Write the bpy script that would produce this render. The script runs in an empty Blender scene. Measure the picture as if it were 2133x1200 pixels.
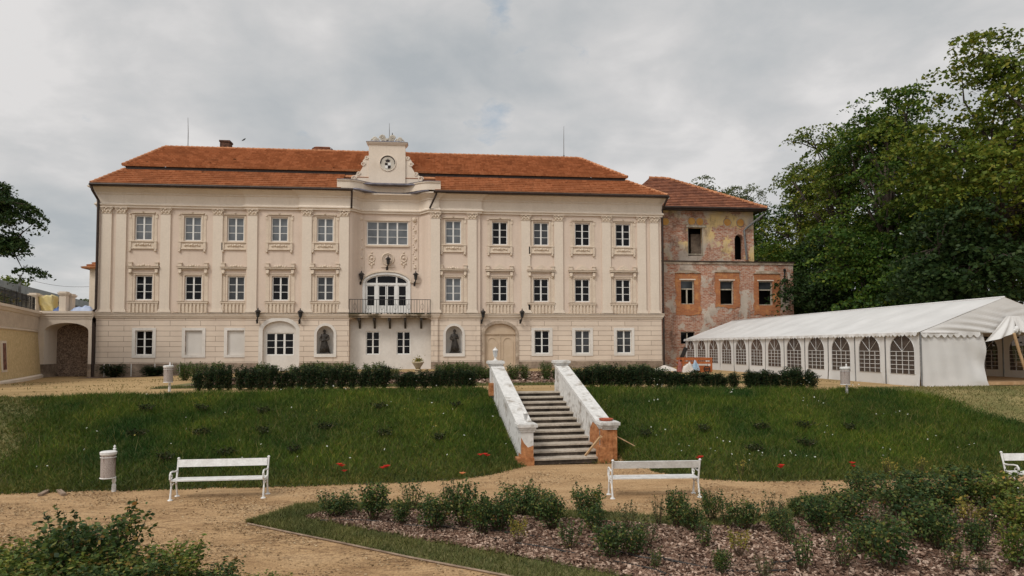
import bpy, math, random
import numpy as np
from mathutils import Vector, Matrix

random.seed(7)
rng = np.random.default_rng(7)
SC = bpy.context.scene
COL = SC.collection
PI = math.pi

# ------------------------------------------------------------------ camera
# World axes follow the garden: +x runs along the house front, +y goes towards it, the lower path is z = 0.
FPX, WPX = 1422.0, 2133.0
YAW, PITCH, ROLL, SHIFT, EYE = math.radians(6.3), math.radians(2.5), -0.003, 0.0281, 3.13
CAMROT = Matrix.Rotation(-YAW, 3, 'Z') @ Matrix.Rotation(PI / 2 + PITCH, 3, 'X') @ Matrix.Rotation(ROLL, 3, 'Z')
cam = bpy.data.objects.new('camera', bpy.data.cameras.new('camera'))
COL.objects.link(cam)
cam.matrix_world = Matrix.Translation((0, 0, EYE)) @ CAMROT.to_4x4()
cam.data.sensor_width = 36
cam.data.lens = FPX / WPX * 36
cam.data.shift_y = SHIFT
cam.data.clip_end = 3000
cam.data.clip_start = 0.1
SC.camera = cam

def ray(px, py):
    return CAMROT @ Vector(((px - 1066.5) / FPX, -(py - 600 - SHIFT * WPX) / FPX, -1))
def onY(px, py, Y):
    d = ray(px, py); return Vector((0, 0, EYE)) + d * (Y / d.y)
def onZ(px, py, Z=0.0):
    d = ray(px, py); return Vector((0, 0, EYE)) + d * ((Z - EYE) / d.z)

# ------------------------------------------------------------------ ground height
S = 1.62
FOOT = np.array([(-60, 16), (-2.2, 16), (0.3, 16.2), (1.29, 16.75), (2.1, 17.7), (2.5, 18.2), (4.9, 18.1), (5.4, 16.6), (6.15, 15.6), (7.5, 15.2), (9.7, 15.05), (60, 15.4)])
TOP = np.array([(-60, 22.4), (-12, 22.6), (-8, 23.2), (-4, 24.2), (1.7, 24.0), (5.4, 24.0), (9, 23.2), (13, 22.0), (16, 21.4), (60, 21.4)])
def yfoot(x): return np.interp(x, FOOT[:, 0], FOOT[:, 1])
def ytop(x): return np.interp(x, TOP[:, 0], TOP[:, 1])
STX, STY, STROT = 3.5, 18.25, math.radians(4.7)
STL, STW = 4.75, 0.97
def smooth(t):
    t = np.clip(t, 0, 1); return t * t * (3 - 2 * t)
def H(x, y, corridor=True):
    x = np.asarray(x, float); y = np.asarray(y, float)
    yf, yt = yfoot(x), ytop(x)
    t = np.clip((y - yf) / (yt - yf), 0, 1)
    h = S * (0.55 * t + 0.45 * smooth(t))
    h = h + 0.05 * np.sin(x * 0.9 + y * 0.4) * np.sin(y * 0.7 - x * 0.3) * smooth(t * 4) * smooth((1 - t) * 4)
    dip = smooth((-7 - x) / 15) * smooth((y - 23) / 20) * 0.36
    h = h - dip
    h = h + np.where(y > 60, 0, 0)
    if corridor:
        c = STX - math.tan(STROT) * (y - STY)
        inside = (np.abs(x - c) < STW + 0.24) & (y > STY - 0.2) & (y < STY + STL)
        st = S * np.clip((y - STY) / STL, 0, 1) - 0.35
        h = np.where(inside, st, h)
    return h
def hz(x, y): return float(H(x, y, False))

# ------------------------------------------------------------------ materials
MATS = {}
def nt(name):
    m = bpy.data.materials.new(name); m.use_nodes = True
    t = m.node_tree; b = t.nodes['Principled BSDF']
    MATS[name] = m
    return m, t, b
def node(t, typ, **kw):
    n = t.nodes.new(typ)
    for k, v in kw.items():
        if k in n.inputs.keys() if isinstance(k, str) else False: n.inputs[k].default_value = v
        else: setattr(n, k, v)
    return n
def noise(t, scale, detail=4, rough=0.55, coord='Object', stretch=None):
    tc = node(t, 'ShaderNodeTexCoord')
    n = node(t, 'ShaderNodeTexNoise')
    n.inputs['Scale'].default_value = scale; n.inputs['Detail'].default_value = detail; n.inputs['Roughness'].default_value = rough
    if stretch:
        mp = node(t, 'ShaderNodeMapping'); mp.inputs['Scale'].default_value = stretch
        t.links.new(tc.outputs[coord], mp.inputs['Vector']); t.links.new(mp.outputs['Vector'], n.inputs['Vector'])
    else: t.links.new(tc.outputs[coord], n.inputs['Vector'])
    return n.outputs['Fac']
def ramp(t, fac, stops):
    r = node(t, 'ShaderNodeValToRGB')
    e = r.color_ramp.elements
    while len(e) < len(stops): e.new(0.5)
    for i, (p, c) in enumerate(stops):
        e[i].position = p; e[i].color = (*c, 1) if len(c) == 3 else c
    t.links.new(fac, r.inputs['Fac'])
    return r.outputs['Color']
def mix(t, fac, a, b, blend='MIX'):
    m = node(t, 'ShaderNodeMix'); m.data_type = 'RGBA'; m.blend_type = blend
    for sock, val in ((m.inputs[0], fac), (m.inputs[6], a), (m.inputs[7], b)):
        if isinstance(val, (int, float)): sock.default_value = val
        elif isinstance(val, tuple): sock.default_value = (*val, 1) if len(val) == 3 else val
        else: t.links.new(val, sock)
    return m.outputs[2]
def bump(t, b, h, strength=0.3, dist=0.02):
    n = node(t, 'ShaderNodeBump'); n.inputs['Strength'].default_value = strength; n.inputs['Distance'].default_value = dist
    t.links.new(h, n.inputs['Height']); t.links.new(n.outputs['Normal'], b.inputs['Normal'])
def pm(name, c1, c2, scale=3.0, rough=0.85, bmp=0.0, lo=0.35, hi=0.65, detail=5, spec=0.3, fine=None, stretch=None, metal=0, streak=None):
    m, t, b = nt(name)
    f = noise(t, scale, detail, 0.6, stretch=stretch)
    col = ramp(t, f, [(lo, c1), (hi, c2)])
    if fine:
        g = noise(t, fine[0], 3, 0.6)
        col = mix(t, 1.0, col, ramp(t, g, [(0.3, (1 - fine[1],) * 3), (0.7, (1 + fine[1],) * 3)]), 'MULTIPLY')
    if streak:
        col = mix(t, ramp(t, noise(t, 1.0, 7, 0.68, stretch=(2.4, 2.4, 0.16)), [(0.52, (0, 0, 0)), (0.74, (streak[0],) * 3)]), col, streak[1])
        col = mix(t, ramp(t, noise(t, 0.8, 6, 0.7), [(0.56, (0, 0, 0)), (0.66, (streak[0] * 0.5,) * 3)]), col, streak[1])
    t.links.new(col, b.inputs['Base Color'])
    b.inputs['Roughness'].default_value = rough
    b.inputs['Specular IOR Level'].default_value = spec
    b.inputs['Metallic'].default_value = metal
    if bmp: bump(t, b, noise(t, scale * 6, 4), bmp)
    return m
def sep(t, coord='Object'):
    tc = node(t, 'ShaderNodeTexCoord'); s = node(t, 'ShaderNodeSeparateXYZ')
    t.links.new(tc.outputs[coord], s.inputs[0]); return s
def comb(t, x, y, z=None):
    c = node(t, 'ShaderNodeCombineXYZ')
    t.links.new(x, c.inputs[0]); t.links.new(y, c.inputs[1])
    return c.outputs[0]

STUCCO = pm('beige_stucco', (0.605, 0.492, 0.405), (0.65, 0.535, 0.442), 0.35, 0.9, 0.05, fine=(9, 0.04), streak=(0.32, (0.43, 0.33, 0.25)))
CREAM = pm('cream_stucco', (0.645, 0.555, 0.46), (0.69, 0.60, 0.50), 0.6, 0.9, 0.03, fine=(8, 0.04), streak=(0.28, (0.46, 0.37, 0.28)))
ORN = pm('ornament_stucco', (0.58, 0.475, 0.375), (0.66, 0.56, 0.445), 1.6, 0.9, 0.03, fine=(14, 0.07))
WEATHER = pm('weathered_ledge', (0.22, 0.16, 0.11), (0.52, 0.42, 0.32), 1.3, 0.9, 0.1, fine=(9, 0.2))
WHITEWASH = pm('white_render', (0.60, 0.56, 0.51), (0.68, 0.645, 0.60), 0.5, 0.9, 0.05, fine=(6, 0.05), streak=(0.22, (0.40, 0.34, 0.29)))
PAINT = pm('white_paint', (0.66, 0.65, 0.62), (0.74, 0.73, 0.70), 2.0, 0.5, 0, spec=0.4)
PLINTH = pm('plinth_stone', (0.15, 0.11, 0.08), (0.33, 0.255, 0.19), 0.9, 0.9, 0.2, fine=(7, 0.2))
DARKMET = pm('dark_iron', (0.010, 0.008, 0.007), (0.022, 0.017, 0.014), 4, 0.5, 0, spec=0.4)
GUTTER = pm('brown_gutter', (0.022, 0.014, 0.011), (0.05, 0.03, 0.022), 4, 0.5)
LEAD = pm('lead_flashing', (0.10, 0.10, 0.13), (0.24, 0.23, 0.27), 3, 0.5, stretch=(1, 1, 4))
BRONZE = pm('dark_bronze', (0.018, 0.014, 0.011), (0.055, 0.045, 0.035), 6, 0.55, 0.3, spec=0.4)
BLIND = pm('blocked_window', (0.56, 0.53, 0.49), (0.61, 0.58, 0.54), 1.2, 0.9)
DOORPAINT = pm('beige_door_paint', (0.48, 0.37, 0.26), (0.56, 0.44, 0.325), 1.2, 0.7, 0.05)
STONE = pm('pale_stone', (0.40, 0.36, 0.30), (0.56, 0.52, 0.45), 2, 0.9, 0.1)
RODMET = pm('grey_rod', (0.12, 0.12, 0.12), (0.2, 0.2, 0.2), 3, 0.5)

def glass(name, col, rough, spec):
    m, t, b = nt(name)
    f = noise(t, 1.1, 2)
    t.links.new(ramp(t, f, [(0.35, tuple(c * 0.7 for c in col)), (0.7, tuple(c * 1.3 for c in col))]), b.inputs['Base Color'])
    b.inputs['Roughness'].default_value = rough; b.inputs['Specular IOR Level'].default_value = spec
    bump(t, b, noise(t, 1.7, 2), 0.08, 0.02)
    return m
GDARK = glass('dark_window_glass', (0.005, 0.005, 0.006), 0.05, 0.16)
GGREY = glass('glass_with_painted_sky_reflection', (0.115, 0.125, 0.135), 0.12, 0.5)  # grey sky reflection is put into the pane colour, no blind behind
GMID = glass('dim_reflection_and_curtain_glass', (0.040, 0.043, 0.047), 0.08, 0.35)  # faint sky reflection, and at places a dim curtain, put into the pane colour

# rusticated ground floor: courses with shallow joints
def rustic():
    m, t, b = nt('rusticated_stucco')
    s = sep(t)
    br = node(t, 'ShaderNodeTexBrick')
    t.links.new(comb(t, s.outputs[0], s.outputs[2]), br.inputs['Vector'])
    br.inputs['Scale'].default_value = 1.0; br.inputs['Brick Width'].default_value = 1.9; br.inputs['Row Height'].default_value = 0.34
    br.inputs['Mortar Size'].default_value = 0.013; br.inputs['Mortar Smooth'].default_value = 0.3; br.offset = 0.5
    br.inputs['Color1'].default_value = (0.635, 0.535, 0.44, 1); br.inputs['Color2'].default_value = (0.665, 0.565, 0.465, 1)
    br.inputs['Mortar'].default_value = (0.27, 0.20, 0.15, 1)
    f = noise(t, 0.7, 5)
    st = noise(t, 0.5, 5, stretch=(1, 1, 0.25))
    c = mix(t, 1.0, br.outputs['Color'], ramp(t, f, [(0.3, (0.9, 0.88, 0.87)), (0.7, (1.04, 1.03, 1.02))]), 'MULTIPLY')
    c = mix(t, ramp(t, noise(t, 1.0, 6, 0.65, stretch=(2.2, 2.2, 0.22)), [(0.60, (0, 0, 0)), (0.78, (0.35,) * 3)]), c, (0.36, 0.27, 0.20))
    t.links.new(c, b.inputs['Base Color']); b.inputs['Roughness'].default_value = 0.9
    inv = node(t, 'ShaderNodeMath', operation='SUBTRACT'); inv.inputs[0].default_value = 1
    t.links.new(br.outputs['Fac'], inv.inputs[1])
    bump(t, b, inv.outputs[0], 0.6, 0.03)
    return m
RUSTIC = rustic()

# clay tiles
def tiles(name, ca, cb, cc, dirt):
    m, t, b = nt(name)
    s = sep(t)
    geo = node(t, 'ShaderNodeNewGeometry')
    v = node(t, 'ShaderNodeTexVoronoi'); v.inputs['Scale'].default_value = 3.2
    tc = node(t, 'ShaderNodeTexCoord'); t.links.new(tc.outputs['Object'], v.inputs['Vector'])
    sp = node(t, 'ShaderNodeSeparateColor'); t.links.new(v.outputs['Color'], sp.inputs[0])
    c = ramp(t, sp.outputs[0], [(0.0, ca), (0.55, cb), (1.0, cc)])
    f = noise(t, 0.55, 6, 0.65)
    c = mix(t, ramp(t, f, [(0.52, (0, 0, 0)), (0.85, (dirt * 0.7,) * 3)]), c, (0.12, 0.05, 0.025))
    g = noise(t, 2.6, 4, 0.75, stretch=(0.7, 1.4, 1.4))
    c = mix(t, ramp(t, g, [(0.66, (0, 0, 0)), (0.69, (min(1, dirt * 1.4),) * 3)]), c, (0.06, 0.028, 0.015))
    w = node(t, 'ShaderNodeMath', operation='FRACT'); mul = node(t, 'ShaderNodeMath', operation='MULTIPLY'); mul.inputs[1].default_value = 4.2
    t.links.new(s.outputs[0], mul.inputs[0]); t.links.new(mul.outputs[0], w.inputs[0])
    c = mix(t, ramp(t, w.outputs[0], [(0.0, (0.5,) * 3), (0.10, (0.0,) * 3)]), c, (0.13, 0.045, 0.02))
    t.links.new(c, b.inputs['Base Color']); b.inputs['Roughness'].default_value = 0.8
    b.inputs['Specular IOR Level'].default_value = 0.25
    bump(t, b, w.outputs[0], 0.25, 0.03)
    return m
TILE = tiles('orange_clay_tiles', (0.36, 0.150, 0.068), (0.44, 0.195, 0.092), (0.52, 0.245, 0.125), 0.75)
TILEOLD = tiles('old_brown_tiles', (0.17, 0.068, 0.040), (0.24, 0.098, 0.056), (0.32, 0.135, 0.075), 0.9)

# ruined brick house: brick under patches of plaster
def ruin(name, yellow, cover, offs=(0, 0, 0)):
    m, t, b = nt(name)
    s = sep(t)
    br = node(t, 'ShaderNodeTexBrick')
    t.links.new(comb(t, s.outputs[0], s.outputs[2]), br.inputs['Vector'])
    br.inputs['Scale'].default_value = 1.0; br.inputs['Brick Width'].default_value = 0.30; br.inputs['Row Height'].default_value = 0.105
    br.inputs['Mortar Size'].default_value = 0.012
    br.inputs['Color1'].default_value = (0.27, 0.075, 0.036, 1); br.inputs['Color2'].default_value = (0.42, 0.165, 0.09, 1); br.inputs['Mortar'].default_value = (0.44, 0.35, 0.27, 1)
    pale = mix(t, ramp(t, noise(t, 3.4, 6, 0.75, stretch=(1, 1, 2.6)), [(0.46, (0, 0, 0)), (0.60, (0.85,) * 3)]), br.outputs['Color'], (0.52, 0.40, 0.32))
    f = noise(t, 0.50, 8, 0.68)
    plaster = ramp(t, noise(t, 0.9, 5), [(0.35, (0.40, 0.33, 0.27)), (0.65, (0.55, 0.47, 0.39))])
    if yellow:
        plaster = mix(t, ramp(t, noise(t, 0.33, 5), [(0.42, (0, 0, 0)), (0.54, (1, 1, 1))]), plaster, (0.62, 0.45, 0.21))
    c = mix(t, ramp(t, f, [(cover - 0.012, (0, 0, 0)), (cover + 0.012, (1, 1, 1))]), pale, plaster)
    g = noise(t, 1.3, 7, 0.7, stretch=(1, 1, 0.5))
    c = mix(t, ramp(t, g, [(0.53, (0, 0, 0)), (0.70, (0.85,) * 3)]), c, (0.12, 0.075, 0.055))
    t.links.new(c, b.inputs['Base Color']); b.inputs['Roughness'].default_value = 0.95; b.inputs['Specular IOR Level'].default_value = 0.15
    bump(t, b, f, 0.8, 0.12)
    return m
RUINUP = ruin('crumbling_yellow_plaster_wall', True, 0.48)
RUINLOW = ruin('crumbling_brick_wall', False, 0.535)
def brickmat(name, a_, b_, mo, stain):
    m, t, b = nt(name); s = sep(t); br = node(t, 'ShaderNodeTexBrick'); t.links.new(comb(t, s.outputs[0], s.outputs[2]), br.inputs['Vector'])
    br.inputs['Scale'].default_value = 1.0; br.inputs['Brick Width'].default_value = 0.26; br.inputs['Row Height'].default_value = 0.10; br.inputs['Mortar Size'].default_value = 0.014
    br.inputs['Color1'].default_value = (*a_, 1); br.inputs['Color2'].default_value = (*b_, 1); br.inputs['Mortar'].default_value = (*mo, 1)
    c = mix(t, ramp(t, noise(t, 1.6, 6, 0.7), [(0.50, (0, 0, 0)), (0.62, (0.85,) * 3)]), br.outputs['Color'], stain)
    t.links.new(c, b.inputs['Base Color']); b.inputs['Roughness'].default_value = 0.95; bump(t, b, br.outputs['Fac'], 0.4, 0.03); return m
ORANGEBRICK = brickmat('orange_brick_surround', (0.33, 0.095, 0.035), (0.44, 0.155, 0.055), (0.30, 0.17, 0.09), (0.52, 0.24, 0.085))
OCHRE = pm('ochre_roundel', (0.46, 0.20, 0.05), (0.52, 0.30, 0.09), 2.5, 0.95)
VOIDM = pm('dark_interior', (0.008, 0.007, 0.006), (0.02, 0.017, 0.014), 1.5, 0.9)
OLDWOOD = pm('old_grey_wood', (0.26, 0.22, 0.16), (0.46, 0.41, 0.33), 5, 0.9, 0.2, stretch=(1, 1, 0.2))
YELLOWWALL = pm('yellow_roughcast', (0.50, 0.37, 0.19), (0.62, 0.48, 0.27), 5.0, 0.95, 0.5, fine=(14, 0.2))
PEBBLE = pm('brown_roughcast', (0.09, 0.065, 0.05), (0.42, 0.31, 0.235), 15.0, 0.95, 0.8, lo=0.38, hi=0.68)
FABRIC = None
def fabric():
    m, t, b = nt('white_tent_fabric')
    f = noise(t, 0.8, 4)
    c = ramp(t, f, [(0.3, (0.60, 0.59, 0.575)), (0.7, (0.70, 0.69, 0.675))])
    t.links.new(c, b.inputs['Base Color']); b.inputs['Roughness'].default_value = 0.55
    tr = node(t, 'ShaderNodeBsdfTranslucent'); tr.inputs['Color'].default_value = (0.55, 0.42, 0.28, 1)
    ms = node(t, 'ShaderNodeMixShader'); ms.inputs[0].default_value = 0.10
    t.links.new(b.outputs[0], ms.inputs[1]); t.links.new(tr.outputs[0], ms.inputs[2])
    t.links.new(ms.outputs[0], t.nodes['Material Output'].inputs['Surface'])
    bump(t, b, noise(t, 2.2, 3, stretch=(0.4, 1, 1)), 0.35, 0.05)
    return m
FABRIC = fabric()
def film():
    m, t, b = nt('clear_tent_window_film')
    b.inputs['Base Color'].default_value = (0.075, 0.058, 0.050, 1); b.inputs['Roughness'].default_value = 0.2; b.inputs['Specular IOR Level'].default_value = 0.35
    bump(t, b, noise(t, 3, 2), 0.3, 0.03)
    tr = node(t, 'ShaderNodeBsdfTransparent'); tr.inputs['Color'].default_value = (0.62, 0.52, 0.45, 1)
    ms = node(t, 'ShaderNodeMixShader'); ms.inputs[0].default_value = 0.22
    t.links.new(b.outputs[0], ms.inputs[1]); t.links.new(tr.outputs[0], ms.inputs[2])
    t.links.new(ms.outputs[0], t.nodes['Material Output'].inputs['Surface'])
    return m
FILM = film()
NEWWOOD = pm('raw_wood', (0.36, 0.22, 0.11), (0.48, 0.32, 0.18), 6, 0.8, 0.1, stretch=(1, 1, 0.2))
ORANGEWOOD = pm('orange_stained_wood', (0.30, 0.075, 0.02), (0.42, 0.13, 0.04), 5, 0.7, 0.1)
TERRACOTTA = pm('terracotta', (0.30, 0.07, 0.035), (0.38, 0.11, 0.06), 5, 0.8)
STAIRWHITE = pm('flaking_white_plaster', (0.30, 0.265, 0.225), (0.59, 0.575, 0.55), 2.6, 0.9, 0.2, lo=0.32, hi=0.47, fine=(9, 0.14))
STAIRBRICK = pm('bare_orange_brick', (0.27, 0.10, 0.035), (0.44, 0.20, 0.085), 4, 0.95, 0.4, fine=(13, 0.25), stretch=(1, 1, 2))
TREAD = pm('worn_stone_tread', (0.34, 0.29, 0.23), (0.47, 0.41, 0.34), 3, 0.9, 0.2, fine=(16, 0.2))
RISER = pm('dark_stone_riser', (0.030, 0.024, 0.019), (0.11, 0.085, 0.065), 3, 0.95, 0.3, fine=(13, 0.3))  # risers in much darker stone than the treads
IRONWHITE = pm('white_cast_iron', (0.58, 0.565, 0.54), (0.70, 0.69, 0.67), 5, 0.5, 0, spec=0.35, fine=(22, 0.10), streak=(0.25, (0.36, 0.31, 0.26)))
RUSTWHITE = pm('rusty_white_mesh', (0.10, 0.05, 0.035), (0.33, 0.28, 0.25), 3.2, 0.7, 0.3, lo=0.36, hi=0.48, fine=(60, 0.45), stretch=(2.5, 2.5, 0.4))
HOSE = pm('black_hose', (0.012, 0.011, 0.010), (0.022, 0.02, 0.018), 3, 0.5)
PLANK = pm('grey_plank', (0.17, 0.12, 0.085), (0.3, 0.22, 0.16), 5, 0.9, 0.2)
BARK = pm('grey_bark', (0.028, 0.020, 0.015), (0.075, 0.058, 0.044), 3, 0.95, 0.6, stretch=(1, 1, 0.3))
STEM = pm('brown_stem', (0.045, 0.028, 0.016), (0.09, 0.06, 0.03), 6, 0.9)
YELLOWTARP = pm('yellow_tarpaulin', (0.62, 0.48, 0.14), (0.70, 0.62, 0.38), 0.9, 0.5)
BLUETARP = pm('blue_tarpaulin', (0.30, 0.38, 0.56), (0.48, 0.54, 0.68), 1.5, 0.5)
SHEETWHITE = pm('white_sheet', (0.50, 0.45, 0.40), (0.64, 0.59, 0.54), 2, 0.7)
SHEDROOF = pm('grey_shed_roof', (0.17, 0.18, 0.19), (0.26, 0.27, 0.28), 1.0, 0.5)
SHEDWALL = pm('cream_shed_wall', (0.42, 0.38, 0.32), (0.5, 0.46, 0.4), 1.0, 0.9)
BLACKM = pm('black_board', (0.012, 0.011, 0.010), (0.03, 0.026, 0.022), 3, 0.7)
REDCLOTH = pm('dull_red_cloth', (0.22, 0.07, 0.06), (0.3, 0.12, 0.10), 4, 0.8)
BLUECLOTH = pm('light_blue_cloth', (0.22, 0.34, 0.46), (0.42, 0.5, 0.58), 4, 0.8)

def leafmat(name, stops, trans=0.25, rough=0.55, patch=None, spec=0.14):
    """leaf colour differs from leaf to leaf, and a little from patch to patch"""
    m, t, b = nt(name)
    geo = node(t, 'ShaderNodeNewGeometry')
    c = ramp(t, geo.outputs['Random Per Island'], stops)
    if patch:
        tc = node(t, 'ShaderNodeTexCoord')
        n = node(t, 'ShaderNodeTexNoise'); n.inputs['Scale'].default_value = patch[0]; n.inputs['Detail'].default_value = 3
        oi = node(t, 'ShaderNodeObjectInfo')
        va = node(t, 'ShaderNodeVectorMath', operation='ADD')
        t.links.new(tc.outputs['Object'], va.inputs[0]); t.links.new(oi.outputs['Location'], va.inputs[1])
        t.links.new(va.outputs[0], n.inputs['Vector'])
        c = mix(t, 1.0, c, ramp(t, n.outputs['Fac'], [(0.32, patch[1]), (0.68, patch[2])]), 'MULTIPLY')
    t.links.new(c, b.inputs['Base Color']); b.inputs['Roughness'].default_value = rough
    b.inputs['Specular IOR Level'].default_value = spec
    tr = node(t, 'ShaderNodeBsdfTranslucent'); t.links.new(c, tr.inputs['Color'])
    ms = node(t, 'ShaderNodeMixShader'); ms.inputs[0].default_value = trans
    t.links.new(b.outputs[0], ms.inputs[1]); t.links.new(tr.outputs[0], ms.inputs[2])
    t.links.new(ms.outputs[0], t.nodes['Material Output'].inputs['Surface'])
    return m
LTREE = leafmat('deep_green_leaves', [(0, (0.022, 0.055, 0.010)), (0.5, (0.049, 0.100, 0.015)), (0.85, (0.095, 0.150, 0.023)), (1, (0.15, 0.175, 0.032))], 0.25, 0.5, (0.22, (0.62, 0.72, 0.7), (1.35, 1.2, 1.0)))
LTREE2 = leafmat('fresh_green_leaves', [(0, (0.050, 0.088, 0.013)), (0.5, (0.110, 0.158, 0.021)), (0.85, (0.180, 0.212, 0.032)), (1, (0.25, 0.235, 0.042))], 0.28, 0.5, (0.22, (0.62, 0.7, 0.7), (1.35, 1.2, 1.0)))
LPALE = leafmat('pale_green_leaves', [(0, (0.06, 0.085, 0.030)), (0.5, (0.10, 0.125, 0.046)), (1, (0.15, 0.165, 0.07))], 0.3, 0.6, (0.3, (0.8, 0.8, 0.8), (1.15, 1.15, 1.15)))
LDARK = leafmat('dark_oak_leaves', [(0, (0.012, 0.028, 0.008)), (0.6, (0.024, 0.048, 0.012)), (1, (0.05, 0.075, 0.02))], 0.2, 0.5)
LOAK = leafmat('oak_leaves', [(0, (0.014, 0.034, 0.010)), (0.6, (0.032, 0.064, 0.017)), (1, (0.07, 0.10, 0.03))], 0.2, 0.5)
LHEDGE = leafmat('dark_hedge_leaves', [(0, (0.008, 0.019, 0.008)), (0.6, (0.017, 0.034, 0.012)), (0.93, (0.038, 0.06, 0.018)), (1, (0.09, 0.09, 0.03))], 0.15, 0.6)
LHEDGE2 = leafmat('mid_green_hedge_leaves', [(0, (0.026, 0.054, 0.013)), (0.6, (0.058, 0.10, 0.022)), (0.92, (0.105, 0.145, 0.034)), (1, (0.19, 0.15, 0.05))], 0.2, 0.5)
LROSE = leafmat('green_rose_leaves', [(0, (0.018, 0.042, 0.013)), (0.5, (0.044, 0.080, 0.022)), (0.80, (0.095, 0.138, 0.036)), (0.95, (0.20, 0.19, 0.05)), (1, (0.24, 0.11, 0.04))], 0.25, 0.5, (2.2, (0.65, 0.74, 0.8), (1.3, 1.18, 1.0)), 0.2)
LROSEGOLD = leafmat('yellow_rose_leaves', [(0, (0.10, 0.12, 0.03)), (0.5, (0.22, 0.20, 0.04)), (1, (0.36, 0.25, 0.05))], 0.3, 0.5)
LROSEDULL = leafmat('sparse_olive_rose_leaves', [(0, (0.045, 0.06, 0.028)), (0.6, (0.09, 0.105, 0.045)), (0.9, (0.16, 0.14, 0.06)), (1, (0.2, 0.12, 0.06))], 0.25, 0.5)
GRASSM = leafmat('tall_meadow_grass', [(0, (0.028, 0.068, 0.011)), (0.5, (0.048, 0.104, 0.016)), (0.9, (0.090, 0.136, 0.026)), (1, (0.19, 0.18, 0.065))], 0.2, 0.6, (0.55, (0.45, 0.60, 0.65), (1.95, 1.42, 1.05)), 0.1)
GRASSY = leafmat('yellowing_grass', [(0, (0.045, 0.072, 0.012)), (0.5, (0.075, 0.105, 0.018)), (1, (0.16, 0.15, 0.045))], 0.2, 0.6, (0.6, (0.7, 0.75, 0.7), (1.4, 1.2, 1.0)), 0.2)
GRASSL = leafmat('lawn_grass', [(0, (0.070, 0.086, 0.024)), (0.5, (0.115, 0.125, 0.036)), (0.9, (0.17, 0.16, 0.06)), (1, (0.24, 0.20, 0.09))], 0.2, 0.6, (1.1, (0.7, 0.78, 0.75), (1.3, 1.2, 1.1)), 0.2)
GRASSD = leafmat('dry_grass', [(0, (0.14, 0.125, 0.045)), (0.5, (0.22, 0.18, 0.08)), (1, (0.33, 0.26, 0.13))], 0.2, 0.7, (0.5, (0.6, 0.75, 0.6), (1.2, 1.1, 1.0)), 0.2)
REDPETAL = leafmat('red_petals', [(0, (0.42, 0.020, 0.012)), (1, (0.60, 0.045, 0.025))], 0.3)
PINKPETAL = leafmat('faded_orange_petals', [(0, (0.5, 0.14, 0.06)), (1, (0.6, 0.25, 0.10))], 0.3)
WHITEPETAL = leafmat('white_petals', [(0, (0.42, 0.44, 0.36)), (1, (0.68, 0.68, 0.62))], 0.3)
YELLOWPETAL = leafmat('yellow_blossom', [(0, (0.22, 0.19, 0.04)), (1, (0.38, 0.30, 0.07))], 0.3)
CHIP = leafmat('bark_chips', [(0, (0.070, 0.038, 0.026)), (0.35, (0.18, 0.110, 0.078)), (0.75, (0.33, 0.232, 0.175)), (1, (0.54, 0.42, 0.34))], 0.0, 0.9, (1.2, (0.72, 0.68, 0.66), (1.12, 1.08, 1.05)), 0.15)

CHIPD = leafmat('dark_litter_bits', [(0, (0.05, 0.028, 0.015)), (0.7, (0.11, 0.065, 0.032)), (1, (0.2, 0.13, 0.07))], 0.0, 0.9, None, 0.1)
CHIPL = leafmat('dry_litter_bits', [(0, (0.15, 0.09, 0.045)), (0.6, (0.27, 0.175, 0.09)), (1, (0.5, 0.38, 0.24))], 0.0, 0.9, None, 0.1)
def sandmat():
    m, t, b = nt('sandy_ground')
    s = sep(t)
    f = noise(t, 1.1, 8, 0.68, stretch=(0.6, 1.6, 1))
    c = ramp(t, f, [(0.30, (0.27, 0.165, 0.082)), (0.5, (0.40, 0.258, 0.135)), (0.72, (0.46, 0.315, 0.178))])
    g = noise(t, 26, 6, 0.8)
    c = mix(t, 1.0, c, ramp(t, g, [(0.34, (0.45, 0.41, 0.37)), (0.5, (1, 1, 1)), (0.66, (1.4, 1.36, 1.3))]), 'MULTIPLY')
    # trodden litter and little weeds in patches
    w = noise(t, 5.5, 8, 0.75, stretch=(0.6, 1.5, 1)); w2 = noise(t, 0.45, 3)
    lit = mix(t, 1.0, ramp(t, w, [(0.47, (0, 0, 0)), (0.60, (0.85,) * 3)]), ramp(t, w2, [(0.36, (0.25,) * 3), (0.55, (1, 1, 1))]), 'MULTIPLY')
    near = node(t, 'ShaderNodeMapRange'); near.inputs[1].default_value = 15.4; near.inputs[2].default_value = 12.6; near.inputs[3].default_value = 0.25
    t.links.new(s.outputs[1], near.inputs[0])
    lit = mix(t, 1.0, lit, near.outputs[0], 'MULTIPLY')
    c = mix(t, lit, c, (0.145, 0.082, 0.042))
    # upper terrace: dry trampled grass
    up = node(t, 'ShaderNodeMapRange'); up.inputs[1].default_value = 19.5; up.inputs[2].default_value = 24
    t.links.new(s.outputs[1], up.inputs[0])
    dry = ramp(t, noise(t, 0.5, 7, 0.7, stretch=(0.5, 1.3, 1)), [(0.30, (0.19, 0.135, 0.055)), (0.43, (0.35, 0.235, 0.110)), (0.7, (0.45, 0.305, 0.155))])
    dry = mix(t, 1.0, dry, ramp(t, g, [(0.3, (0.75,) * 3), (0.7, (1.15,) * 3)]), 'MULTIPLY')
    c = mix(t, up.outputs[0], c, dry)
    far = node(t, 'ShaderNodeMapRange'); far.inputs[1].default_value = 56; far.inputs[2].default_value = 62
    t.links.new(s.outputs[1], far.inputs[0])
    c = mix(t, far.outputs[0], c, (0.055, 0.075, 0.022))
    t.links.new(c, b.inputs['Base Color']); b.inputs['Roughness'].default_value = 0.95; b.inputs['Specular IOR Level'].default_value = 0.15
    bump(t, b, g, 0.5, 0.02)
    return m
SAND = sandmat()
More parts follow.
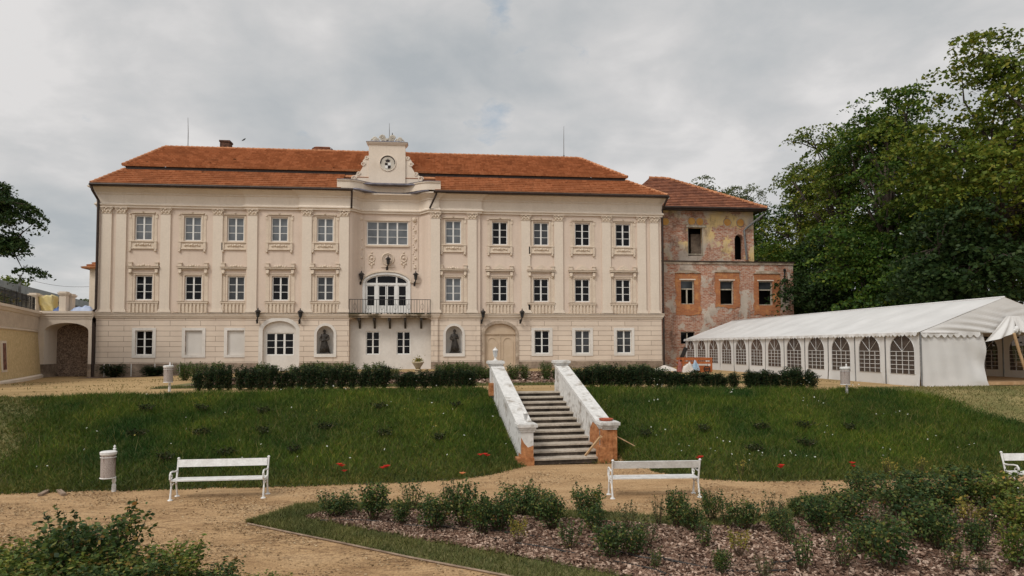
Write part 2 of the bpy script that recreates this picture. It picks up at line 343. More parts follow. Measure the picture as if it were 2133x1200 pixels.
SOIL = pm('grass_soil', (0.028, 0.036, 0.010), (0.06, 0.068, 0.02), 1.5, 0.95, 0.3, fine=(14, 0.3))
LAWNSOIL = pm('short_turf', (0.085, 0.092, 0.03), (0.17, 0.15, 0.06), 1.2, 0.95, 0.3, fine=(18, 0.3))
DRYSOIL = pm('dry_turf', (0.13, 0.12, 0.04), (0.27, 0.21, 0.09), 0.6, 0.95, 0.3, fine=(16, 0.3))
MULCH = pm('bark_mulch', (0.10, 0.062, 0.043), (0.25, 0.175, 0.13), 5, 0.95, 0.6, fine=(30, 0.4))

# ------------------------------------------------------------------ mesh helpers
class MB:
    def __init__(s): s.v = []; s.f = []; s.m = []
    def add(s, vs, fs, mi=0):
        o = len(s.v); s.v += [tuple(p) for p in vs]
        for q in fs: s.f.append(tuple(i + o for i in q)); s.m.append(mi)
    def box(s, x0, x1, y0, y1, z0, z1, mi=0):
        s.add([(x0, y0, z0), (x1, y0, z0), (x1, y1, z0), (x0, y1, z0), (x0, y0, z1), (x1, y0, z1), (x1, y1, z1), (x0, y1, z1)],
              [(0, 3, 2, 1), (4, 5, 6, 7), (0, 1, 5, 4), (1, 2, 6, 5), (2, 3, 7, 6), (3, 0, 4, 7)], mi)
    def obox(s, c, ax, ay, az, mi=0):
        c, ax, ay, az = map(Vector, (c, ax, ay, az))
        s.add([c + ax * i + ay * j + az * k for k in (-1, 1) for (i, j) in ((-1, -1), (1, -1), (1, 1), (-1, 1))],
              [(0, 3, 2, 1), (4, 5, 6, 7), (0, 1, 5, 4), (1, 2, 6, 5), (2, 3, 7, 6), (3, 0, 4, 7)], mi)
    def prism(s, poly, y0, y1, mi=0):
        n = len(poly)
        s.add([(x, y0, z) for x, z in poly] + [(x, y1, z) for x, z in poly],
              [tuple(range(n)), tuple(range(2 * n - 1, n - 1, -1))] + [(i, n + i, n + (i + 1) % n, (i + 1) % n) for i in range(n)], mi)
    def tube(s, pts, r, n=8, mi=0, cap=True):
        pts = [Vector(p) for p in pts]; rs = r if isinstance(r, (list, tuple)) else [r] * len(pts)
        vs = []; up = None
        for i, p in enumerate(pts):
            d = (pts[min(i + 1, len(pts) - 1)] - pts[max(i - 1, 0)]).normalized()
            if up is None: up = Vector((0, 0, 1)) if abs(d.z) < 0.9 else Vector((1, 0, 0))
            a = d.cross(up)
            if a.length < 1e-4: a = d.cross(Vector((0.3, 1, 0.2)))
            a.normalize(); b = a.cross(d).normalized(); up = b
            for k in range(n):
                t = 2 * PI * k / n; vs.append(p + (a * math.cos(t) + b * math.sin(t)) * rs[i])
        fs = [(i * n + k, i * n + (k + 1) % n, (i + 1) * n + (k + 1) % n, (i + 1) * n + k) for i in range(len(pts) - 1) for k in range(n)]
        if cap: fs += [tuple(range(n - 1, -1, -1)), tuple(range((len(pts) - 1) * n, len(pts) * n))]
        s.add(vs, fs, mi)
    def lathe(s, prof, cx=0, cy=0, n=14, mi=0, sy=1.0):
        vs = [(cx + r * math.cos(2 * PI * k / n), cy + sy * r * math.sin(2 * PI * k / n), z) for r, z in prof for k in range(n)]
        fs = [(i * n + k, i * n + (k + 1) % n, (i + 1) * n + (k + 1) % n, (i + 1) * n + k) for i in range(len(prof) - 1) for k in range(n)]
        fs += [tuple(range(n - 1, -1, -1)), tuple(range((len(prof) - 1) * n, len(prof) * n))]
        s.add(vs, fs, mi)
    def ball(s, c, r, n=8, mi=0, sz=1.0):
        pr = [(max(r * math.sin(PI * i / 6), 0.001), -r * sz * math.cos(PI * i / 6)) for i in range(7)]
        s.lathe([(a, c[2] + z) for a, z in pr], c[0], c[1], n, mi)
    def sweep(s, path, prof, mi=0, close=True):
        """path: (x, y) left to right; prof: (outward, z) outline; outward is towards -y on a path along +x"""
        n = len(prof); vs = []
        for i, (x, y) in enumerate(path):
            a = Vector(path[i]) - Vector(path[i - 1]) if i else None
            b = Vector(path[i + 1]) - Vector(path[i]) if i < len(path) - 1 else None
            na = Vector((a.y, -a.x)).normalized() if a else None
            nb = Vector((b.y, -b.x)).normalized() if b else None
            if na is None: m = nb
            elif nb is None: m = na
            else:
                m = na + nb; m = m / max(m.dot(na), 0.3)
            for o, z in prof: vs.append((x + m.x * o, y + m.y * o, z))
        fs = []
        for i in range(len(path) - 1):
            for k in range(n if close else n - 1):
                fs.append((i * n + k, (i + 1) * n + k, (i + 1) * n + (k + 1) % n, i * n + (k + 1) % n))
        if close: fs += [tuple(range(n)), tuple(range(len(path) * n - 1, (len(path) - 1) * n - 1, -1))]
        s.add(vs, fs, mi)
    def panel(s, x0, x1, z0, z1, y, holes=(), depth=0.2, mi=0, arches=()):
        """flat wall facing -y with rectangular holes and their reveals; arches: (hx0, hx1, hz0, spring, top)"""
        allh = [tuple(h) for h in holes] + [(a[0], a[1], a[2], a[4]) for a in arches]
        xs = sorted({x0, x1, *[h[0] for h in allh], *[h[1] for h in allh]}); zs = sorted({z0, z1, *[h[2] for h in allh], *[h[3] for h in allh]})
        xs = [x for x in xs if x0 <= x <= x1]; zs = [z for z in zs if z0 <= z <= z1]
        for i in range(len(xs) - 1):
            for j in range(len(zs) - 1):
                cx, cz = (xs[i] + xs[i + 1]) / 2, (zs[j] + zs[j + 1]) / 2
                if any(h[0] < cx < h[1] and h[2] < cz < h[3] for h in allh): continue
                s.add([(xs[i], y, zs[j]), (xs[i + 1], y, zs[j]), (xs[i + 1], y, zs[j + 1]), (xs[i], y, zs[j + 1])], [(0, 1, 2, 3)], mi)
        for h in holes:
            a, b, c, d = h
            P = [(a, c), (b, c), (b, d), (a, d)]
            for k in range(4):
                p, q = P[k], P[(k + 1) % 4]
                s.add([(p[0], y, p[1]), (q[0], y, q[1]), (q[0], y + depth, q[1]), (p[0], y + depth, p[1])], [(3, 2, 1, 0)], mi)
        for (a, b, c, sp, tp) in arches:
            arc = arc_pts(a, b, sp, tp, 14)
            for k in range(len(arc) - 1):
                p, q = arc[k], arc[k + 1]
                s.add([(p[0], y, p[1]), (q[0], y, q[1]), (q[0], y, tp), (p[0], y, tp)], [(0, 1, 2, 3)], mi)
            ring = [(a, c)] + arc + [(b, c)]
            for k in range(len(ring) - 1):
                p, q = ring[k], ring[k + 1]
                s.add([(p[0], y, p[1]), (q[0], y, q[1]), (q[0], y + depth, q[1]), (p[0], y + depth, p[1])], [(0, 1, 2, 3)], mi)
            s.add([(a, y, c), (b, y, c), (b, y + depth, c), (a, y + depth, c)], [(3, 2, 1, 0)], mi)
    def ring(s, inner, outer, y0, y1, mi=0, closed=False):
        """a moulding between two matching outlines (x, z), from y0 (front) to y1"""
        n = len(inner)
        for k in range(n if closed else n - 1):
            j = (k + 1) % n
            a, b, c, d = inner[k], inner[j], outer[j], outer[k]
            vs = [(p[0], y0, p[1]) for p in (a, b, c, d)] + [(p[0], y1, p[1]) for p in (a, b, c, d)]
            s.add(vs, [(0, 1, 2, 3), (7, 6, 5, 4), (0, 4, 5, 1), (3, 2, 6, 7), (1, 5, 6, 2), (0, 3, 7, 4)], mi)
    def mesh(s, name, mats, off=(0, 0, 0), smooth=False):
        me = bpy.data.meshes.new(name)
        ox, oy, oz = off
        me.from_pydata([(x - ox, y - oy, z - oz) for x, y, z in s.v], [], s.f)
        for m in (mats if isinstance(mats, (list, tuple)) else [mats]): me.materials.append(m)
        if len(me.materials) > 1: me.polygons.foreach_set('material_index', s.m)
        if smooth: me.polygons.foreach_set('use_smooth', [True] * len(me.polygons))
        me.update()
        return me

def arc_pts(a, b, sp, tp, n=14):
    c, w = (a + b) / 2, (b - a) / 2
    return [(c - w * math.cos(PI * k / n), sp + (tp - sp) * math.sin(PI * k / n)) for k in range(n + 1)]

def link(name, data, parent=None, loc=(0, 0, 0), rz=0):
    o = bpy.data.objects.new(name, data); COL.objects.link(o)
    if parent: o.parent = parent
    o.location = loc; o.rotation_euler = (0, 0, rz)
    return o
ROOTLOC = {}
def worldloc(o):
    v = Vector((0, 0, 0))
    while o: v = v + o.location; o = o.parent
    return v
def part(name, mb, mats, parent, smooth=False):
    """part given in world coordinates under an unrotated parent"""
    return link(name, mb.mesh(name, mats, worldloc(parent), smooth), parent)
def lpart(name, mb, mats, parent, loc=(0, 0, 0), smooth=False, rz=0):
    return link(name, mb.mesh(name, mats, (0, 0, 0), smooth), parent, loc, rz)
def tag(o, label, cat, group=None):
    o['label'] = label; o['category'] = cat
    if group: o['group'] = group
    return o
def thing(name, label, cat, loc, rz=0, group=None):
    return tag(link(name, None, None, loc, rz), label, cat, group)
def solo(name, mb, mats, label, cat, loc, group=None, smooth=False):
    return tag(link(name, mb.mesh(name, mats, loc, smooth), None, loc), label, cat, group)
def struct(o, kind='structure'):
    o['kind'] = kind; return o
def copytree(o, parent=None):
    c = o.copy(); COL.objects.link(c)
    if parent: c.parent = parent
    for ch in list(o.children): copytree(ch, c)
    return c
ONES = ['', 'first', 'second', 'third', 'fourth', 'fifth', 'sixth', 'seventh', 'eighth', 'ninth', 'tenth', 'eleventh', 'twelfth', 'thirteenth', 'fourteenth', 'fifteenth', 'sixteenth', 'seventeenth', 'eighteenth', 'nineteenth']
TENS = {2: ('twentieth', 'twenty'), 3: ('thirtieth', 'thirty'), 4: ('fortieth', 'forty'), 5: ('fiftieth', 'fifty')}
def nth(i):
    if i < 20: return ONES[i]
    a, b = divmod(i, 10)
    return TENS[a][0] if b == 0 else TENS[a][1] + '-' + ONES[b]

def quads_mesh(name, V, mats, nper=4):
    """V: (n, nper, 3) array, one face per row"""
    n = len(V); me = bpy.data.meshes.new(name)
    me.vertices.add(n * nper); me.loops.add(n * nper); me.polygons.add(n)
    me.vertices.foreach_set('co', V.reshape(-1).astype(np.float32))
    me.loops.foreach_set('vertex_index', np.arange(n * nper, dtype=np.int32))
    me.polygons.foreach_set('loop_start', np.arange(0, n * nper, nper, dtype=np.int32))
    me.materials.append(mats); me.update(calc_edges=True)
    return me
def unit(a): return a / np.maximum(np.linalg.norm(a, axis=1, keepdims=True), 1e-6)
def leaves(name, P, size, mat, r, droop=0.0, flat=0.0, aspect=0.62):
    n = len(P); d = r.normal(size=(n, 3)); d[:, 2] -= droop; d = unit(d)
    q = r.normal(size=(n, 3)); q[:, 2] *= (1 - flat * 0.8)
    if flat: d[:, 2] *= (1 - flat); d = unit(d)
    sd = unit(np.cross(d, np.where(r.random((n, 1)) < flat, np.array([[0, 0, 1.0]]) + 0.5 * r.normal(size=(n, 3)), q)))
    L = (size * (0.65 + 0.7 * r.random((n, 1))))
    nn = np.cross(d, sd)
    V = np.stack([P - d * L * 0.5, P + sd * L * aspect * 0.5 - nn * L * 0.06, P + d * L * 0.5, P - sd * L * aspect * 0.5 - nn * L * 0.06], 1)
    return quads_mesh(name, V, mat)
def blades(name, XY, hmin, hmax, w, mat, r, lean=0.35, zoff=0.0, zfun=None):
    n = len(XY); z = (zfun or H)(XY[:, 0], XY[:, 1]) + zoff
    B = np.column_stack([XY, z])
    h = hmin + (hmax - hmin) * r.random((n, 1)) ** 1.6
    a = r.random(n) * 2 * PI
    s = np.column_stack([np.cos(a), np.sin(a), np.zeros(n)]) * w * (0.6 + 0.8 * r.random((n, 1)))
    l = r.normal(size=(n, 3)) * lean; l[:, 2] = 1
    tip = B + l * h
    V = np.stack([B - s, B + s, tip], 1)
    return quads_mesh(name, V, mat, 3)

# ------------------------------------------------------------------ sky, sun
SUN_EL, SUN_AZ = math.radians(48), math.radians(226)      # azimuth measured from +y towards +x: behind the camera, a little to the left
SUND = Vector((math.sin(SUN_AZ) * math.cos(SUN_EL), math.cos(SUN_AZ) * math.cos(SUN_EL), math.sin(SUN_EL)))
def build_world():
    w = bpy.data.worlds.new('World'); SC.world = w; w.use_nodes = True
    t = w.node_tree; bg = t.nodes['Background']; bg.inputs['Strength'].default_value = 0.1
    sky = node(t, 'ShaderNodeTexSky'); sky.sky_type = 'NISHITA'; sky.sun_disc = False
    sky.sun_elevation = SUN_EL; sky.sun_rotation = SUN_AZ
    tc = node(t, 'ShaderNodeTexCoord'); s = node(t, 'ShaderNodeSeparateXYZ'); t.links.new(tc.outputs['Generated'], s.inputs[0])
    def m(op, a, b=None):
        n = node(t, 'ShaderNodeMath', operation=op)
        for i, v in enumerate((a, b)):
            if v is None: continue
            if isinstance(v, (int, float)): n.inputs[i].default_value = v
            else: t.links.new(v, n.inputs[i])
        return n.outputs[0]
    zz = m('ADD', m('MAXIMUM', s.outputs[2], 0.0), 0.30)
    c = node(t, 'ShaderNodeCombineXYZ')
    t.links.new(m('DIVIDE', s.outputs[0], zz), c.inputs[0]); t.links.new(m('DIVIDE', s.outputs[1], zz), c.inputs[1])
    def cl(scale, off, detail=7, rough=0.55, dist=0.0):
        mp = node(t, 'ShaderNodeMapping'); mp.inputs['Location'].default_value = off
        t.links.new(c.outputs[0], mp.inputs['Vector'])
        n = node(t, 'ShaderNodeTexNoise'); n.inputs['Scale'].default_value = scale; n.inputs['Detail'].default_value = detail
        n.inputs['Roughness'].default_value = rough; n.inputs['Distortion'].default_value = dist
        t.links.new(mp.outputs[0], n.inputs['Vector']); return n.outputs['Fac']
    big = cl(1.5, (3.1, 1.7, 0), 8, 0.5, 0.25)
    med = cl(4.2, (7.3, 2.2, 4), 8, 0.55, 0.2)
    v = m('ADD', m('MULTIPLY', big, 0.62), m('MULTIPLY', med, 0.38))
    cloud = ramp(t, v, [(0.36, (4.5, 4.75, 4.9)), (0.45, (5.5, 5.58, 5.6)), (0.52, (6.4, 6.32, 6.25)), (0.59, (7.6, 7.4, 7.25))])
    # thin rifts where blue shows through
    def spot(px, py, r, thr):
        d = ray(px, py).normalized()
        dv = node(t, 'ShaderNodeVectorMath', operation='DISTANCE'); dv.inputs[1].default_value = d
        nv = node(t, 'ShaderNodeVectorMath', operation='NORMALIZE'); t.links.new(tc.outputs['Generated'], nv.inputs[0])
        t.links.new(nv.outputs[0], dv.inputs[0])
        g = m('MAXIMUM', m('SUBTRACT', 1.0, m('DIVIDE', dv.outputs['Value'], r)), 0.0)
        return m('MULTIPLY', g, 1.0)
    fine = cl(9.0, (1.2, 5.0, 2), 8, 0.6, 0.3)
    rift = m('MAXIMUM', spot(1045, 15, 0.045, 0), spot(1030, 250, 0.05, 0))
    rmask = ramp(t, m('SUBTRACT', m('ADD', m('MULTIPLY', rift, 0.36), fine), 0.0), [(0.66, (0, 0, 0)), (0.86, (0.55, 0.55, 0.55))])
    blue = mix(t, 0.35, (3.4, 4.6, 5.5), sky.outputs[0])
    col = mix(t, rmask, cloud, blue)
    # light comes through the cloud brighter around the sun
    dt = node(t, 'ShaderNodeVectorMath', operation='DOT_PRODUCT'); dt.inputs[1].default_value = SUND
    nv = node(t, 'ShaderNodeVectorMath', operation='NORMALIZE'); t.links.new(tc.outputs['Generated'], nv.inputs[0]); t.links.new(nv.outputs[0], dt.inputs[0])
    glow = m('ADD', 1.0, m('MULTIPLY', m('POWER', m('MAXIMUM', dt.outputs['Value'], 0.0), 2.0), 1.3))
    gl = node(t, 'ShaderNodeCombineXYZ')
    for i in range(3): t.links.new(glow, gl.inputs[i])
    col = mix(t, 1.0, col, gl.outputs[0], 'MULTIPLY')
    col = mix(t, 0.06, col, sky.outputs[0])
    t.links.new(col, bg.inputs['Color'])
build_world()
ld = bpy.data.lights.new('sun', 'SUN'); ld.energy = 1.5; ld.angle = math.radians(14); ld.color = (1.0, 0.95, 0.87)
lo = link('sun', ld); lo.rotation_euler = SUND.to_track_quat('Z', 'Y').to_euler()
SC.view_settings.view_transform = 'Standard'; SC.view_settings.look = 'None'
SC.view_settings.exposure = 0.0; SC.view_settings.gamma = 1.0; SC.view_settings.use_curve_mapping = False
SC.cycles.use_denoising = True
SC.cycles.max_bounces = 6; SC.cycles.transparent_max_bounces = 12

# ------------------------------------------------------------------ ground
def sheet(name, xs, ys, mat, zoff=0.0, corridor=True):
    X, Y = np.meshgrid(xs, ys); Z = H(X, Y, corridor) + zoff
    return grid_mesh(name, X, Y, Z, mat)
def grid_mesh(name, X, Y, Z, mat):
    ny, nx = X.shape
    V = np.column_stack([X.ravel(), Y.ravel(), Z.ravel()])
    i = np.arange(ny * nx).reshape(ny, nx)
    F = np.stack([i[:-1, :-1], i[:-1, 1:], i[1:, 1:], i[1:, :-1]], -1).reshape(-1, 4)
    me = bpy.data.meshes.new(name); me.from_pydata(V.tolist(), [], F.tolist()); me.materials.append(mat)
    me.polygons.foreach_set('use_smooth', [True] * len(me.polygons)); me.update()
    return struct(link(name, me))
far = np.array([60, 90, 150, 300, 800, 1500])
xs = np.concatenate([-far[::-1], np.arange(-45, 45.1, 0.3), far])
ys = np.concatenate([[-300, -100, -40, -10, 0], np.arange(2, 60, 0.25), [62, 70, 90, 150, 300, 800, 1500]])
sheet('ground', xs, ys, SAND)
def band(name, xs, y0, y1, n, mat, zoff):
    xs = np.asarray(xs); t = np.linspace(0, 1, n)[:, None]
    X = np.repeat(xs[None, :], n, 0); Y = y0(xs)[None, :] * (1 - t) + y1(xs)[None, :] * t
    return grid_mesh(name, X, Y, H(X, Y) + zoff, mat)
XL_B, XR_B = -12.2, 19.0
def grass_left(t): return -9.5 - 2.5 * t
def grass_right(t): return 18.9 - 3.7 * t
def wob(x, a=0.12): return a * np.sin(x * 2.3) + a * 0.6 * np.sin(x * 5.1 + 1)
def y0b(x): return yfoot(x) + wob(x, 0.03)
def y1b(x): return ytop(x) - 0.05 + wob(x, 0.12)
stl = STX - 1.14 + 0.1; str_ = STX + 1.14 - 0.1
band('lawn', np.arange(-45, 2.40, 0.3), y0b, y1b, 30, LAWNSOIL, 0.008)
band('lawn', np.arange(4.66, 45, 0.3), y0b, lambda x: y1b(x) + 1.6 * smooth((x - 14) / 2), 30, DRYSOIL, 0.008)
def bank(xa, xb, left):
    n, m = 120, 40; U, T = np.meshgrid(np.linspace(0, 1, n), np.linspace(0, 1, m))
    e = (grass_left(T) + 0.25 * np.sin(T * 19) + 0.12 * np.sin(T * 43)) if left else (grass_right(T) + 0.25 * np.sin(T * 17) + 0.12 * np.sin(T * 41))
    X = e + (xb - e) * U if left else xa + (e - xa) * U
    Y = y0b(X) * (1 - T) + y1b(X) * T
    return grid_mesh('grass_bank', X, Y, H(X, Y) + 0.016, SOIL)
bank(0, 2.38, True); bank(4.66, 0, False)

# rose bed: a tongue of short grass with bark mulch inside (photo outline turned into metres on the lower path)
def curve_from(pts):
    w = [onZ(*p) for p in pts]; a = np.array([(q.x, q.y) for q in w]); a = a[np.argsort(a[:, 0])]
    return lambda x: np.interp(x, a[:, 0], a[:, 1])
UP = [(517, 1092), (530, 1073), (548, 1061), (620, 1052), (700, 1048), (860, 1050), (1000, 1056), (1200, 1064), (1300, 1070), (1430, 1080), (1560, 1078), (1625, 1066), (1660, 1038), (1760, 1028), (1900, 1024), (2133, 1016), (2500, 1010)]
LO = [(517, 1092), (600, 1110), (700, 1130), (860, 1164), (1060, 1202), (1250, 1250), (1500, 1330)]
MU = [(640, 1081), (665, 1074), (760, 1068), (900, 1067), (1050, 1078), (1200, 1086), (1430, 1102), (1560, 1098), (1650, 1088), (1710, 1052), (2133, 1034), (2500, 1028)]
ML = [(640, 1081), (700, 1093), (800, 1112), (900, 1131), (1000, 1148), (1100, 1166), (1200, 1183), (1330, 1210), (1500, 1260), (1700, 1330)]
fUP, fLO, fMU, fML = map(curve_from, (UP, LO, MU, ML))
XT = onZ(517, 1092).x; XM = onZ(640, 1081).x
YNEAR = 7.0
band('lawn_border', np.arange(XT, 13, 0.08), lambda x: np.maximum(fLO(x), YNEAR), fUP, 24, LAWNSOIL, 0.012)
band('mulch_bed', np.arange(XM, 13, 0.08), lambda x: np.maximum(fML(x), YNEAR) + wob(x, 0.03), lambda x: fMU(x) + wob(x, 0.03), 30, MULCH, 0.024)
# bed in front of the near left corner
fFU = curve_from([(-300, 1162), (0, 1164), (60, 1172), (110, 1190), (200, 1215), (520, 1230), (620, 1260)])
band('lawn_border', np.arange(-9, onZ(620, 1260).x, 0.1), lambda x: 0 * x + 5.0, fFU, 12, LAWNSOIL, 0.012)
# upper flower bed inside the hedge
xb = np.arange(-10.5, 13.0, 0.3)
band('lawn_border', xb, lambda x: 0 * x + 26.4, lambda x: 0 * x + 41.5, 20, LAWNSOIL, 0.012)
band('mulch_bed', xb[2:-2], lambda x: 0 * x + 27.6, lambda x: 0 * x + 40.8, 20, MULCH, 0.024)
band('mulch_bed', np.arange(-22, -12, 0.3), lambda x: 0 * x + 44.6, lambda x: 0 * x + 46.3, 4, MULCH, 0.015)

# thin dark edging strip along the path side of the rose bed
mb = MB()
ex = np.arange(XT, onZ(1300, 1262).x, 0.15)
for a, b in zip(ex[:-1], ex[1:]):
    mb.box(a, b, 0, 0, 0, 0) if False else mb.tube([(a, fLO(a) - 0.02, 0.02), (b, fLO(b) - 0.02, 0.02)], 0.018, 5, cap=False)
ex = np.arange(XT, onZ(548, 1061).x, 0.1)
solo('lawn_edging', mb, PLANK, 'thin dark edging strip along the sandy path side of the rose bed lawn', 'edging', (XT, fLO(XT), 0))

def scatter(n, x0, x1, y0, y1, r, keep=None):
    X = x0 + (x1 - x0) * r.random(n); T = r.random(n)
    Y = y0(X) * (1 - T) + y1(X) * T
    P = np.column_stack([X, Y])
    return P if keep is None else P[keep(P)]
def stuff(name, me): return struct(link(name, me), 'stuff')
def not_stair(P):
    c = STX - math.tan(STROT) * (P[:, 1] - STY)
    return (np.abs(P[:, 0] - c) > 1.32) | (P[:, 1] < STY - 0.15)
# tall grass, denser and longer up the bank, yellowing near its foot
P = scatter(420000, XL_B, XR_B, lambda x: y0b(x) + 0.05, lambda x: y1b(x) + 0.1, rng, not_stair)
tt = np.clip((P[:, 1] - yfoot(P[:, 0])) / (ytop(P[:, 0]) - yfoot(P[:, 0])), 0, 1)
soft = rng.normal(size=len(P)) * 0.28
edge = (P[:, 0] > grass_left(tt) + soft + 0.25 * np.sin(tt * 19)) & (P[:, 0] < grass_right(tt) + soft + 0.25 * np.sin(tt * 17))
P, tt = P[edge], tt[edge]
low = rng.random(len(P)) > smooth(tt * 2.6 + 0.12) * (0.80 + 0.2 * np.sin(P[:, 0] * 0.8 + 1.3 * np.sin(P[:, 1])))
stuff('tall_grass', blades('tall_grass', P[~low], 0.05, 0.21, 0.010, GRASSM, rng, 0.6))
stuff('yellow_grass', blades('yellow_grass', P[low], 0.05, 0.15, 0.011, GRASSY, rng, 0.65))
P = scatter(900, XL_B + 2, XR_B - 3, lambda x: y0b(x) + 0.5, y1b, rng, not_stair)
stuff('seed_stalk_grass', blades('seed_stalk_grass', P, 0.28, 0.5, 0.005, GRASSD, rng, 0.25))
# mown grass left and right of it
P = scatter(52000, 14.5, 30, y0b, lambda x: y1b(x) + 1.6, rng)
tt = np.clip((P[:, 1] - yfoot(P[:, 0])) / (ytop(P[:, 0]) - yfoot(P[:, 0])), 0, 1); P = P[P[:, 0] > grass_right(tt) - 0.2]
k = rng.random(len(P)) < 0.55
stuff('dry_grass', blades('dry_grass', P[k], 0.03, 0.09, 0.012, GRASSD, rng, 0.7)); stuff('lawn_grass', blades('lawn_grass', P[~k], 0.03, 0.10, 0.012, GRASSL, rng, 0.7))
P = scatter(50000, -16, XL_B + 3.2, y0b, y1b, rng)
tt = np.clip((P[:, 1] - yfoot(P[:, 0])) / (ytop(P[:, 0]) - yfoot(P[:, 0])), 0, 1); P = P[P[:, 0] < grass_left(tt) + 0.3]
k = rng.random(len(P)) < 0.35
stuff('lawn_grass', blades('lawn_grass', P[~k], 0.04, 0.12, 0.012, GRASSY, rng, 0.7)); stuff('dry_grass', blades('dry_grass', P[k], 0.04, 0.10, 0.012, GRASSD, rng, 0.7))
# lawn of the rose bed, outside the mulch
def on_lawn(P):
    x, y = P[:, 0], P[:, 1]
    return (y < fML(x) + 0.06 * np.sin(9 * x)) | (y > fMU(x) - 0.06 * np.sin(8 * x)) | (x < XM)
P = scatter(135000, XT, 12.9, lambda x: np.maximum(fLO(x), YNEAR) + 0.02, fUP, rng, on_lawn)
stuff('lawn_grass', blades('lawn_grass', P, 0.03, 0.12, 0.008, GRASSL, rng, 0.6))
P = scatter(14000, -8.5, onZ(560, 1240).x, lambda x: 0 * x + 7.2, fFU, rng)
stuff('lawn_grass', blades('lawn_grass', P, 0.03, 0.12, 0.008, GRASSL, rng, 0.6))
P = scatter(16000, -10.4, 12.6, lambda x: 0 * x + 26.4, lambda x: 0 * x + 27.7, rng)
stuff('lawn_grass', blades('lawn_grass', P, 0.03, 0.12, 0.014, GRASSL, rng, 0.6))
# ragged tufts along the foot of the bank and weeds on the path and terrace
P = scatter(5000, XL_B, XR_B, lambda x: y0b(x) - 0.12, lambda x: y0b(x) + 0.15, rng, not_stair)
stuff('yellow_grass', blades('yellow_grass', P, 0.04, 0.16, 0.012, GRASSY, rng, 0.6))
def patchy(P): return (np.sin(P[:, 0] * 0.9 + 2 + np.sin(P[:, 1] * 0.8)) * np.sin(P[:, 1] * 0.9 + np.sin(P[:, 0] * 0.7)) + 0.5 * rng.normal(size=len(P))) > 0.7
P = scatter(26000, -24, 17, lambda x: ytop(x) + 0.2, lambda x: 0 * x + 40, rng, patchy)
stuff('dry_grass', blades('dry_grass', P, 0.03, 0.08, 0.018, GRASSD, rng, 0.8))
# bark chips
def chips(n, x0, x1, ya, yb, size, r):
    P = scatter(n, x0, x1, ya, yb, r); z = H(P[:, 0], P[:, 1]) + 0.03 + 0.02 * r.random(len(P))
    C3 = np.column_stack([P, z]); d = r.normal(size=(len(P), 3)); d[:, 2] *= 0.35; d = unit(d)
    up = np.array([[0, 0, 1.0]]) + 0.55 * r.normal(size=(len(P), 3)); sd = unit(np.cross(d, up))
    L = size * (0.5 + r.random((len(P), 1))); w = L * (0.25 + 0.35 * r.random((len(P), 1)))
    return quads_mesh('bark_chips', np.stack([C3 - d * L - sd * w, C3 + d * L - sd * w, C3 + d * L * 0.8 + sd * w, C3 - d * L * 0.9 + sd * w], 1), CHIP)
def grit(n, seed, size, mat, thr):
    r = np.random.default_rng(seed); P = scatter(n, -9.5, 14, lambda x: 0 * x + 7.8, lambda x: yfoot(x) + 0.05, r)
    on = ~((P[:, 0] > XT) & (P[:, 1] < fUP(P[:, 0])) & (P[:, 1] > fLO(P[:, 0])))
    f = np.sin(P[:, 0] * 1.3 + 1 + np.sin(P[:, 1] * 2.1)) * np.sin(P[:, 1] * 1.9 + np.sin(P[:, 0] * 1.7)) + 0.5 * np.sin(P[:, 0] * 4.1 + P[:, 1]) * np.sin(P[:, 1] * 5.2 + P[:, 0]) + 0.45 * r.normal(size=len(P))
    P = P[on & (f > thr + 0.5 * smooth((P[:, 1] - 12.5) / 3))]; C3 = np.column_stack([P, 0.008 + 0.006 * r.random(len(P))])
    d = r.normal(size=(len(P), 3)); d[:, 2] *= 0.2; d = unit(d); sd = unit(np.cross(d, np.array([[0, 0, 1.0]]) + 0.3 * r.normal(size=(len(P), 3))))
    L = size * (0.4 + 1.2 * r.random((len(P), 1)) ** 2); w = L * (0.2 + 0.4 * r.random((len(P), 1)))
    return quads_mesh('path_litter', np.stack([C3 - d * L - sd * w, C3 + d * L - sd * w, C3 + d * L * 0.8 + sd * w, C3 - d * L * 0.9 + sd * w], 1), mat)
stuff('path_litter', grit(150000, 21, 0.016, CHIPL, -0.1)); stuff('path_litter', grit(40000, 22, 0.014, CHIPD, 0.5))
stuff('bark_chips', chips(80000, XM, 12.8, lambda x: np.maximum(fML(x), YNEAR) + 0.0, lambda x: fMU(x) + 0.03, 0.030, rng))
stuff('bark_chips', chips(9000, -9, 12, lambda x: 0 * x + 27.7, lambda x: 0 * x + 40, 0.08, rng))

# ------------------------------------------------------------------ manor house
YF = 46.7
def FX(px, py=600, Y=YF): return onY(px, py, Y).x
def FZ(py, px=800, Y=YF): return onY(px, py, Y).z
XL, XR = -21.85, 15.78
ZB = 1.15
ZP = 2.09            # plinth top
ZC0, ZC1 = 5.05, 5.38   # string course
ZCAP = 12.28
ZE = 13.62           # eaves
P1, P2 = 0.16, 0.30  # the two steps of the middle part
x1, x2, x3, x4, x5, x6 = FX(513), FX(627), FX(728.5), FX(898), FX(912), FX(1000)
YC = YF - P2
D = 0.9
def central(xa, xb, y, d, w, n=9):
    L = [(xa + w * k / n, y + d * (1 - math.cos(PI * k / n)) / 2) for k in range(n + 1)]
    return L + [(xb - (p[0] - xa), p[1]) for p in L[::-1]]
CW = 0.82
CURVE = central(x3, x4, YC, D, CW)
PATH = [(XL, YF + 11), (XL, YF), (x1, YF), (x1, YF - P1), (x2, YF - P1), (x2, YC)] + CURVE + [(x5, YC), (x5, YF - P1), (x6, YF - P1), (x6, YF), (XR, YF), (XR, YF + 11)]
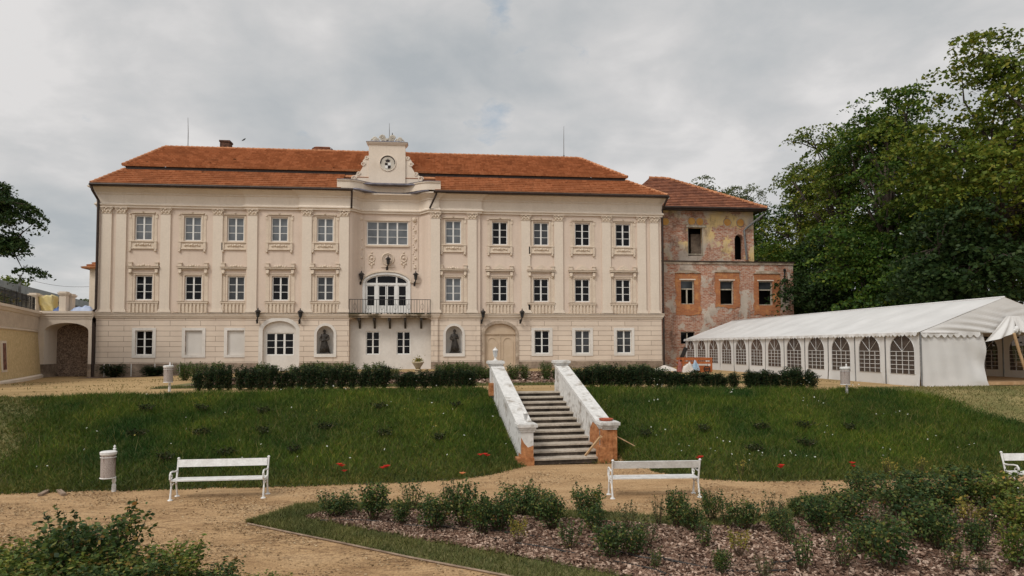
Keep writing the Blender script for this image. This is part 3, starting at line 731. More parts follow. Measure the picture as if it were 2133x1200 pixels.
house = thing('manor_house', 'long cream three-storey manor house with orange tiled roof and crested gable', 'house', ((XL + XR) / 2, YF, ZB))

def yface(x):
    if x < x1 or x > x6: return YF
    if x < x2 or x > x5: return YF - P1
    if x3 < x < x4: return YC + D
    return YC
W2X = [299, 401.5, 491, 583.5, 679, 944, 1041, 1127, 1213, 1297.5]
WW = 1.07
W2Z = (FZ(500, 299), FZ(449.5, 299)); W1Z = (FZ(625, 299), FZ(574, 299)); W0Z = (FZ(740, 300), FZ(688.5, 300))
w2 = [FX(p, 475) for p in W2X]; w1 = [FX(p, 600) for p in [299.5, 402.5, 492, 585, 679, 944, 1041, 1127, 1213, 1298]]
w0 = [FX(p, 715) for p in (300, 1129, 1213.5, 1300)]
blind = [FX(p, 715) for p in (403.5, 491)]
# walls of the two upper storeys, one panel for each straight stretch of the front
uw = MB()
for a, b in ((XL, x1), (x1, x2), (x2, x3), (x4, x5), (x5, x6), (x6, XR)):
    y = yface((a + b) / 2)
    hol = [(x - WW / 2, x + WW / 2, z0, z1) for xsn, (z0, z1) in ((w2, W2Z), (w1, W1Z)) for x in xsn if a < x < b]
    uw.panel(a, b, ZC1 - 0.05, ZCAP + 1.4, y, hol, 0.22)
for (p, q) in zip(CURVE[:-1], CURVE[1:]):
    if p[1] == q[1]: continue
    uw.add([(p[0], p[1], ZC1 - 0.4), (q[0], q[1], ZC1 - 0.4), (q[0], q[1], ZCAP + 1.4), (p[0], p[1], ZCAP + 1.4)], [(0, 1, 2, 3)])
YI = YC + D                       # middle of the curved bay
xi0, xi1 = CURVE[9][0], CURVE[10][0]
wwx = (FX(764, 480, YI), FX(850, 480, YI)); wwz = (FZ(510.5, 807, YI), FZ(461.5, 807, YI))
fdx = (FX(760, 620, YI), FX(850, 620, YI)); fdz = (5.42, FZ(590, 805, YI), FZ(572, 805, YI))
uw.panel(xi0, xi1, ZC1 - 0.4, ZCAP + 1.4, YI, [(wwx[0], wwx[1], wwz[0], wwz[1])], 0.2, arches=[(fdx[0], fdx[1], fdz[0], fdz[1], fdz[2])])
for a, ya, b, yb in ((x1, YF - P1, x1, YF), (x2, YC, x2, YF - P1), (x5, YC, x5, YF - P1), (x6, YF - P1, x6, YF)):
    uw.add([(a, ya, ZC1 - 0.05), (b, yb, ZC1 - 0.05), (b, yb, ZCAP + 1.4), (a, ya, ZCAP + 1.4)], [(0, 1, 2, 3)])
uw.add([(XL, YF, ZB), (XL, YF + 11, ZB), (XL, YF + 11, ZE), (XL, YF, ZE), (XR, YF, ZB), (XR, YF + 11, ZB), (XR, YF + 11, ZE), (XR, YF, ZE)], [(0, 1, 2, 3), (4, 7, 6, 5), (1, 5, 6, 2)])
part('upper_wall', uw, STUCCO, house)
# ground floor: rusticated, with blind windows, niches, a garage arch and an arched door
gz = {'nich': (FZ(737, 680), FZ(697, 680), FZ(679, 680)), 'gar': (ZB, FZ(690, 584), FZ(669, 584)), 'door': (ZB, FZ(696, 1041), FZ(674, 1041))}
niche = [(FX(662.5), FX(697.5)), (FX(928.5), FX(963))]
gar = (FX(550), FX(619)); door = (FX(1009), FX(1074))
gwl, gwr = MB(), MB()
stretch = [(XL, x1, [w0[0]] + blind, []), (x1, x2, [], [(*gar, *gz['gar'])]), (x2, x3, [], [(*niche[0], *gz['nich'])]), (x4, x5, [], []), (x5, x6, [], [(*niche[1], *gz['nich'])]), (x6, XR, w0[1:], [(*door, *gz['door'])])]
for a, b, ws, ar in stretch:
    y = yface((a + b) / 2)
    deep = bool(ar) and ar[0][2] != ZB
    gw = gwl if b <= x3 + 0.01 else gwr
    gw.panel(a, b, ZB if ar and not deep else ZP - 0.2, ZC0 + 0.1, y, [(x - WW / 2, x + WW / 2, *W0Z) for x in ws], 0.62 if deep else 0.22, arches=ar)
for a, ya, yb in ((x1, YF - P1, YF), (x2, YC, YF - P1), (x3, YC, YC + 0.8), (x4, YC, YC + 0.8), (x5, YC, YF - P1), (x6, YF - P1, YF)):
    gw = gwl if a <= x3 + 0.01 else gwr
    gw.add([(a, ya, ZB), (a, yb, ZB), (a, yb, ZC0 + 0.3), (a, ya, ZC0 + 0.3)], [(0, 1, 2, 3)])
part('ground_floor_wall', gwl, RUSTIC, house); part('ground_floor_wall', gwr, RUSTIC, house)
cw = MB()                                          # smooth white wall under the balcony
cz = (FZ(738.5, 800, YC + 0.7), FZ(690.5, 800, YC + 0.7)); cx = [(FX(762, 715, YC + 0.7), FX(791, 715, YC + 0.7)), (FX(826, 715, YC + 0.7), FX(855, 715, YC + 0.7))]
cw.panel(x3, x4, ZB, ZC0 + 0.3, YC + 0.7, [(a, b, *cz) for a, b in cx], 0.18)
part('white_wall', cw, WHITEWASH, house)
for seg in ([(XL, YF + 11), (XL, YF), (x1, YF), (x1, YF - P1), (FX(540), YF - P1)], [(x2, YC), (x3, YC)], [(x4, YC), (x5, YC), (x5, YF - P1), (x6, YF - P1), (x6, YF), (FX(1002), YF)], [(FX(1081), YF), (XR, YF), (XR, YF + 11)]):
    pl = MB(); pl.sweep(seg, [(-0.03, ZB), (0.07, ZB), (0.07, ZP), (-0.03, ZP + 0.04)]); part('plinth', pl, PLINTH, house)
for px in (222, 233, 278, 327, 363, 378):             # thin white conduits on the plinth
    x = FX(px); lines = MB(); lines.box(x - 0.02, x + 0.02, YF - 0.1, YF - 0.072, ZB, ZP); part('white_strip', lines, PAINT, house)
sc = MB()
SPROF = [(-0.03, ZC0), (0.05, ZC0), (0.06, ZC0 + 0.07), (0.12, ZC0 + 0.12), (0.13, ZC0 + 0.2), (0.17, ZC0 + 0.24), (0.17, ZC1 - 0.03), (-0.03, ZC1 + 0.03)]
i3 = PATH.index((x2, YC))
sc.sweep(PATH[:i3 + 1] + [(x3, YC)], SPROF); sc.sweep([(x4, YC)] + PATH[-6:], SPROF)
part('string_course', sc, CREAM, house)
lg = MB()
LP = [(0.0, ZC1 + 0.03), (0.20, ZC1 - 0.012), (0.20, ZC1 + 0.02), (0.0, ZC1 + 0.075)]
lg.sweep(PATH[:i3 + 1] + [(x3, YC)], LP); lg.sweep([(x4, YC)] + PATH[-6:], LP)
part('weathered_ledge', lg, WEATHER, house)
en = MB()
en.sweep(PATH, [(-0.05, ZCAP - 0.02), (0.12, ZCAP - 0.02), (0.12, ZCAP + 0.07), (0.20, ZCAP + 0.13), (0.20, ZCAP + 0.2), (0.14, ZCAP + 0.26), (0.10, ZCAP + 0.3), (0.10, ZE - 0.52), (0.15, ZE - 0.48), (0.15, ZE - 0.40),
               (0.22, ZE - 0.33), (0.34, ZE - 0.22), (0.46, ZE - 0.13), (0.50, ZE - 0.12), (0.50, ZE - 0.03), (-0.05, ZE - 0.03)])
part('entablature', en, CREAM, house)

# pilasters
PILX = [221.5, 252, 344.5, 453.5, 527, 641, 718, 907, 983, 1095, 1163.5, 1263, 1336, 1362.5]
shaft = MB(); w = 0.31; z0 = ZC1 + 0.05
shaft.box(-w, w, -0.10, 0.02, 0.22, ZCAP - z0 - 0.42)
shaft.box(-w - 0.10, w + 0.10, -0.17, 0.02, 0, 0.09); shaft.box(-w - 0.06, w + 0.06, -0.14, 0.02, 0.09, 0.17); shaft.box(-w - 0.03, w + 0.03, -0.12, 0.02, 0.17, 0.22)
shaft = shaft.mesh('pilaster', CREAM)
cap = MB()
cap.box(-w - 0.02, w + 0.02, -0.13, 0.02, 0, 0.05)
cap.box(-w + 0.03, w - 0.03, -0.12, 0.02, 0.05, 0.34); cap.box(-w - 0.08, w + 0.08, -0.20, 0.02, 0.36, 0.44)
for sx in (-1, 1):
    cap.tube([(sx * (w - 0.02) + 0.09 * math.cos(a) * k, -0.15, 0.27 + 0.09 * math.sin(a) * k) for a, k in [(i * 0.7, 1 - i * 0.07) for i in range(11)]], 0.028, 5)
for i in range(5):
    x = -w + 0.09 + i * (2 * w - 0.18) / 4
    cap.ball((x, -0.13, 0.13 + 0.08 * (i % 2)), 0.07, 6, sz=1.4)
cap.ball((0, -0.17, 0.34), 0.07, 6)
cap = cap.mesh('capital', ORN)
off = worldloc(house)
for px in PILX:
    x = FX(px, 550); y = yface(x)
    p = link('pilaster', shaft, house, Vector((x, y, z0)) - off)
    link('capital', cap, p, (0, 0, ZCAP - z0 - 0.42))
for a, b in ((XL, FX(209)), (FX(1375), XR)):
    ws = MB(); ws.box(a + 0.003, b, YF - 0.05, YF + 0.01, ZC1 + 0.03, ZCAP - 0.03); part('corner_strip', ws, STUCCO, house)

# windows
def make_window(x, z0, z1, w, y, cols, rows, glass_mat, fr=0.065, post=0.10, bar=0.032, mat=None, parent=None, name='window'):
    key = (round(w, 3), round(z1 - z0, 3), cols, rows, fr)
    if key not in WIN:
        h = z1 - z0; mb = MB(); hw = w / 2
        mb.box(-hw, -hw + fr, 0, 0.07, 0, h); mb.box(hw - fr, hw, 0, 0.07, 0, h)
        mb.box(-hw + fr, hw - fr, 0, 0.07, 0, fr); mb.box(-hw + fr, hw - fr, 0, 0.07, h - fr, h)
        inner = w - 2 * fr
        for c in range(1, cols):
            cx_ = -hw + fr + inner * c / cols; mb.box(cx_ - post / 2, cx_ + post / 2, 0.004, 0.066, fr, h - fr)
        for c in range(cols):
            a = -hw + fr + inner * c / cols + (post / 2 if c else 0); b = -hw + fr + inner * (c + 1) / cols - (post / 2 if c < cols - 1 else 0)
            for r_ in range(1, rows):
                zz = fr + (h - 2 * fr) * r_ / rows; mb.box(a, b, 0.012, 0.05, zz - bar / 2, zz + bar / 2)
        fm = mb.mesh('window', mat or PAINT)
        g = MB(); g.box(-hw + 0.02, hw - 0.02, 0.035, 0.043, 0.02, h - 0.02)
        WIN[key] = (fm, g)
    fm, g = WIN[key]
    k2 = key + (glass_mat.name,)
    if k2 not in WIN: WIN[k2] = g.mesh('pane', glass_mat)
    o = link(name, fm, parent, Vector((x, y, z0)) - worldloc(parent))
    link('pane', WIN[k2], o)
    return o
WIN = {}
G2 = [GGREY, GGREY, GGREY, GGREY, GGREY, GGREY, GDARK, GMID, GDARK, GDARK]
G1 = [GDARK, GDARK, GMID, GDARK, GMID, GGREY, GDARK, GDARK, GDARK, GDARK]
G0 = [GDARK, GDARK, GMID, GMID]
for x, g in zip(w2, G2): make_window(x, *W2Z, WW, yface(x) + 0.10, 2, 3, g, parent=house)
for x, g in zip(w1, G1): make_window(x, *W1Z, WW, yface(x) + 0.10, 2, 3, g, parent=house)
for x, g in zip(w0, G0): make_window(x, *W0Z, WW, YF + 0.08, 2, 3, g, parent=house)
for a, b in cx: make_window((a + b) / 2, *cz, b - a, YC + 0.78, 2, 3, GDARK, parent=house)
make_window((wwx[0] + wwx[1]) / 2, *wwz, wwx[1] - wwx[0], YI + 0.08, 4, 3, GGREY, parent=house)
# stucco dressings around them
def dress(kind):
    mb = MB(); wd = MB(); hw = WW / 2
    if kind == 2:
        h = W2Z[1] - W2Z[0]
        for s in (-1, 1):
            mb.box(*sorted((s * (hw + 0.02), s * (hw + 0.12))), -0.04, 0.01, -0.05, h + 0.05); mb.box(*sorted((s * (hw + 0.14), s * (hw + 0.32))), -0.025, 0.01, -0.05, h + 0.02)
            mb.box(*sorted((s * (hw + 0.22), s * (hw + 0.36))), -0.05, 0.01, h - 0.16, h + 0.04)
            mb.box(*sorted((s * (hw + 0.17), s * (hw + 0.33))), -0.10, 0.01, -0.62, -0.06); mb.ball((s * (hw + 0.25), -0.06, -0.70), 0.085, 6)
            mb.ball((s * (hw + 0.30), -0.03, h + 0.1), 0.07, 6)
        mb.box(-hw - 0.12, hw + 0.12, -0.04, 0.01, h + 0.05, h + 0.11); mb.box(-hw - 0.2, hw + 0.2, -0.12, 0.01, h + 0.16, h + 0.22)
        mb.box(-hw - 0.34, hw + 0.34, -0.12, 0.01, -0.12, -0.055); mb.box(-hw - 0.17, hw + 0.17, -0.05, 0.01, -0.52, -0.12); mb.box(-hw - 0.2, hw + 0.2, -0.10, 0.01, -0.58, -0.52)
        for i in range(7): mb.ball((-hw + 0.09 + i * (WW - 0.18) / 6, -0.06, -0.32 + 0.03 * (i % 2)), 0.075 if i != 3 else 0.10, 6)
        wd.box(-hw - 0.21, hw + 0.21, -0.125, 0.0, h + 0.22, h + 0.235); wd.ball((0, -0.08, h + 0.24), 0.09, 6, sz=0.7)
    else:
        h = W1Z[1] - W1Z[0]
        for s in (-1, 1):
            mb.box(*sorted((s * (hw + 0.02), s * (hw + 0.12))), -0.04, 0.01, -0.05, h + 0.05); mb.box(*sorted((s * (hw + 0.16), s * (hw + 0.40))), -0.025, 0.01, -0.05, h + 0.2)
            mb.box(*sorted((s * (hw + 0.18), s * (hw + 0.36))), -0.17, 0.01, h + 0.22, h + 0.42); mb.ball((s * (hw + 0.27), -0.14, h + 0.2), 0.09, 6)
            mb.box(*sorted((s * (hw + 0.18), s * (hw + 0.38))), -0.14, 0.01, h + 0.62, h + 0.82); mb.box(*sorted((s * (hw + 0.15), s * (hw + 0.41))), -0.17, 0.01, h + 0.82, h + 0.87)
            mb.ball((s * (hw + 0.24), -0.05, h + 0.08), 0.06, 6)
        mb.box(-hw - 0.12, hw + 0.12, -0.04, 0.01, h + 0.05, h + 0.11)
        mb.box(-hw - 0.40, hw + 0.40, -0.06, 0.01, h + 0.14, h + 0.19); mb.box(-hw - 0.15, hw + 0.15, -0.10, 0.01, h + 0.40, h + 0.46)
        mb.box(-hw - 0.44, hw + 0.44, -0.21, 0.01, h + 0.49, h + 0.57)
        wd.box(-hw - 0.46, hw + 0.46, -0.235, 0.0, h + 0.57, h + 0.605); wd.box(-hw - 0.42, hw + 0.42, -0.165, 0.0, h + 0.465, h + 0.487)
        for i in range(5): mb.ball((-0.32 + 0.16 * i, -0.08, h + 0.64 + (0.05 if i == 2 else 0)), 0.085, 6)
        # blind balustrade under the sill
        mb.box(-hw - 0.42, hw + 0.42, -0.14, 0.01, -0.20, -0.10); mb.box(-hw - 0.40, hw + 0.40, -0.03, 0.01, -0.86, -0.20)
        n = 8; ww = WW + 0.8
        for i in range(n):
            x = -ww / 2 + ww * (i + 0.5) / n
            mb.box(x - 0.062, x + 0.062, -0.10, 0.0, -0.86, -0.30)
            mb.box(x - 0.10, x + 0.10, -0.10, 0.0, -0.30, -0.2)
        wd.box(-hw - 0.44, hw + 0.44, -0.155, 0.0, -0.10, -0.075)
    return mb.mesh('window_surround', ORN), wd.mesh('window_ledge', WEATHER)
D2, D1 = dress(2), dress(1)
for (d, xsn, z) in ((D2, w2, W2Z[0]), (D1, w1, W1Z[0])):
    for x in xsn:
        o = link('window_surround', d[0], house, Vector((x, yface(x), z)) - off); link('window_ledge', d[1], o)
for px in (1127, 1213, 1298, 1041):           # small pediments on the hoods of the right wing
    ped = MB(); x = FX(px, 560); z = W1Z[1] + 0.61; y = yface(x)
    ped.prism([(x - 0.46, z), (x + 0.46, z), (x + 0.40, z + 0.10), (x, z + 0.36), (x - 0.40, z + 0.10)], y - 0.14, y + 0.01); part('hood_pediment', ped, ORN, house)
# ground floor: white surrounds, blocked windows, niches, arches
for x in w0 + blind:
    a, b, c, d = x - WW / 2, x + WW / 2, *W0Z
    gs = MB(); gs.ring([(a, c), (b, c), (b, d), (a, d)], [(a - 0.2, c - 0.17), (b + 0.2, c - 0.17), (b + 0.2, d + 0.17), (a - 0.2, d + 0.17)], YF - 0.04, YF + 0.005, closed=True)
    part('white_surround', gs, WHITEWASH, house)
for (a, b), y in ((niche[0], YC), (niche[1], YF - P1)):
    c, sp, tp = gz['nich']; k = 0.17; gs = MB()
    gs.ring([(a, c)] + arc_pts(a, b, sp, tp) + [(b, c)], [(a - k, c)] + arc_pts(a - k, b + k, sp, tp + k) + [(b + k, c)], y - 0.05, y + 0.005)
    gs.box(a - k, b + k, y - 0.07, y + 0.004, c - 0.22, c)
    part('white_surround', gs, WHITEWASH, house)
a, b = gar; c, sp, tp = gz['gar']; k = 0.26; gs = MB()
gs.ring([(a, c)] + arc_pts(a, b, sp, tp) + [(b, c)], [(a - k, c)] + arc_pts(a - k, b + k, sp, tp + k) + [(b + k, c)], YF - P1 - 0.05, YF - P1 + 0.005)
part('white_surround', gs, WHITEWASH, house)
for x in blind:
    bl = MB(); bl.box(x - WW / 2 - 0.02, x + WW / 2 + 0.02, YF + 0.10, YF + 0.14, W0Z[0] - 0.02, W0Z[1] + 0.02); part('blocked_window', bl, BLIND, house)
def niche_mesh(a, b, y, depth):
    mb = MB(); c, sp, tp = gz['nich']; n = 10
    ring = [(a, c)] + arc_pts(a, b, sp, tp) + [(b, c)]
    cx_ = (a + b) / 2
    lay = [(1.0, 0.18), (0.96, depth * 0.55), (0.82, depth * 0.8), (0.5, depth * 0.96), (0.0, depth)]
    vs = [(cx_ + (p[0] - cx_) * k, y + dd, c + (p[1] - c) * (0.5 + 0.5 * k) if k else sp - 0.4) for k, dd in lay for p in ring]
    m_ = len(ring)
    fs = [(i * m_ + k, i * m_ + k + 1, (i + 1) * m_ + k + 1, (i + 1) * m_ + k) for i in range(len(lay) - 1) for k in range(m_ - 1)]
    mb.add(vs, fs); mb.add([(a, y, c + 0.004), (b, y, c + 0.004), (b, y + depth, c + 0.004), (a, y + depth, c + 0.004)], [(0, 1, 2, 3)])
    return mb
for (a, b), y in ((niche[0], YC), (niche[1], YF - P1)): part('niche', niche_mesh(a, b, y, 0.6), WHITEWASH, house, True)
# garage arch filled with a white wall holding a three-light window
a, b = gar; c, sp, tp = gz['gar']; y = YF - P1 + 0.16
gwx = (FX(555.5), FX(613.5)); gwz = (FZ(740, 584), FZ(693.5, 584))
gf = MB(); gf.panel(a - 0.02, b + 0.02, c, tp, y, [(*gwx, *gwz)], 0.12)
part('arch_infill', gf, WHITEWASH, house)
make_window((gwx[0] + gwx[1]) / 2, *gwz, gwx[1] - gwx[0], y + 0.05, 3, 3, GDARK, parent=house, post=0.13)
# arched double door
a, b = door; c, sp, tp = gz['door']; y = YF + 0.17
ds = MB(); k = 0.2
ds.ring([(a, c)] + arc_pts(a, b, sp, tp) + [(b, c)], [(a - k, c)] + arc_pts(a - k, b + k, sp, tp + k) + [(b + k, c)], YF - 0.05, YF + 0.005)
part('door_surround', ds, pm('stained_stone', (0.28, 0.21, 0.155), (0.50, 0.41, 0.32), 1.1, 0.9, 0.15, fine=(8, 0.15)), house)
dr = MB(); m_ = (a + b) / 2; zt = sp - 0.02
dr.prism([(a + 0.01, zt + 0.09)] + [(px_, max(pz_, zt + 0.09)) for px_, pz_ in arc_pts(a + 0.01, b - 0.01, sp, tp - 0.01)] + [(b - 0.01, zt + 0.09)], y - 0.03, y + 0.03)
dr.box(a + 0.005, b - 0.005, y - 0.09, y + 0.03, zt, zt + 0.085)
for s in (-1, 1):
    lo_, hi_ = sorted((m_ + s * 0.012, m_ + s * (m_ - a - 0.01)))
    dr.box(lo_, hi_, y, y + 0.05, c, zt)
    q0, q1 = lo_ + 0.14, hi_ - 0.14
    arc = arc_pts(q0, q1, zt - 0.62, zt - 0.18, 10); arc2 = arc_pts(q0 + 0.07, q1 - 0.07, zt - 0.62, zt - 0.25, 10)
    dr.ring([(q0 + 0.07, c + 0.7)] + arc2 + [(q1 - 0.07, c + 0.7)], [(q0, c + 0.63)] + arc + [(q1, c + 0.63)], y - 0.035, y + 0.001)
    dr.box(q0, q1, y - 0.03, y + 0.001, c + 0.25, c + 0.55)
dr.box(m_ - 0.03, m_ + 0.03, y - 0.05, y + 0.02, c, zt - 0.003)
dro = part('door', dr, DOORPAINT, house)
hd = MB(); hd.tube([(m_ + 0.12, y - 0.01, c + 1.05), (m_ + 0.12, y - 0.08, c + 1.05), (m_ + 0.2, y - 0.08, c + 1.05)], 0.015, 6)
part('handle', hd, DARKMET, dro)
# balcony door: arched frame with fanlight, side lights and a double door
a, b = fdx; z0, sp, tp = fdz; y = YI + 0.06
fr = MB(); k = 0.09
fr.ring([(a + k, z0)] + arc_pts(a + k, b - k, sp, tp - k) + [(b - k, z0)], [(a, z0)] + arc_pts(a, b, sp, tp) + [(b, z0)], y, y + 0.09)
k2 = 0.16
fr.ring([(a, z0)] + arc_pts(a, b, sp, tp) + [(b, z0)], [(a - k2, z0)] + arc_pts(a - k2, b + k2, sp, tp + k2) + [(b + k2, z0)], YI - 0.06, YI + 0.004)
zt = sp - 0.04
fr.box(a + k, b - k, y - 0.03, y + 0.08, zt - 0.09, zt + 0.06)
W_ = b - a; m1, m2 = a + W_ * 0.27, b - W_ * 0.27; mm = (a + b) / 2
def arcz(x): return sp + (tp - sp) * math.sqrt(max(0, 1 - ((x - mm) / (W_ / 2)) ** 2))
for x in (m1, m2):
    fr.box(x - 0.09, x + 0.09, y - 0.02, y + 0.085, z0, zt - 0.09); fr.box(x - 0.05, x + 0.05, y + 0.004, y + 0.08, zt + 0.06, arcz(x) - 0.04)
zk = z0 + 0.55
for p, q in ((a + k, m1 - 0.09), (m1 + 0.09, mm - 0.015), (mm + 0.015, m2 - 0.09), (m2 + 0.09, b - k)):
    fr.box(p, q, y + 0.012, y + 0.07, z0, zk); fr.box(p, p + 0.07, y + 0.01, y + 0.072, zk, zt - 0.16); fr.box(q - 0.07, q, y + 0.01, y + 0.072, zk, zt - 0.16)
    fr.box(p, q, y + 0.01, y + 0.072, zt - 0.16, zt - 0.09); zm = (zk + zt - 0.16) / 2; fr.box(p + 0.07, q - 0.07, y + 0.02, y + 0.06, zm - 0.02, zm + 0.02)
bd = part('balcony_door', fr, PAINT, house)
g = MB(); g.prism([(a + 0.03, z0 + 0.2)] + arc_pts(a + 0.03, b - 0.03, sp, tp - 0.03) + [(b - 0.03, z0 + 0.2)], y + 0.045, y + 0.05)
part('pane', g, GDARK, bd)
dk = MB(); dk.prism([(mm + (px_ - mm) * 1.0, pz_) for px_, pz_ in arc_pts(a - 0.24, b + 0.24, sp + 0.12, tp + 0.28)] + [(mm + (px_ - mm) * 0.96, pz_ - 0.10) for px_, pz_ in arc_pts(a - 0.24, b + 0.24, sp + 0.12, tp + 0.28)][::-1], YI - 0.13, YI + 0.004)
for s in (-1, 1): dk.box(*sorted((mm + s * (W_ / 2 + 0.12), mm + s * (W_ / 2 + 0.8))), YI - 0.10, YI + 0.003, sp + 0.02, sp + 0.13)
part('arch_hood', dk, ORN, house)
# sill and head of the wide window, ornaments of the curved bay
o_ = MB()
o_.box(wwx[0] - 0.08, wwx[1] + 0.08, YI - 0.10, YI + 0.01, wwz[0] - 0.13, wwz[0] - 0.01); o_.box(wwx[0] - 0.12, wwx[1] + 0.12, YI - 0.05, YI + 0.01, wwz[1] + 0.03, wwz[1] + 0.11)
def circ(cx_, cz_, r, y, rt, n=20, e=1.0): return [(cx_ + r * math.cos(2 * PI * i / n), y, cz_ + e * r * math.sin(2 * PI * i / n)) for i in range(n + 1)]
mx, mz = FX(808, 540, YI), FZ(540, 808, YI)
o_.tube(circ(mx, mz, 0.40, YI - 0.02, 0), 0.055, 6); o_.tube(circ(mx, mz, 0.30, YI - 0.01, 0), 0.03, 6)
o_.box(mx - 0.45, mx + 0.45, YI - 0.06, YI + 0.01, mz - 0.56, mz - 0.50)
for px in (774, 841):
    ox, oz = FX(px, 540, YI), FZ(538, px, YI)
    o_.tube(circ(ox, oz, 0.2, YI - 0.02, 0, 16, 1.25), 0.045, 6); o_.ball((ox, YI - 0.03, oz), 0.09, 8)
    for i, (dx, dz, r_) in enumerate(((0, 0.38, 0.07), (-0.13, -0.36, 0.08), (0.13, -0.36, 0.08), (0, -0.48, 0.09), (0, -0.62, 0.06))): o_.ball((ox + dx, YI - 0.01, oz + dz), r_, 6)
for px in (751, 863):
    sx = FX(px, 500, YI)
    o_.box(sx - 0.26, sx - 0.22, YI - 0.04, YI + 0.01, FZ(565, px, YI), ZCAP - 0.05); o_.box(sx + 0.22, sx + 0.26, YI - 0.04, YI + 0.01, FZ(565, px, YI), ZCAP - 0.05)
    zz = ZCAP - 0.5; k = 0
    while zz > FZ(562, px, YI):
        o_.ball((sx + 0.09 * math.sin(k * 1.7), YI, zz), 0.10 if k % 4 == 0 else 0.055, 6); zz -= 0.16; k += 1
    o_.ball((sx, YI, ZCAP - 0.38), 0.17, 8); 
part('bay_ornament', o_, ORN, house)
# balcony
bs = MB(); zs = ZC1 - 0.06
bs.box(x3 + 0.01, x4 - 0.01, YC - 0.28, YI + 0.05, zs - 0.10, zs); bs.box(x3 + 0.03, x4 - 0.03, YC - 0.18, YI, zs - 0.24, zs - 0.102); 
bal = part('balcony', bs, pm('mossy_balcony_slab', (0.13, 0.10, 0.06), (0.47, 0.39, 0.30), 1.2, 0.95, 0.2, lo=0.42, hi=0.56), house)
cb = MB()
for i in range(90):
    x = x3 + 0.1 + random.random() ** 0.8 * (x4 - x3 - 0.2); 
    if random.random() < 0.6: x = x3 + 0.1 + random.random() * 1.1 if random.random() < .5 else x4 - 0.1 - random.random() * 1.2
    cb.ball((x, YC - 0.15 + 0.1 * random.random(), zs + 0.01), 0.05 + 0.05 * random.random(), 6, sz=0.8)
part('moss', cb, pm('dark_moss', (0.02, 0.022, 0.008), (0.06, 0.055, 0.02), 6, 0.95), bal)
rl = MB(); ry = YC - 0.24; zt = zs + 0.98
rl.tube([(x3 + 0.05, ry, zt), (x4 - 0.05, ry, zt)], 0.022, 6); rl.tube([(x3 + 0.05, ry, zs + 0.08), (x4 - 0.05, ry, zs + 0.08)], 0.018, 6)
n = 30
for i in range(n + 1):
    x = x3 + 0.05 + (x4 - x3 - 0.1) * i / n
    rl.tube([(x, ry, zs), (x, ry, zt)], 0.018 if i % 5 == 0 else 0.011, 5)
    if i % 5 == 2: rl.tube(circ(x, zs + 0.5, 0.11, ry, 0, 10, 1.8), 0.009, 4)
for s in (x3 + 0.05, x4 - 0.05): rl.tube([(s, ry, zt), (s, YC, zt)], 0.02, 5)
part('railing', rl, DARKMET, bal)
for px in (747.5, 779, 811, 843.5, 877):
    x = FX(px, 665, YC); br = MB()
    br.prism([(0, 0), (0, 0), (0, 0)], 0, 0) if False else br.add([(x - 0.07, YC + 0.69, zs - 0.242), (x + 0.07, YC + 0.69, zs - 0.242), (x + 0.07, YC - 0.1, zs - 0.242), (x - 0.07, YC - 0.1, zs - 0.242), (x - 0.07, YC + 0.69, zs - 0.95), (x + 0.07, YC + 0.69, zs - 0.95), (x + 0.07, YC - 0.1, zs - 0.40), (x - 0.07, YC - 0.1, zs - 0.40), (x - 0.07, YC + 0.35, zs - 0.55), (x + 0.07, YC + 0.35, zs - 0.55)],
        [(0, 1, 2, 3), (3, 2, 6, 7), (7, 6, 9, 8), (8, 9, 5, 4), (0, 3, 7, 8, 4), (1, 5, 9, 6, 2), (0, 4, 5, 1)])
    part('bracket', br, BRONZE, bal)

# ------------------------------------------------------------------ roof
YE = YF - 0.80
YT1 = YF + 1.55
zT1 = (onY(262, 353, YT1).z + onY(1302, 377, YT1).z) / 2
xe0, xe1 = onY(189, 390, YE).x, onY(1391, 412, YE).x
xt0, xt1 = onY(262, 353, YT1).x, onY(1302, 377, YT1).x
YU, zU = YT1 - 0.22, zT1 + 0.20
YR = YF + 5.0
zR = (onY(345, 310, YR).z + onY(1207, 328, YR).z) / 2
xr0, xr1 = onY(345, 310, YR).x, onY(1207, 328, YR).x
YBK = 2 * YR - YE
def rows(mb, A0, A1, B0, B1, n, lift=0.13):
    A0, A1, B0, B1 = map(Vector, (A0, A1, B0, B1))
    nn = (A1 - A0).cross(B0 - A0).normalized() * lift
    if nn.z < 0: nn = -nn
    for i in range(n):
        a, b = i / n, (i + 1) / n
        p0, p1, q0, q1 = A0.lerp(B0, a), A1.lerp(B1, a), A0.lerp(B0, b), A1.lerp(B1, b)
        mb.add([p0 + nn, p1 + nn, q1 + nn * 0.1, q0 + nn * 0.1, p0 - nn * 0.2, p1 - nn * 0.2], [(0, 1, 2, 3), (4, 5, 1, 0)])
rf = MB()
gx0, gx1 = FX(712), FX(906)
def tx(x): return x + 0.0
s = (YT1 - YE)
rows(rf, (xe0, YE, ZE), (gx0, YE, ZE), (xt0, YT1, zT1), (gx0, YT1, zT1), 8)
rows(rf, (gx1, YE, ZE), (xe1, YE, ZE), (gx1, YT1, zT1), (xt1, YT1, zT1), 8)
rows(rf, (gx0, YF + 1.2, zT1 - 0.35), (gx1, YF + 1.2, zT1 - 0.35), (gx0, YT1, zT1 - 0.02), (gx1, YT1, zT1 - 0.02), 1)
rows(rf, (xe0, YBK, ZE), (xe0, YE, ZE), (xt0, YBK - s, zT1), (xt0, YT1, zT1), 9)
rows(rf, (xe1, YE, ZE), (xe1, YBK, ZE), (xt1, YT1, zT1), (xt1, YBK - s, zT1), 9)
rows(rf, (xe1, YBK, ZE), (xe0, YBK, ZE), (xt1, YBK - s, zT1), (xt0, YBK - s, zT1), 5)
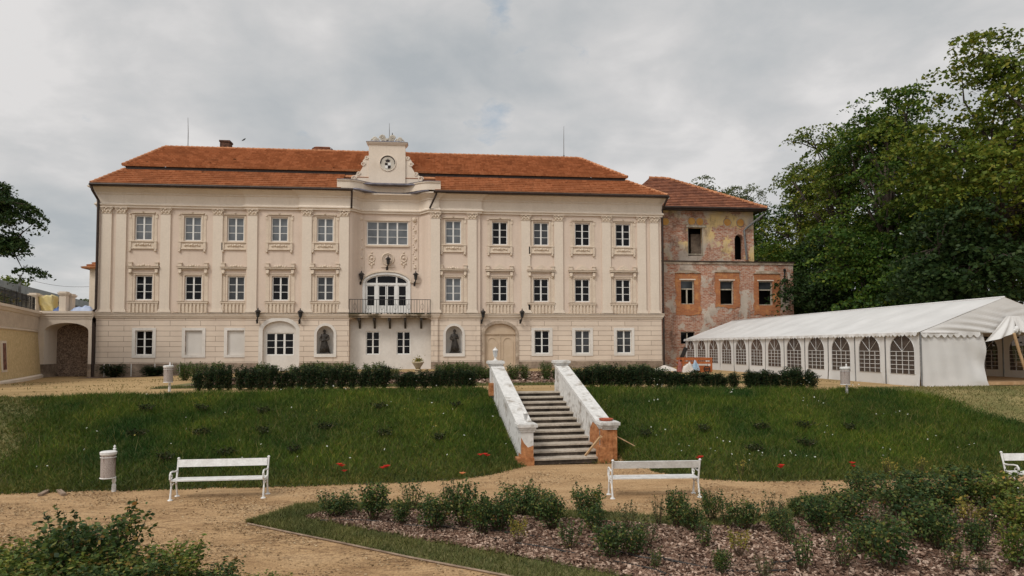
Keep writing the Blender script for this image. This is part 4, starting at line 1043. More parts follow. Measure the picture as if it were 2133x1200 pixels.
xu0, xu1 = xt0 - 0.1, xt1 + 0.1
rows(rf, (xu0, YU, zU), (xu1, YU, zU), (xr0, YR, zR), (xr1, YR, zR), 12)
rows(rf, (xu0, YBK - s + 0.2, zU), (xu0, YU, zU), (xr0, YR, zR), (xr0, YR, zR), 12)
rows(rf, (xu1, YU, zU), (xu1, YBK - s + 0.2, zU), (xr1, YR, zR), (xr1, YR, zR), 12)
rows(rf, (xu1, YBK - s + 0.2, zU), (xu0, YBK - s + 0.2, zU), (xr1, YR, zR), (xr0, YR, zR), 6)
roof = part('roof', rf, TILE, house)
rb = MB()
def caps(mb, a, b, r=0.10, step=0.36):
    a, b = Vector(a), Vector(b); n = max(2, int((b - a).length / step)); pts, rs = [], []
    for i in range(n):
        pts += [a.lerp(b, i / n), a.lerp(b, (i + 0.93) / n)]; rs += [r * 1.25, r * 0.9]
    mb.tube(pts, rs, 7)
for p, q in (((xe0, YE, ZE + 0.06), (xt0, YT1, zT1 + 0.04)), ((xe1, YE, ZE + 0.06), (xt1, YT1, zT1 + 0.04)), ((xu0, YU, zU + 0.06), (xr0, YR, zR + 0.05)), ((xu1, YU, zU + 0.06), (xr1, YR, zR + 0.05)), ((xr0, YR, zR + 0.05), (xr1, YR, zR + 0.05))): caps(rb, p, q)
part('ridge_tiles', rb, TILE, roof)
gt = MB()
gt.box(xt0 + 0.02, xt1 - 0.02, YT1 - 0.06, YT1 + 0.3, zT1 - 0.05, zU - 0.012); gt.box(xt0 + 0.02, xt0 + 0.2, YT1, YBK - s, zT1 - 0.05, zU - 0.015); gt.box(xt1 - 0.2, xt1 - 0.02, YT1, YBK - s, zT1 - 0.05, zU - 0.015)
for a, b in ((xe0 - 0.02, FX(736)), (FX(903), xe1 + 0.02)):
    gt.tube([(a, YE - 0.07, ZE - 0.03), (b, YE - 0.07, ZE - 0.03)], 0.085, 8); gt.box(a, b, YE - 0.03, YE + 0.12, ZE - 0.11, ZE - 0.022)
gt.tube([(xe0 - 0.06, YE, ZE - 0.03), (xe0 - 0.06, YBK, ZE - 0.03)], 0.085, 8); gt.tube([(xe1 + 0.06, YE, ZE - 0.03), (xe1 + 0.06, YBK, ZE - 0.03)], 0.085, 8)
part('gutter', gt, GUTTER, roof)
dorm = MB()
za = zR - 0.12; xa, xb = onY(641, 322, YR + 2).x, onY(703, 322, YR + 2).x; xc = (xa + xb) / 2
rows(dorm, (xa, YR + 1, za), (xb, YR + 1, za), (xc - 0.5, YR + 2, (onY(672, 309, YR + 2).z + 0.12)), (xc + 0.5, YR + 2, (onY(672, 309, YR + 2).z + 0.12)), 5)
rows(dorm, (xa, YR + 3, za), (xa, YR + 1, za), (xc - 0.5, YR + 2, (onY(672, 309, YR + 2).z + 0.12)), (xc - 0.5, YR + 2, (onY(672, 309, YR + 2).z + 0.12)), 4)
rows(dorm, (xb, YR + 1, za), (xb, YR + 3, za), (xc + 0.5, YR + 2, (onY(672, 309, YR + 2).z + 0.12)), (xc + 0.5, YR + 2, (onY(672, 309, YR + 2).z + 0.12)), 4)
part('dormer_roof', dorm, TILEOLD, roof)
ch = MB(); Yc = YR + 1.0
c0, c1 = onY(459, 305, Yc).x, onY(477, 305, Yc).x; zt, zm = onY(467, 295, Yc).z + 0.1, onY(467, 308, Yc).z + 0.05
ch.box(c0, c1, Yc, Yc + 0.7, zR - 1.2, zm, 1); ch.box(c0 - 0.03, c1 + 0.03, Yc - 0.03, Yc + 0.73, zm, zt - 0.12, 0); ch.box(c0 - 0.08, c1 + 0.08, Yc - 0.08, Yc + 0.78, zt - 0.12, zt, 0)
part('chimney', ch, [pm('sooty_brick', (0.05, 0.028, 0.02), (0.15, 0.075, 0.05), 5, 0.95, 0.3), CREAM], roof)
for px, py0, py1 in ((391.5, 308, 245), (1174.5, 326, 263), (811, 290, 257)):
    Yk = YR if px != 811 else YR - 1; a = onY(px, py0, Yk); b = onY(px, py1, Yk); r_ = MB()
    r_.tube([(a.x, Yk, a.z - 0.4), (a.x, Yk, (a.z + b.z) / 2), (b.x, Yk, b.z)], [0.03, 0.025, 0.012], 6); r_.ball((a.x, Yk, a.z + 0.05), 0.07, 6)
    part('lightning_rod', r_, RODMET, roof)

# ------------------------------------------------------------------ parapet and crested gable
pa = MB()
px0, px1 = FX(702, 380, YC - 0.5), FX(918, 385, YC - 0.5); pz0, pz1 = FZ(391, 712, YC - 0.5), FZ(373.5, 712, YC - 0.5)
c0, c1 = FX(725), FX(895)
cv = central(c0, c1, YC - 0.45, D + 0.25, 2.0, 12)
PP = [(px0, YC - 0.45)] + cv + [(px1, YC - 0.45)]
pa.sweep(PP, [(0, pz0 + 0.02), (0.05, pz0), (0.05, pz1 - 0.10), (0.11, pz1 - 0.09), (0.13, pz1), (-0.25, pz1), (-0.25, pz0 + 0.02)])
par = part('parapet', pa, CREAM, house)
fl = MB()
fl.sweep(central(FX(737), FX(893), YC - 0.42, D + 0.2, 1.7, 12), [(0.10, ZE - 0.02), (0.12, ZE + 0.02), (-0.05, pz0 + 0.05), (-0.3, pz0 + 0.05), (-0.3, ZE - 0.02)])
fl.sweep(PP, [(0.15, pz1 + 0.003), (0.15, pz1 + 0.03), (-0.3, pz1 + 0.045), (-0.3, pz1 + 0.003)])
part('flashing', fl, LEAD, par)
lr = MB(); lr.box(x3 - 0.6, x4 + 0.6, YC + 0.05, YF + 1.7, pz1 - 0.15, pz1 - 0.05)
part('flat_roof', lr, LEAD, par)
YG = YF + 1.15
def G(px, py): q = onY(px, py, YG); return (q.x, q.z)
gb = MB()
L = [(733, 378), (733, 371), (741, 364), (750, 357.5), (755, 349), (757, 345), (755.5, 335), (762, 326.5), (769, 323.5)]
Rr = [(1613.5 - x, y + 1.5) for x, y in L]
zb = pz1 - 0.2
poly = [(G(*L[0])[0], zb)] + [G(*p) for p in L] + [(G(769, 324)[0], G(807, 303)[1]), (G(844, 324)[0], G(807, 303)[1])] + [G(*p) for p in Rr[::-1]] + [(G(*Rr[0])[0], zb)]
gb.prism(poly, YG, YG + 0.5)
gx = (G(769, 324)[0], G(844, 324)[0])
gb.box(gx[0] - 0.015, gx[1] + 0.015, YG - 0.12, YG + 0.001, zb, G(807, 303)[1])
for (px, py, r_) in ((737, 372, 0.20), (747, 362, 0.14), (757, 342, 0.16), (764, 329, 0.13)):
    for q in (px, 1613.5 - px):
        c_ = G(q, py + (1.5 if q > 808 else 0)); gb.tube([(c_[0] + r_ * (1 - i * 0.05) * math.cos(i * 0.6), YG - 0.02, c_[1] + r_ * (1 - i * 0.05) * math.sin(i * 0.6)) for i in range(14)], 0.045, 5)
gable = part('gable', gb, CREAM, house)
gc = MB(); zc = G(807, 303)[1]
gc.sweep([(gx[0] - 0.02, YG + 0.5), (gx[0] - 0.02, YG - 0.12), (gx[1] + 0.02, YG - 0.12), (gx[1] + 0.02, YG + 0.5)], [(-0.1, zc - 0.03), (0.03, zc - 0.03), (0.12, zc + 0.08), (0.15, zc + 0.12), (0.15, zc + 0.17), (-0.1, zc + 0.17)])
part('gable_cornice', gc, CREAM, gable)
gl = MB(); gl.add([(gx[0] - 0.2, YG - 0.3, zc + 0.175), (gx[1] + 0.2, YG - 0.3, zc + 0.175), (gx[1] + 0.2, YG + 0.55, zc + 0.175), (gx[0] - 0.2, YG + 0.55, zc + 0.175), (gx[0] + 0.25, YG - 0.02, zc + 0.30), (gx[1] - 0.25, YG - 0.02, zc + 0.30), (gx[1] - 0.25, YG + 0.4, zc + 0.30), (gx[0] + 0.25, YG + 0.4, zc + 0.30)], [(0, 1, 5, 4), (1, 2, 6, 5), (2, 3, 7, 6), (3, 0, 4, 7), (4, 5, 6, 7)])
part('flashing', gl, LEAD, gable)
cr = MB(); cxm = (gx[0] + gx[1]) / 2; zq = zc + 0.30; yq = YG + 0.12
for sx in (-1, 1):
    for (dx, dz, r_, n_) in ((0.34, 0.26, 0.20, 14), (0.86, 0.16, 0.14, 12)):
        cr.tube([(cxm + sx * dx + r_ * (1 - i * 0.028) * math.cos(i * 0.55) * sx, yq, zq + dz + r_ * (1 - i * 0.028) * math.sin(i * 0.55)) for i in range(20)], 0.06, 6)
        cr.ball((cxm + sx * dx, yq, zq + dz), 0.08, 6)
    cr.tube([(cxm + sx * 0.55, yq, zq + 0.08), (cxm + sx * 0.65, yq, zq + 0.2), (cxm + sx * 0.72, yq, zq + 0.05)], 0.05, 6)
    cr.tube([(cxm + sx * 0.95, yq, zq + 0.05), (cxm + sx * 1.08, yq, zq + 0.16), (cxm + sx * 1.18, yq, zq - 0.02)], 0.05, 6)
    for i in range(4): cr.ball((cxm + sx * (0.12 + 0.27 * i), yq, zq + 0.04), 0.075, 6)
cr.box(cxm - 0.3, cxm + 0.3, yq - 0.05, yq + 0.05, zq + 0.05, zq + 0.22); cr.ball((cxm, yq - 0.05, zq + 0.14), 0.10, 6)
part('crest_ornament', cr, STONE, gable)
sp_ = MB(); sx = G(817, 290)[0]; sp_.tube([(sx, yq, zq + 0.40), (sx, yq, zq + 0.55), (sx, yq, zq + 0.66)], [0.03, 0.04, 0.005], 6)
part('finial', sp_, DARKMET, gable)
# round shield panel
em = MB(); ex, ez = G(808, 341); yy = YG - 0.122; R0 = 0.56
em.prism([(ex + (R0 - 0.05) * math.cos(a), ez + (R0 - 0.05) * math.sin(a)) for a in [2 * PI * i / 28 for i in range(28)]], yy - 0.015, yy + 0.03, 1)
em.tube(circ(ex, ez, R0 - 0.01, yy - 0.02, 0, 28), 0.035, 6, 0)
em.tube([(ex + (R0 - 0.07) * math.cos(a), yy - 0.02, ez + (R0 - 0.07) * math.sin(a)) for a in [PI * (-0.03 + 1.06 * i / 18) for i in range(19)]], 0.034, 6, 2)  # black arc imitates the shadow inside the upper half of the ring
def flat(pts, mi, d=0.03): em.prism([(ex + x, ez + z) for x, z in pts], yy - d, yy - 0.012, mi)
flat([(-0.18, 0.02), (0.0, 0.02), (0.0, -0.16), (-0.19, -0.16), (-0.19, -0.02)], 2); flat([(0.004, -0.164), (0.20, -0.164), (0.20, -0.32), (0.15, -0.37), (0.004, -0.38)], 2)
flat([(0.004, 0.02), (0.20, 0.02), (0.20, -0.156), (0.004, -0.156)], 3); flat([(-0.19, -0.164), (0, -0.164), (0, -0.38), (-0.14, -0.37), (-0.19, -0.32)], 3)
flat([(-0.12, 0.08), (0.12, 0.08), (0.17, 0.24), (0.10, 0.20), (0.07, 0.29), (0.03, 0.22), (0, 0.34), (-0.03, 0.22), (-0.07, 0.29), (-0.10, 0.20), (-0.17, 0.24)], 2)
part('shield_panel', em, [CREAM, STONE, pm('black_paint_and_ring_shadow', (0.015, 0.01, 0.01), (0.03, 0.02, 0.018), 5, 0.7), PAINT], gable)
# downpipes
def pipe(pts, r=0.06):
    mb = MB(); mb.tube(pts, r, 8); part('downpipe', mb, GUTTER, house)
yk = YF - 0.2
xd = FX(203, 500, yk)
pipe([(xe0, YE, ZE - 0.08), (xe0 + 0.08, YE + 0.05, ZE - 0.4), (xd, yk, ZCAP + 0.4), (xd, yk, ZC1 + 0.25), (xd - 0.28, yk - 0.02, ZC1 - 0.02), (xd - 0.28, yk - 0.02, ZC0 - 0.1), (xd - 0.1, yk, ZC0 - 0.5), (xd - 0.12, yk, ZB)], 0.085)
pipe([(xe1, YE, ZE - 0.08), (xe1 - 0.15, YE + 0.1, ZE - 0.45), (XR + 0.12, YF - 0.05, ZE - 0.9), (XR + 0.12, YF - 0.05, ZB)], 0.075)
for s_, (pa_, pb_) in ((1, ((733, 404), (732.5, 435))), ((-1), ((909, 406), (895, 435)))):
    a = onY(*pa_, YE); b = onY(*pb_, YC - 0.1)
    pipe([(a.x, YE - 0.05, ZE - 0.06), (a.x, YE, ZE - 0.2), (b.x, YC - 0.24, b.z)], 0.065)
# little wing behind the left corner
wg = MB(); Yw = YF + 4
wx0, wx1 = onY(186, 600, Yw).x, XL + 0.3; wz = onY(190, 560, Yw).z
wg.box(wx0, wx1, Yw, Yw + 5, ZB + 2, wz)
wing = part('side_wing', wg, CREAM, house)
wr = MB(); q = onY(176, 561, Yw)
rows(wr, (q.x, Yw - 0.4, wz), (wx1, Yw - 0.4, wz), (q.x + 1.5, Yw + 2.4, wz + 1.5), (wx1, Yw + 2.4, wz + 1.5), 8)
rows(wr, (q.x, Yw + 5.4, wz), (q.x, Yw - 0.4, wz), (q.x + 1.5, Yw + 2.4, wz + 1.5), (q.x + 1.5, Yw + 2.4, wz + 1.5), 8)
part('wing_roof', wr, TILE, wing)

# ------------------------------------------------------------------ wall lanterns
def make_lantern(label, x, y, z, side=1):
    t = thing('wall_lantern', label, 'lantern', (x, y, z), 0, 'black lanterns on the house front')
    b = MB(); b.tube([(side * -0.10, 0.0, -0.26), (side * -0.09, -0.12, -0.28), (side * -0.04, -0.20, -0.14), (0, -0.24, 0.02)], [0.05, 0.06, 0.05, 0.035], 7)
    b.box(side * -0.10 - 0.06, side * -0.10 + 0.06, -0.03, 0.02, -0.40, -0.14); b.tube([(side * -0.09, -0.08, -0.12), (side * -0.12, -0.16, -0.2), (side * -0.06, -0.17, -0.26)], 0.035, 6)
    lpart('bracket', b, DARKMET, t)
    h = MB(); n = 6
    h.lathe([(0.03, 0.0), (0.09, 0.03), (0.10, 0.06), (0.06, 0.065)], 0, -0.24, 8)
    for k in range(n):
        a = 2 * PI * (k + 0.5) / n; h.tube([(0.085 * math.cos(a), -0.24 + 0.085 * math.sin(a), 0.06), (0.135 * math.cos(a), -0.24 + 0.135 * math.sin(a), 0.36)], 0.012, 4)
    ca = h; lpart('lamp_housing', h, DARKMET, t)
    r_ = MB(); r_.lathe([(0.20, 0.355), (0.205, 0.375), (0.12, 0.47), (0.05, 0.51), (0.03, 0.55), (0.045, 0.58), (0.01, 0.64)], 0, -0.24, 8); lpart('lamp_cap', r_, DARKMET, t)
    g = MB(); g.lathe([(0.075, 0.062), (0.125, 0.355)], 0, -0.24, 6); lpart('lamp_glass', g, GMID, t)
    return t
LAN = [(538.5, 660, YF - P1, 'black wall lantern at the upper left of the white garage arch'), (626.5, 661, YF - P1, 'black wall lantern between the white garage arch and the statue niche'),
       (753, 582, YI, 'black wall lantern left of the arched balcony door'), (808.5, 550, YI, 'black wall lantern above the arched balcony door, in front of a stucco ring'), (866, 582, YI, 'black wall lantern right of the arched balcony door'),
       (1006, 661, YF, 'black wall lantern at the upper left of the arched beige double door'), (1087, 661, YF, 'black wall lantern at the upper right of the arched beige double door')]
for px, py, y, lab in LAN: make_lantern(lab, FX(px, py, y - 0.24), y - (0.17 if py > 600 else 0), FZ(py, px, y - 0.24) - 0.04, 1)

# ------------------------------------------------------------------ statues
def skin_mesh(name, verts, edges, mat, sub=2):
    me = bpy.data.meshes.new(name); me.from_pydata([v[:3] for v in verts], edges, [])
    o = bpy.data.objects.new(name, me); COL.objects.link(o)
    o.modifiers.new('skin', 'SKIN'); sm = o.modifiers.new('sub', 'SUBSURF'); sm.levels = sub; sm.render_levels = sub
    for i, v in enumerate(verts):
        r_ = v[3]; me.skin_vertices[0].data[i].radius = r_ if isinstance(r_, tuple) else (r_, r_)
    me.skin_vertices[0].data[0].use_root = True
    bpy.context.view_layer.update()
    dg = bpy.context.evaluated_depsgraph_get()
    m2 = bpy.data.meshes.new_from_object(o.evaluated_get(dg)); m2.name = name
    bpy.data.objects.remove(o); bpy.data.meshes.remove(me)
    m2.materials.clear(); m2.materials.append(mat)
    m2.polygons.foreach_set('use_smooth', [True] * len(m2.polygons))
    return m2
def make_statue(label, x, y, z, variant):
    t = thing('statue', label, 'statue', (x, y, z), 0, 'bronze robed statues in the niches')
    b = MB(); b.box(-0.33, 0.33, -0.22, 0.22, 0, 0.07); b.box(-0.29, 0.29, -0.19, 0.19, 0.07, 0.12)
    if variant: b.ball((0.28, -0.08, 0.12), 0.12, 8, sz=0.8)
    else: b.ball((-0.2, -0.1, 0.13), 0.10, 8, sz=0.9)
    lpart('pedestal', b, BRONZE, t)
    f = 1 if variant else -1
    V = [(0, 0, 0.80, (0.155, 0.13)), (0.01 * f, 0, 0.50, (0.185, 0.15)), (0.02 * f, 0, 0.14, (0.215, 0.17)), (0, 0, 1.02, (0.15, 0.12)), (0, 0, 1.22, (0.17, 0.12)), (0.0, 0, 1.34, (0.075, 0.07)), (0.015 * f, -0.02, 1.44, (0.075, 0.085)), (0.02 * f, -0.02, 1.52, (0.078, 0.09)), (0.02 * f, -0.01, 1.585, (0.05, 0.055)),
         (-0.19, 0, 1.23, 0.085), (-0.27, -0.03, 0.99, 0.075), (-0.13 * 1 - 0.03, -0.19, 0.93 if variant else 0.86, 0.05), (-0.02, -0.22, 0.97 if variant else 0.88, 0.04),
         (0.19, 0, 1.23, 0.085), (0.28, -0.03, 0.99, 0.075), (0.14, -0.19, 1.06 if variant else 0.90, 0.05), (0.02, -0.23, 1.10 if variant else 0.92, 0.04)]
    E_ = [(0, 1), (1, 2), (0, 3), (3, 4), (4, 5), (5, 6), (6, 7), (7, 8), (4, 9), (9, 10), (10, 11), (11, 12), (4, 13), (13, 14), (14, 15), (15, 16)]
    link('body', skin_mesh('body', V, E_, BRONZE), t)
    c = MB()                                                   # folds of the cloak
    for i in range(9):
        a = PI * (1.02 + 0.96 * i / 8); r0, r1 = 0.13 + 0.02 * (i % 2), 0.21 + 0.025 * ((i * 7) % 3)
        c.tube([(r0 * math.cos(a), r0 * math.sin(a) * 0.85 - 0.0, 1.20 - 0.05 * abs(i - 4)), (0.15 * math.cos(a) + 0.03 * f, 0.15 * math.sin(a), 0.85), (r1 * math.cos(a) + 0.02 * f, r1 * math.sin(a) * 0.85, 0.45), ((r1 + 0.03) * math.cos(a + 0.12 * f) + 0.02 * f, (r1 + 0.02) * math.sin(a), 0.12)], [0.02, 0.035, 0.04, 0.05], 6)
    lpart('cloak', c, BRONZE, t, smooth=True)
    h = MB()                                                   # hair and beard
    h.lathe([(0.04, 1.40), (0.09, 1.47), (0.10, 1.54), (0.075, 1.61), (0.01, 1.64)], 0.02 * f, 0.025, 8); h.tube([(0.02 * f, -0.10, 1.47), (0.02 * f, -0.12, 1.39), (0.02 * f, -0.10, 1.30)], [0.04, 0.04, 0.01], 6); h.ball((0.02 * f, -0.108, 1.515), 0.018, 5)
    lpart('hair', h, BRONZE, t)
    return t
nz = gz['nich'][0]
for i, ((a, b), y, lab) in enumerate(((niche[0], YC, 'dark bronze robed statue in the niche beside the white garage arch'), (niche[1], YF - P1, 'dark bronze robed statue in the niche beside the arched beige door'))):
    o = make_statue(lab, (a + b) / 2 - (0.08 if i == 0 else -0.02), y + 0.26, nz + 0.005, i); o.scale = (1.0, 1.0, 0.99)

# ------------------------------------------------------------------ garden stairs
def st_loc(u, v, z=0):          # u across, v along the flight
    c, s_ = math.cos(STROT), math.sin(STROT)
    return (STX + u * c - v * s_, STY + u * s_ + v * c, z)
stairs = thing('garden_stairs', 'twelve stone garden steps between white flaking parapet walls', 'stairs', (STX, STY, 0), STROT)
NS = 12; rise = S / NS; run = STL / NS
for i in range(NS):
    t_ = MB(); zt = rise * (i + 1)
    wob_ = 0.012 * math.sin(i * 2.3)
    t_.box(-STW - 0.01, STW + 0.01, run * i - 0.045 + wob_, run * (i + 1) + 0.02, zt - 0.045, zt)
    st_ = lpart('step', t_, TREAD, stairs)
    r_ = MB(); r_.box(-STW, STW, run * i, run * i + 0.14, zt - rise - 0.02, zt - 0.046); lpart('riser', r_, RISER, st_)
def side_wall(s):
    w = MB(); a, b = sorted((s * STW, s * (STW + 0.28)))
    h0, h1 = 0.92, 2.42
    w.add([(a, 0.15, -0.1), (b, 0.15, -0.1), (b, STL - 0.05, -0.1), (a, STL - 0.05, -0.1), (a, 0.15, h0), (b, 0.15, h0), (b, STL - 0.05, h1), (a, STL - 0.05, h1)], [(0, 3, 2, 1), (4, 5, 6, 7), (0, 1, 5, 4), (1, 2, 6, 5), (2, 3, 7, 6), (3, 0, 4, 7)])
    o = lpart('parapet_wall', w, STAIRWHITE, stairs)
    c = MB(); a, b = sorted((s * (STW - 0.07), s * (STW + 0.37)))
    c.add([(a, 0.10, h0), (b, 0.10, h0), (b, STL - 0.02, h1), (a, STL - 0.02, h1), (a, 0.10, h0 + 0.10), (b, 0.10, h0 + 0.10), (b, STL - 0.02, h1 + 0.10), (a, STL - 0.02, h1 + 0.10)], [(0, 3, 2, 1), (4, 5, 6, 7), (0, 1, 5, 4), (1, 2, 6, 5), (2, 3, 7, 6), (3, 0, 4, 7)])
    lpart('coping', c, STAIRWHITE, o)
    m_ = s * (STW + 0.17)
    for v0, zb_, zt, nm in ((-0.18, -0.05, 1.10, 'low'), (STL - 0.1, 1.3, 2.66, 'high')):
        p = MB(); q = 0.17
        if nm == 'low':
            p.box(m_ - q, m_ + q, v0, v0 + 2 * q, 0.30 if s < 0 else 0.95, zt - 0.16)
        else: p.box(m_ - q, m_ + q, v0, v0 + 2 * q, zb_, zt - 0.16)
        for k, (e, z0_, z1_) in enumerate(((0.03, zt - 0.22, zt - 0.16), (0.06, zt - 0.16, zt - 0.10), (0.10, zt - 0.10, zt - 0.02), (0.07, zt - 0.02, zt))): p.box(m_ - q - e, m_ + q + e, v0 - e, v0 + 2 * q + e, z0_, z1_)
        po = lpart('pillar', p, STAIRWHITE, stairs)
        if nm == 'low':
            bb = MB()
            if s < 0:
                bb.prism([(m_ - q + 0.004, 0.2), (m_ + q - 0.004, 0.2), (m_ + q - 0.004, 0.52), (m_ + 0.02, 0.47), (m_ - 0.08, 0.58), (m_ - q + 0.004, 0.74)], v0 - 0.004, v0 + 2 * q - 0.01)
                bb.box(m_ - q - 0.10, m_ + q + 0.01, v0 - 0.05, v0 + 2 * q, -0.1, 0.2)
            else:
                bb.box(m_ - q + 0.006, m_ + q - 0.006, v0 + 0.006, v0 + 2 * q, -0.1, 0.95)
                bb.box(m_ - q - 0.12, m_ + q - 0.10, v0 - 0.06, v0 + 0.3, -0.1, 0.42)
                bb.box(m_ + q - 0.09, m_ + q + 0.03, v0 - 0.03, v0 + 2 * q, -0.1, 0.86); bb.box(m_ - q - 0.03, m_ - q + 0.10, v0 - 0.02, v0 + 0.2, 0.42, 0.90)
                bb.add([(s * STW - 0.012, 0.16, 0.0), (s * STW - 0.012, 1.1, 0.25), (s * STW - 0.012, 1.0, 0.8), (s * STW - 0.012, 0.75, 1.0), (s * STW - 0.012, 0.16, 0.90)], [(0, 1, 2, 3, 4)])
            lpart('bare_brick', bb, STAIRBRICK, po)
        else:
            ft = MB(); ft.box(m_ - q - 0.08, m_ - q * 0.2, v0 - 0.14, v0 + 0.1, 1.5, 1.92); lpart('pillar_foot', ft, STAIRBRICK if s < 0 else STAIRWHITE, po)
for s in (-1, 1): side_wall(s)
def white_lamp(label, u, v, z, sc=1.0):
    p = st_loc(u, v, z)
    t = thing('garden_lamp', label, 'lamp', p, 0, 'small white lamps on the stair pillars')
    b = MB(); b.lathe([(0.085, 0), (0.085, 0.02), (0.04, 0.05), (0.03, 0.10), (0.05, 0.13), (0.06, 0.15)], 0, 0, 10); lpart('lamp_base', b, IRONWHITE, t)
    h = MB(); h.lathe([(0.10, 0.36), (0.105, 0.375), (0.06, 0.43), (0.02, 0.45), (0.02, 0.475), (0.004, 0.50)], 0, 0, 8)
    for k in range(6):
        a = 2 * PI * k / 6; h.tube([(0.055 * math.cos(a), 0.055 * math.sin(a), 0.15), (0.085 * math.cos(a), 0.085 * math.sin(a), 0.36)], 0.009, 4)
    lpart('lamp_cap', h, IRONWHITE, t)
    g = MB(); g.lathe([(0.05, 0.152), (0.078, 0.355)], 0, 0, 8); lpart('lamp_glass', g, pm('frosted_glass', (0.45, 0.46, 0.47), (0.55, 0.56, 0.57), 4, 0.25) if 'frosted_glass' not in MATS else MATS['frosted_glass'], t)
    t.scale = (sc, sc, sc)
white_lamp('small white lamp on the top left pillar of the garden stairs', -(STW + 0.17), STL + 0.09, 2.66, 0.92)
white_lamp('small white lamp on the bottom left pillar of the garden stairs', -(STW + 0.17), 0.01, 1.10, 0.66)
pt = MB(); pt.lathe([(0.16, 0), (0.185, 0.02), (0.20, 0.06), (0.175, 0.065), (0.16, 0.035)], 0, 0, 18)
p = st_loc(STW + 0.14, 0.03, 1.10); o = tag(link('flower_pot_saucer', pt.mesh('flower_pot_saucer', TERRACOTTA)), 'red terracotta saucer on the bottom right stair pillar', 'saucer'); o.location = p
pr = MB(); a, b = st_loc(STW - 0.32, -0.02, rise * 1 + 0.02), st_loc(STW + 0.02, -0.27, 0.70)
a = onY(1219, 949, 18.22); b = onY(1250, 911, 17.98); pr.tube([a, b], 0.035, 4); pr.tube([b, (b.x + 0.03, b.y + 0.05, b.z + 0.01)], 0.05, 4)
solo('wooden_prop', pr, NEWWOOD, 'raw wooden strut leaning against the bare brick stair pillar', 'strut', a)
pr = MB(); a = onY(1279, 906, 18.3)
k = 8.0; d = ray(1322, 929)
while EYE + d.z * k - hz(d.x * k, d.y * k) > 0.12: k += 0.05
b = Vector((0, 0, EYE)) + d * k; pr.tube([a, b], [0.02, 0.015], 6)
solo('wooden_stick', pr, NEWWOOD, 'thin pale stick propped in the tall grass right of the garden stairs', 'stick', a)

# ------------------------------------------------------------------ benches, bins, bits on the path
def make_bench(label, loc, rz, length=1.95, worn_arm=False):
    t = thing('park_bench', label, 'bench', loc, rz, 'white cast iron park benches')
    hl = length / 2
    for s in (-1, 1):
        f = MB(); x = s * (hl - 0.04); r_ = 0.019
        # local -y is the front of the seat
        f.tube([(x, 0.20, 0.012), (x, 0.17, 0.12), (x, 0.13, 0.30), (x, 0.14, 0.42), (x, 0.19, 0.62), (x, 0.245, 0.84)], [0.024, 0.02, 0.018, 0.02, 0.018, 0.022], 8); f.ball((x, 0.25, 0.86), 0.03, 8)
        f.tube([(x, -0.20, 0.012), (x, -0.19, 0.12), (x, -0.15, 0.30), (x, -0.17, 0.40)], [0.024, 0.02, 0.018, 0.02], 8)
        f.tube([(x, -0.17, 0.40), (x, 0.0, 0.385), (x, 0.14, 0.40)], r_, 8)
        f.tube([(x, -0.15, 0.30), (x, -0.02, 0.345), (x, 0.13, 0.30)], 0.013, 6)
        f.tube([(x, -0.17, 0.40), (x, -0.235, 0.48), (x, -0.235, 0.57), (x, -0.19, 0.625), (x, -0.10, 0.625), (x, 0.05, 0.60), (x, 0.185, 0.60)], r_, 8)
        f.tube([(x, -0.17 + 0.05 * math.cos(k), 0.52 + 0.05 * math.sin(k)) for k in [i * 0.6 for i in range(11)]], 0.011, 5)
        for yy in (-0.20, 0.20): f.lathe([(0.055, 0), (0.05, 0.012), (0.025, 0.03)], x, yy, 10)
        lpart('side_frame', f, IRONWHITE, t, smooth=False)
        if worn_arm and s < 0:
            a_ = MB(); a_.box(x - 0.035, x + 0.035, -0.23, 0.10, 0.642, 0.668); lpart('dark_armrest', a_, BLACKM, t)
    b = MB(); th = math.radians(15)
    b.obox((0, 0.205, 0.755), (hl - 0.06, 0, 0), (0, 0.011 * math.cos(th), -0.011 * math.sin(th)), (0, 0.085 * math.sin(th), 0.085 * math.cos(th))); lpart('backrest', b, IRONWHITE, t)
    for k in range(3):
        b = MB(); y = -0.155 + k * 0.125; b.box(-hl + 0.03, hl - 0.03, y - 0.058, y + 0.058, 0.42 - 0.004 * (k == 1), 0.445 - 0.004 * (k == 1)); lpart('seat_slat', b, IRONWHITE, t)
    t.scale = (1, 1, 0.91)
    return t
make_bench('white park bench showing its front, right of the rusty litter bin', (-4.50, 15.02, 0), math.radians(0.5), 1.92)
make_bench('white park bench seen from behind, below the garden stairs', (4.52, 14.02, 0), PI - math.radians(3), 1.90, True)
q = onY(2104, 945, 13.5)
make_bench('white park bench cut by the frame, behind the thick rose bushes', (q.x + 0.97, 13.5, 0), math.radians(-4), 1.92)

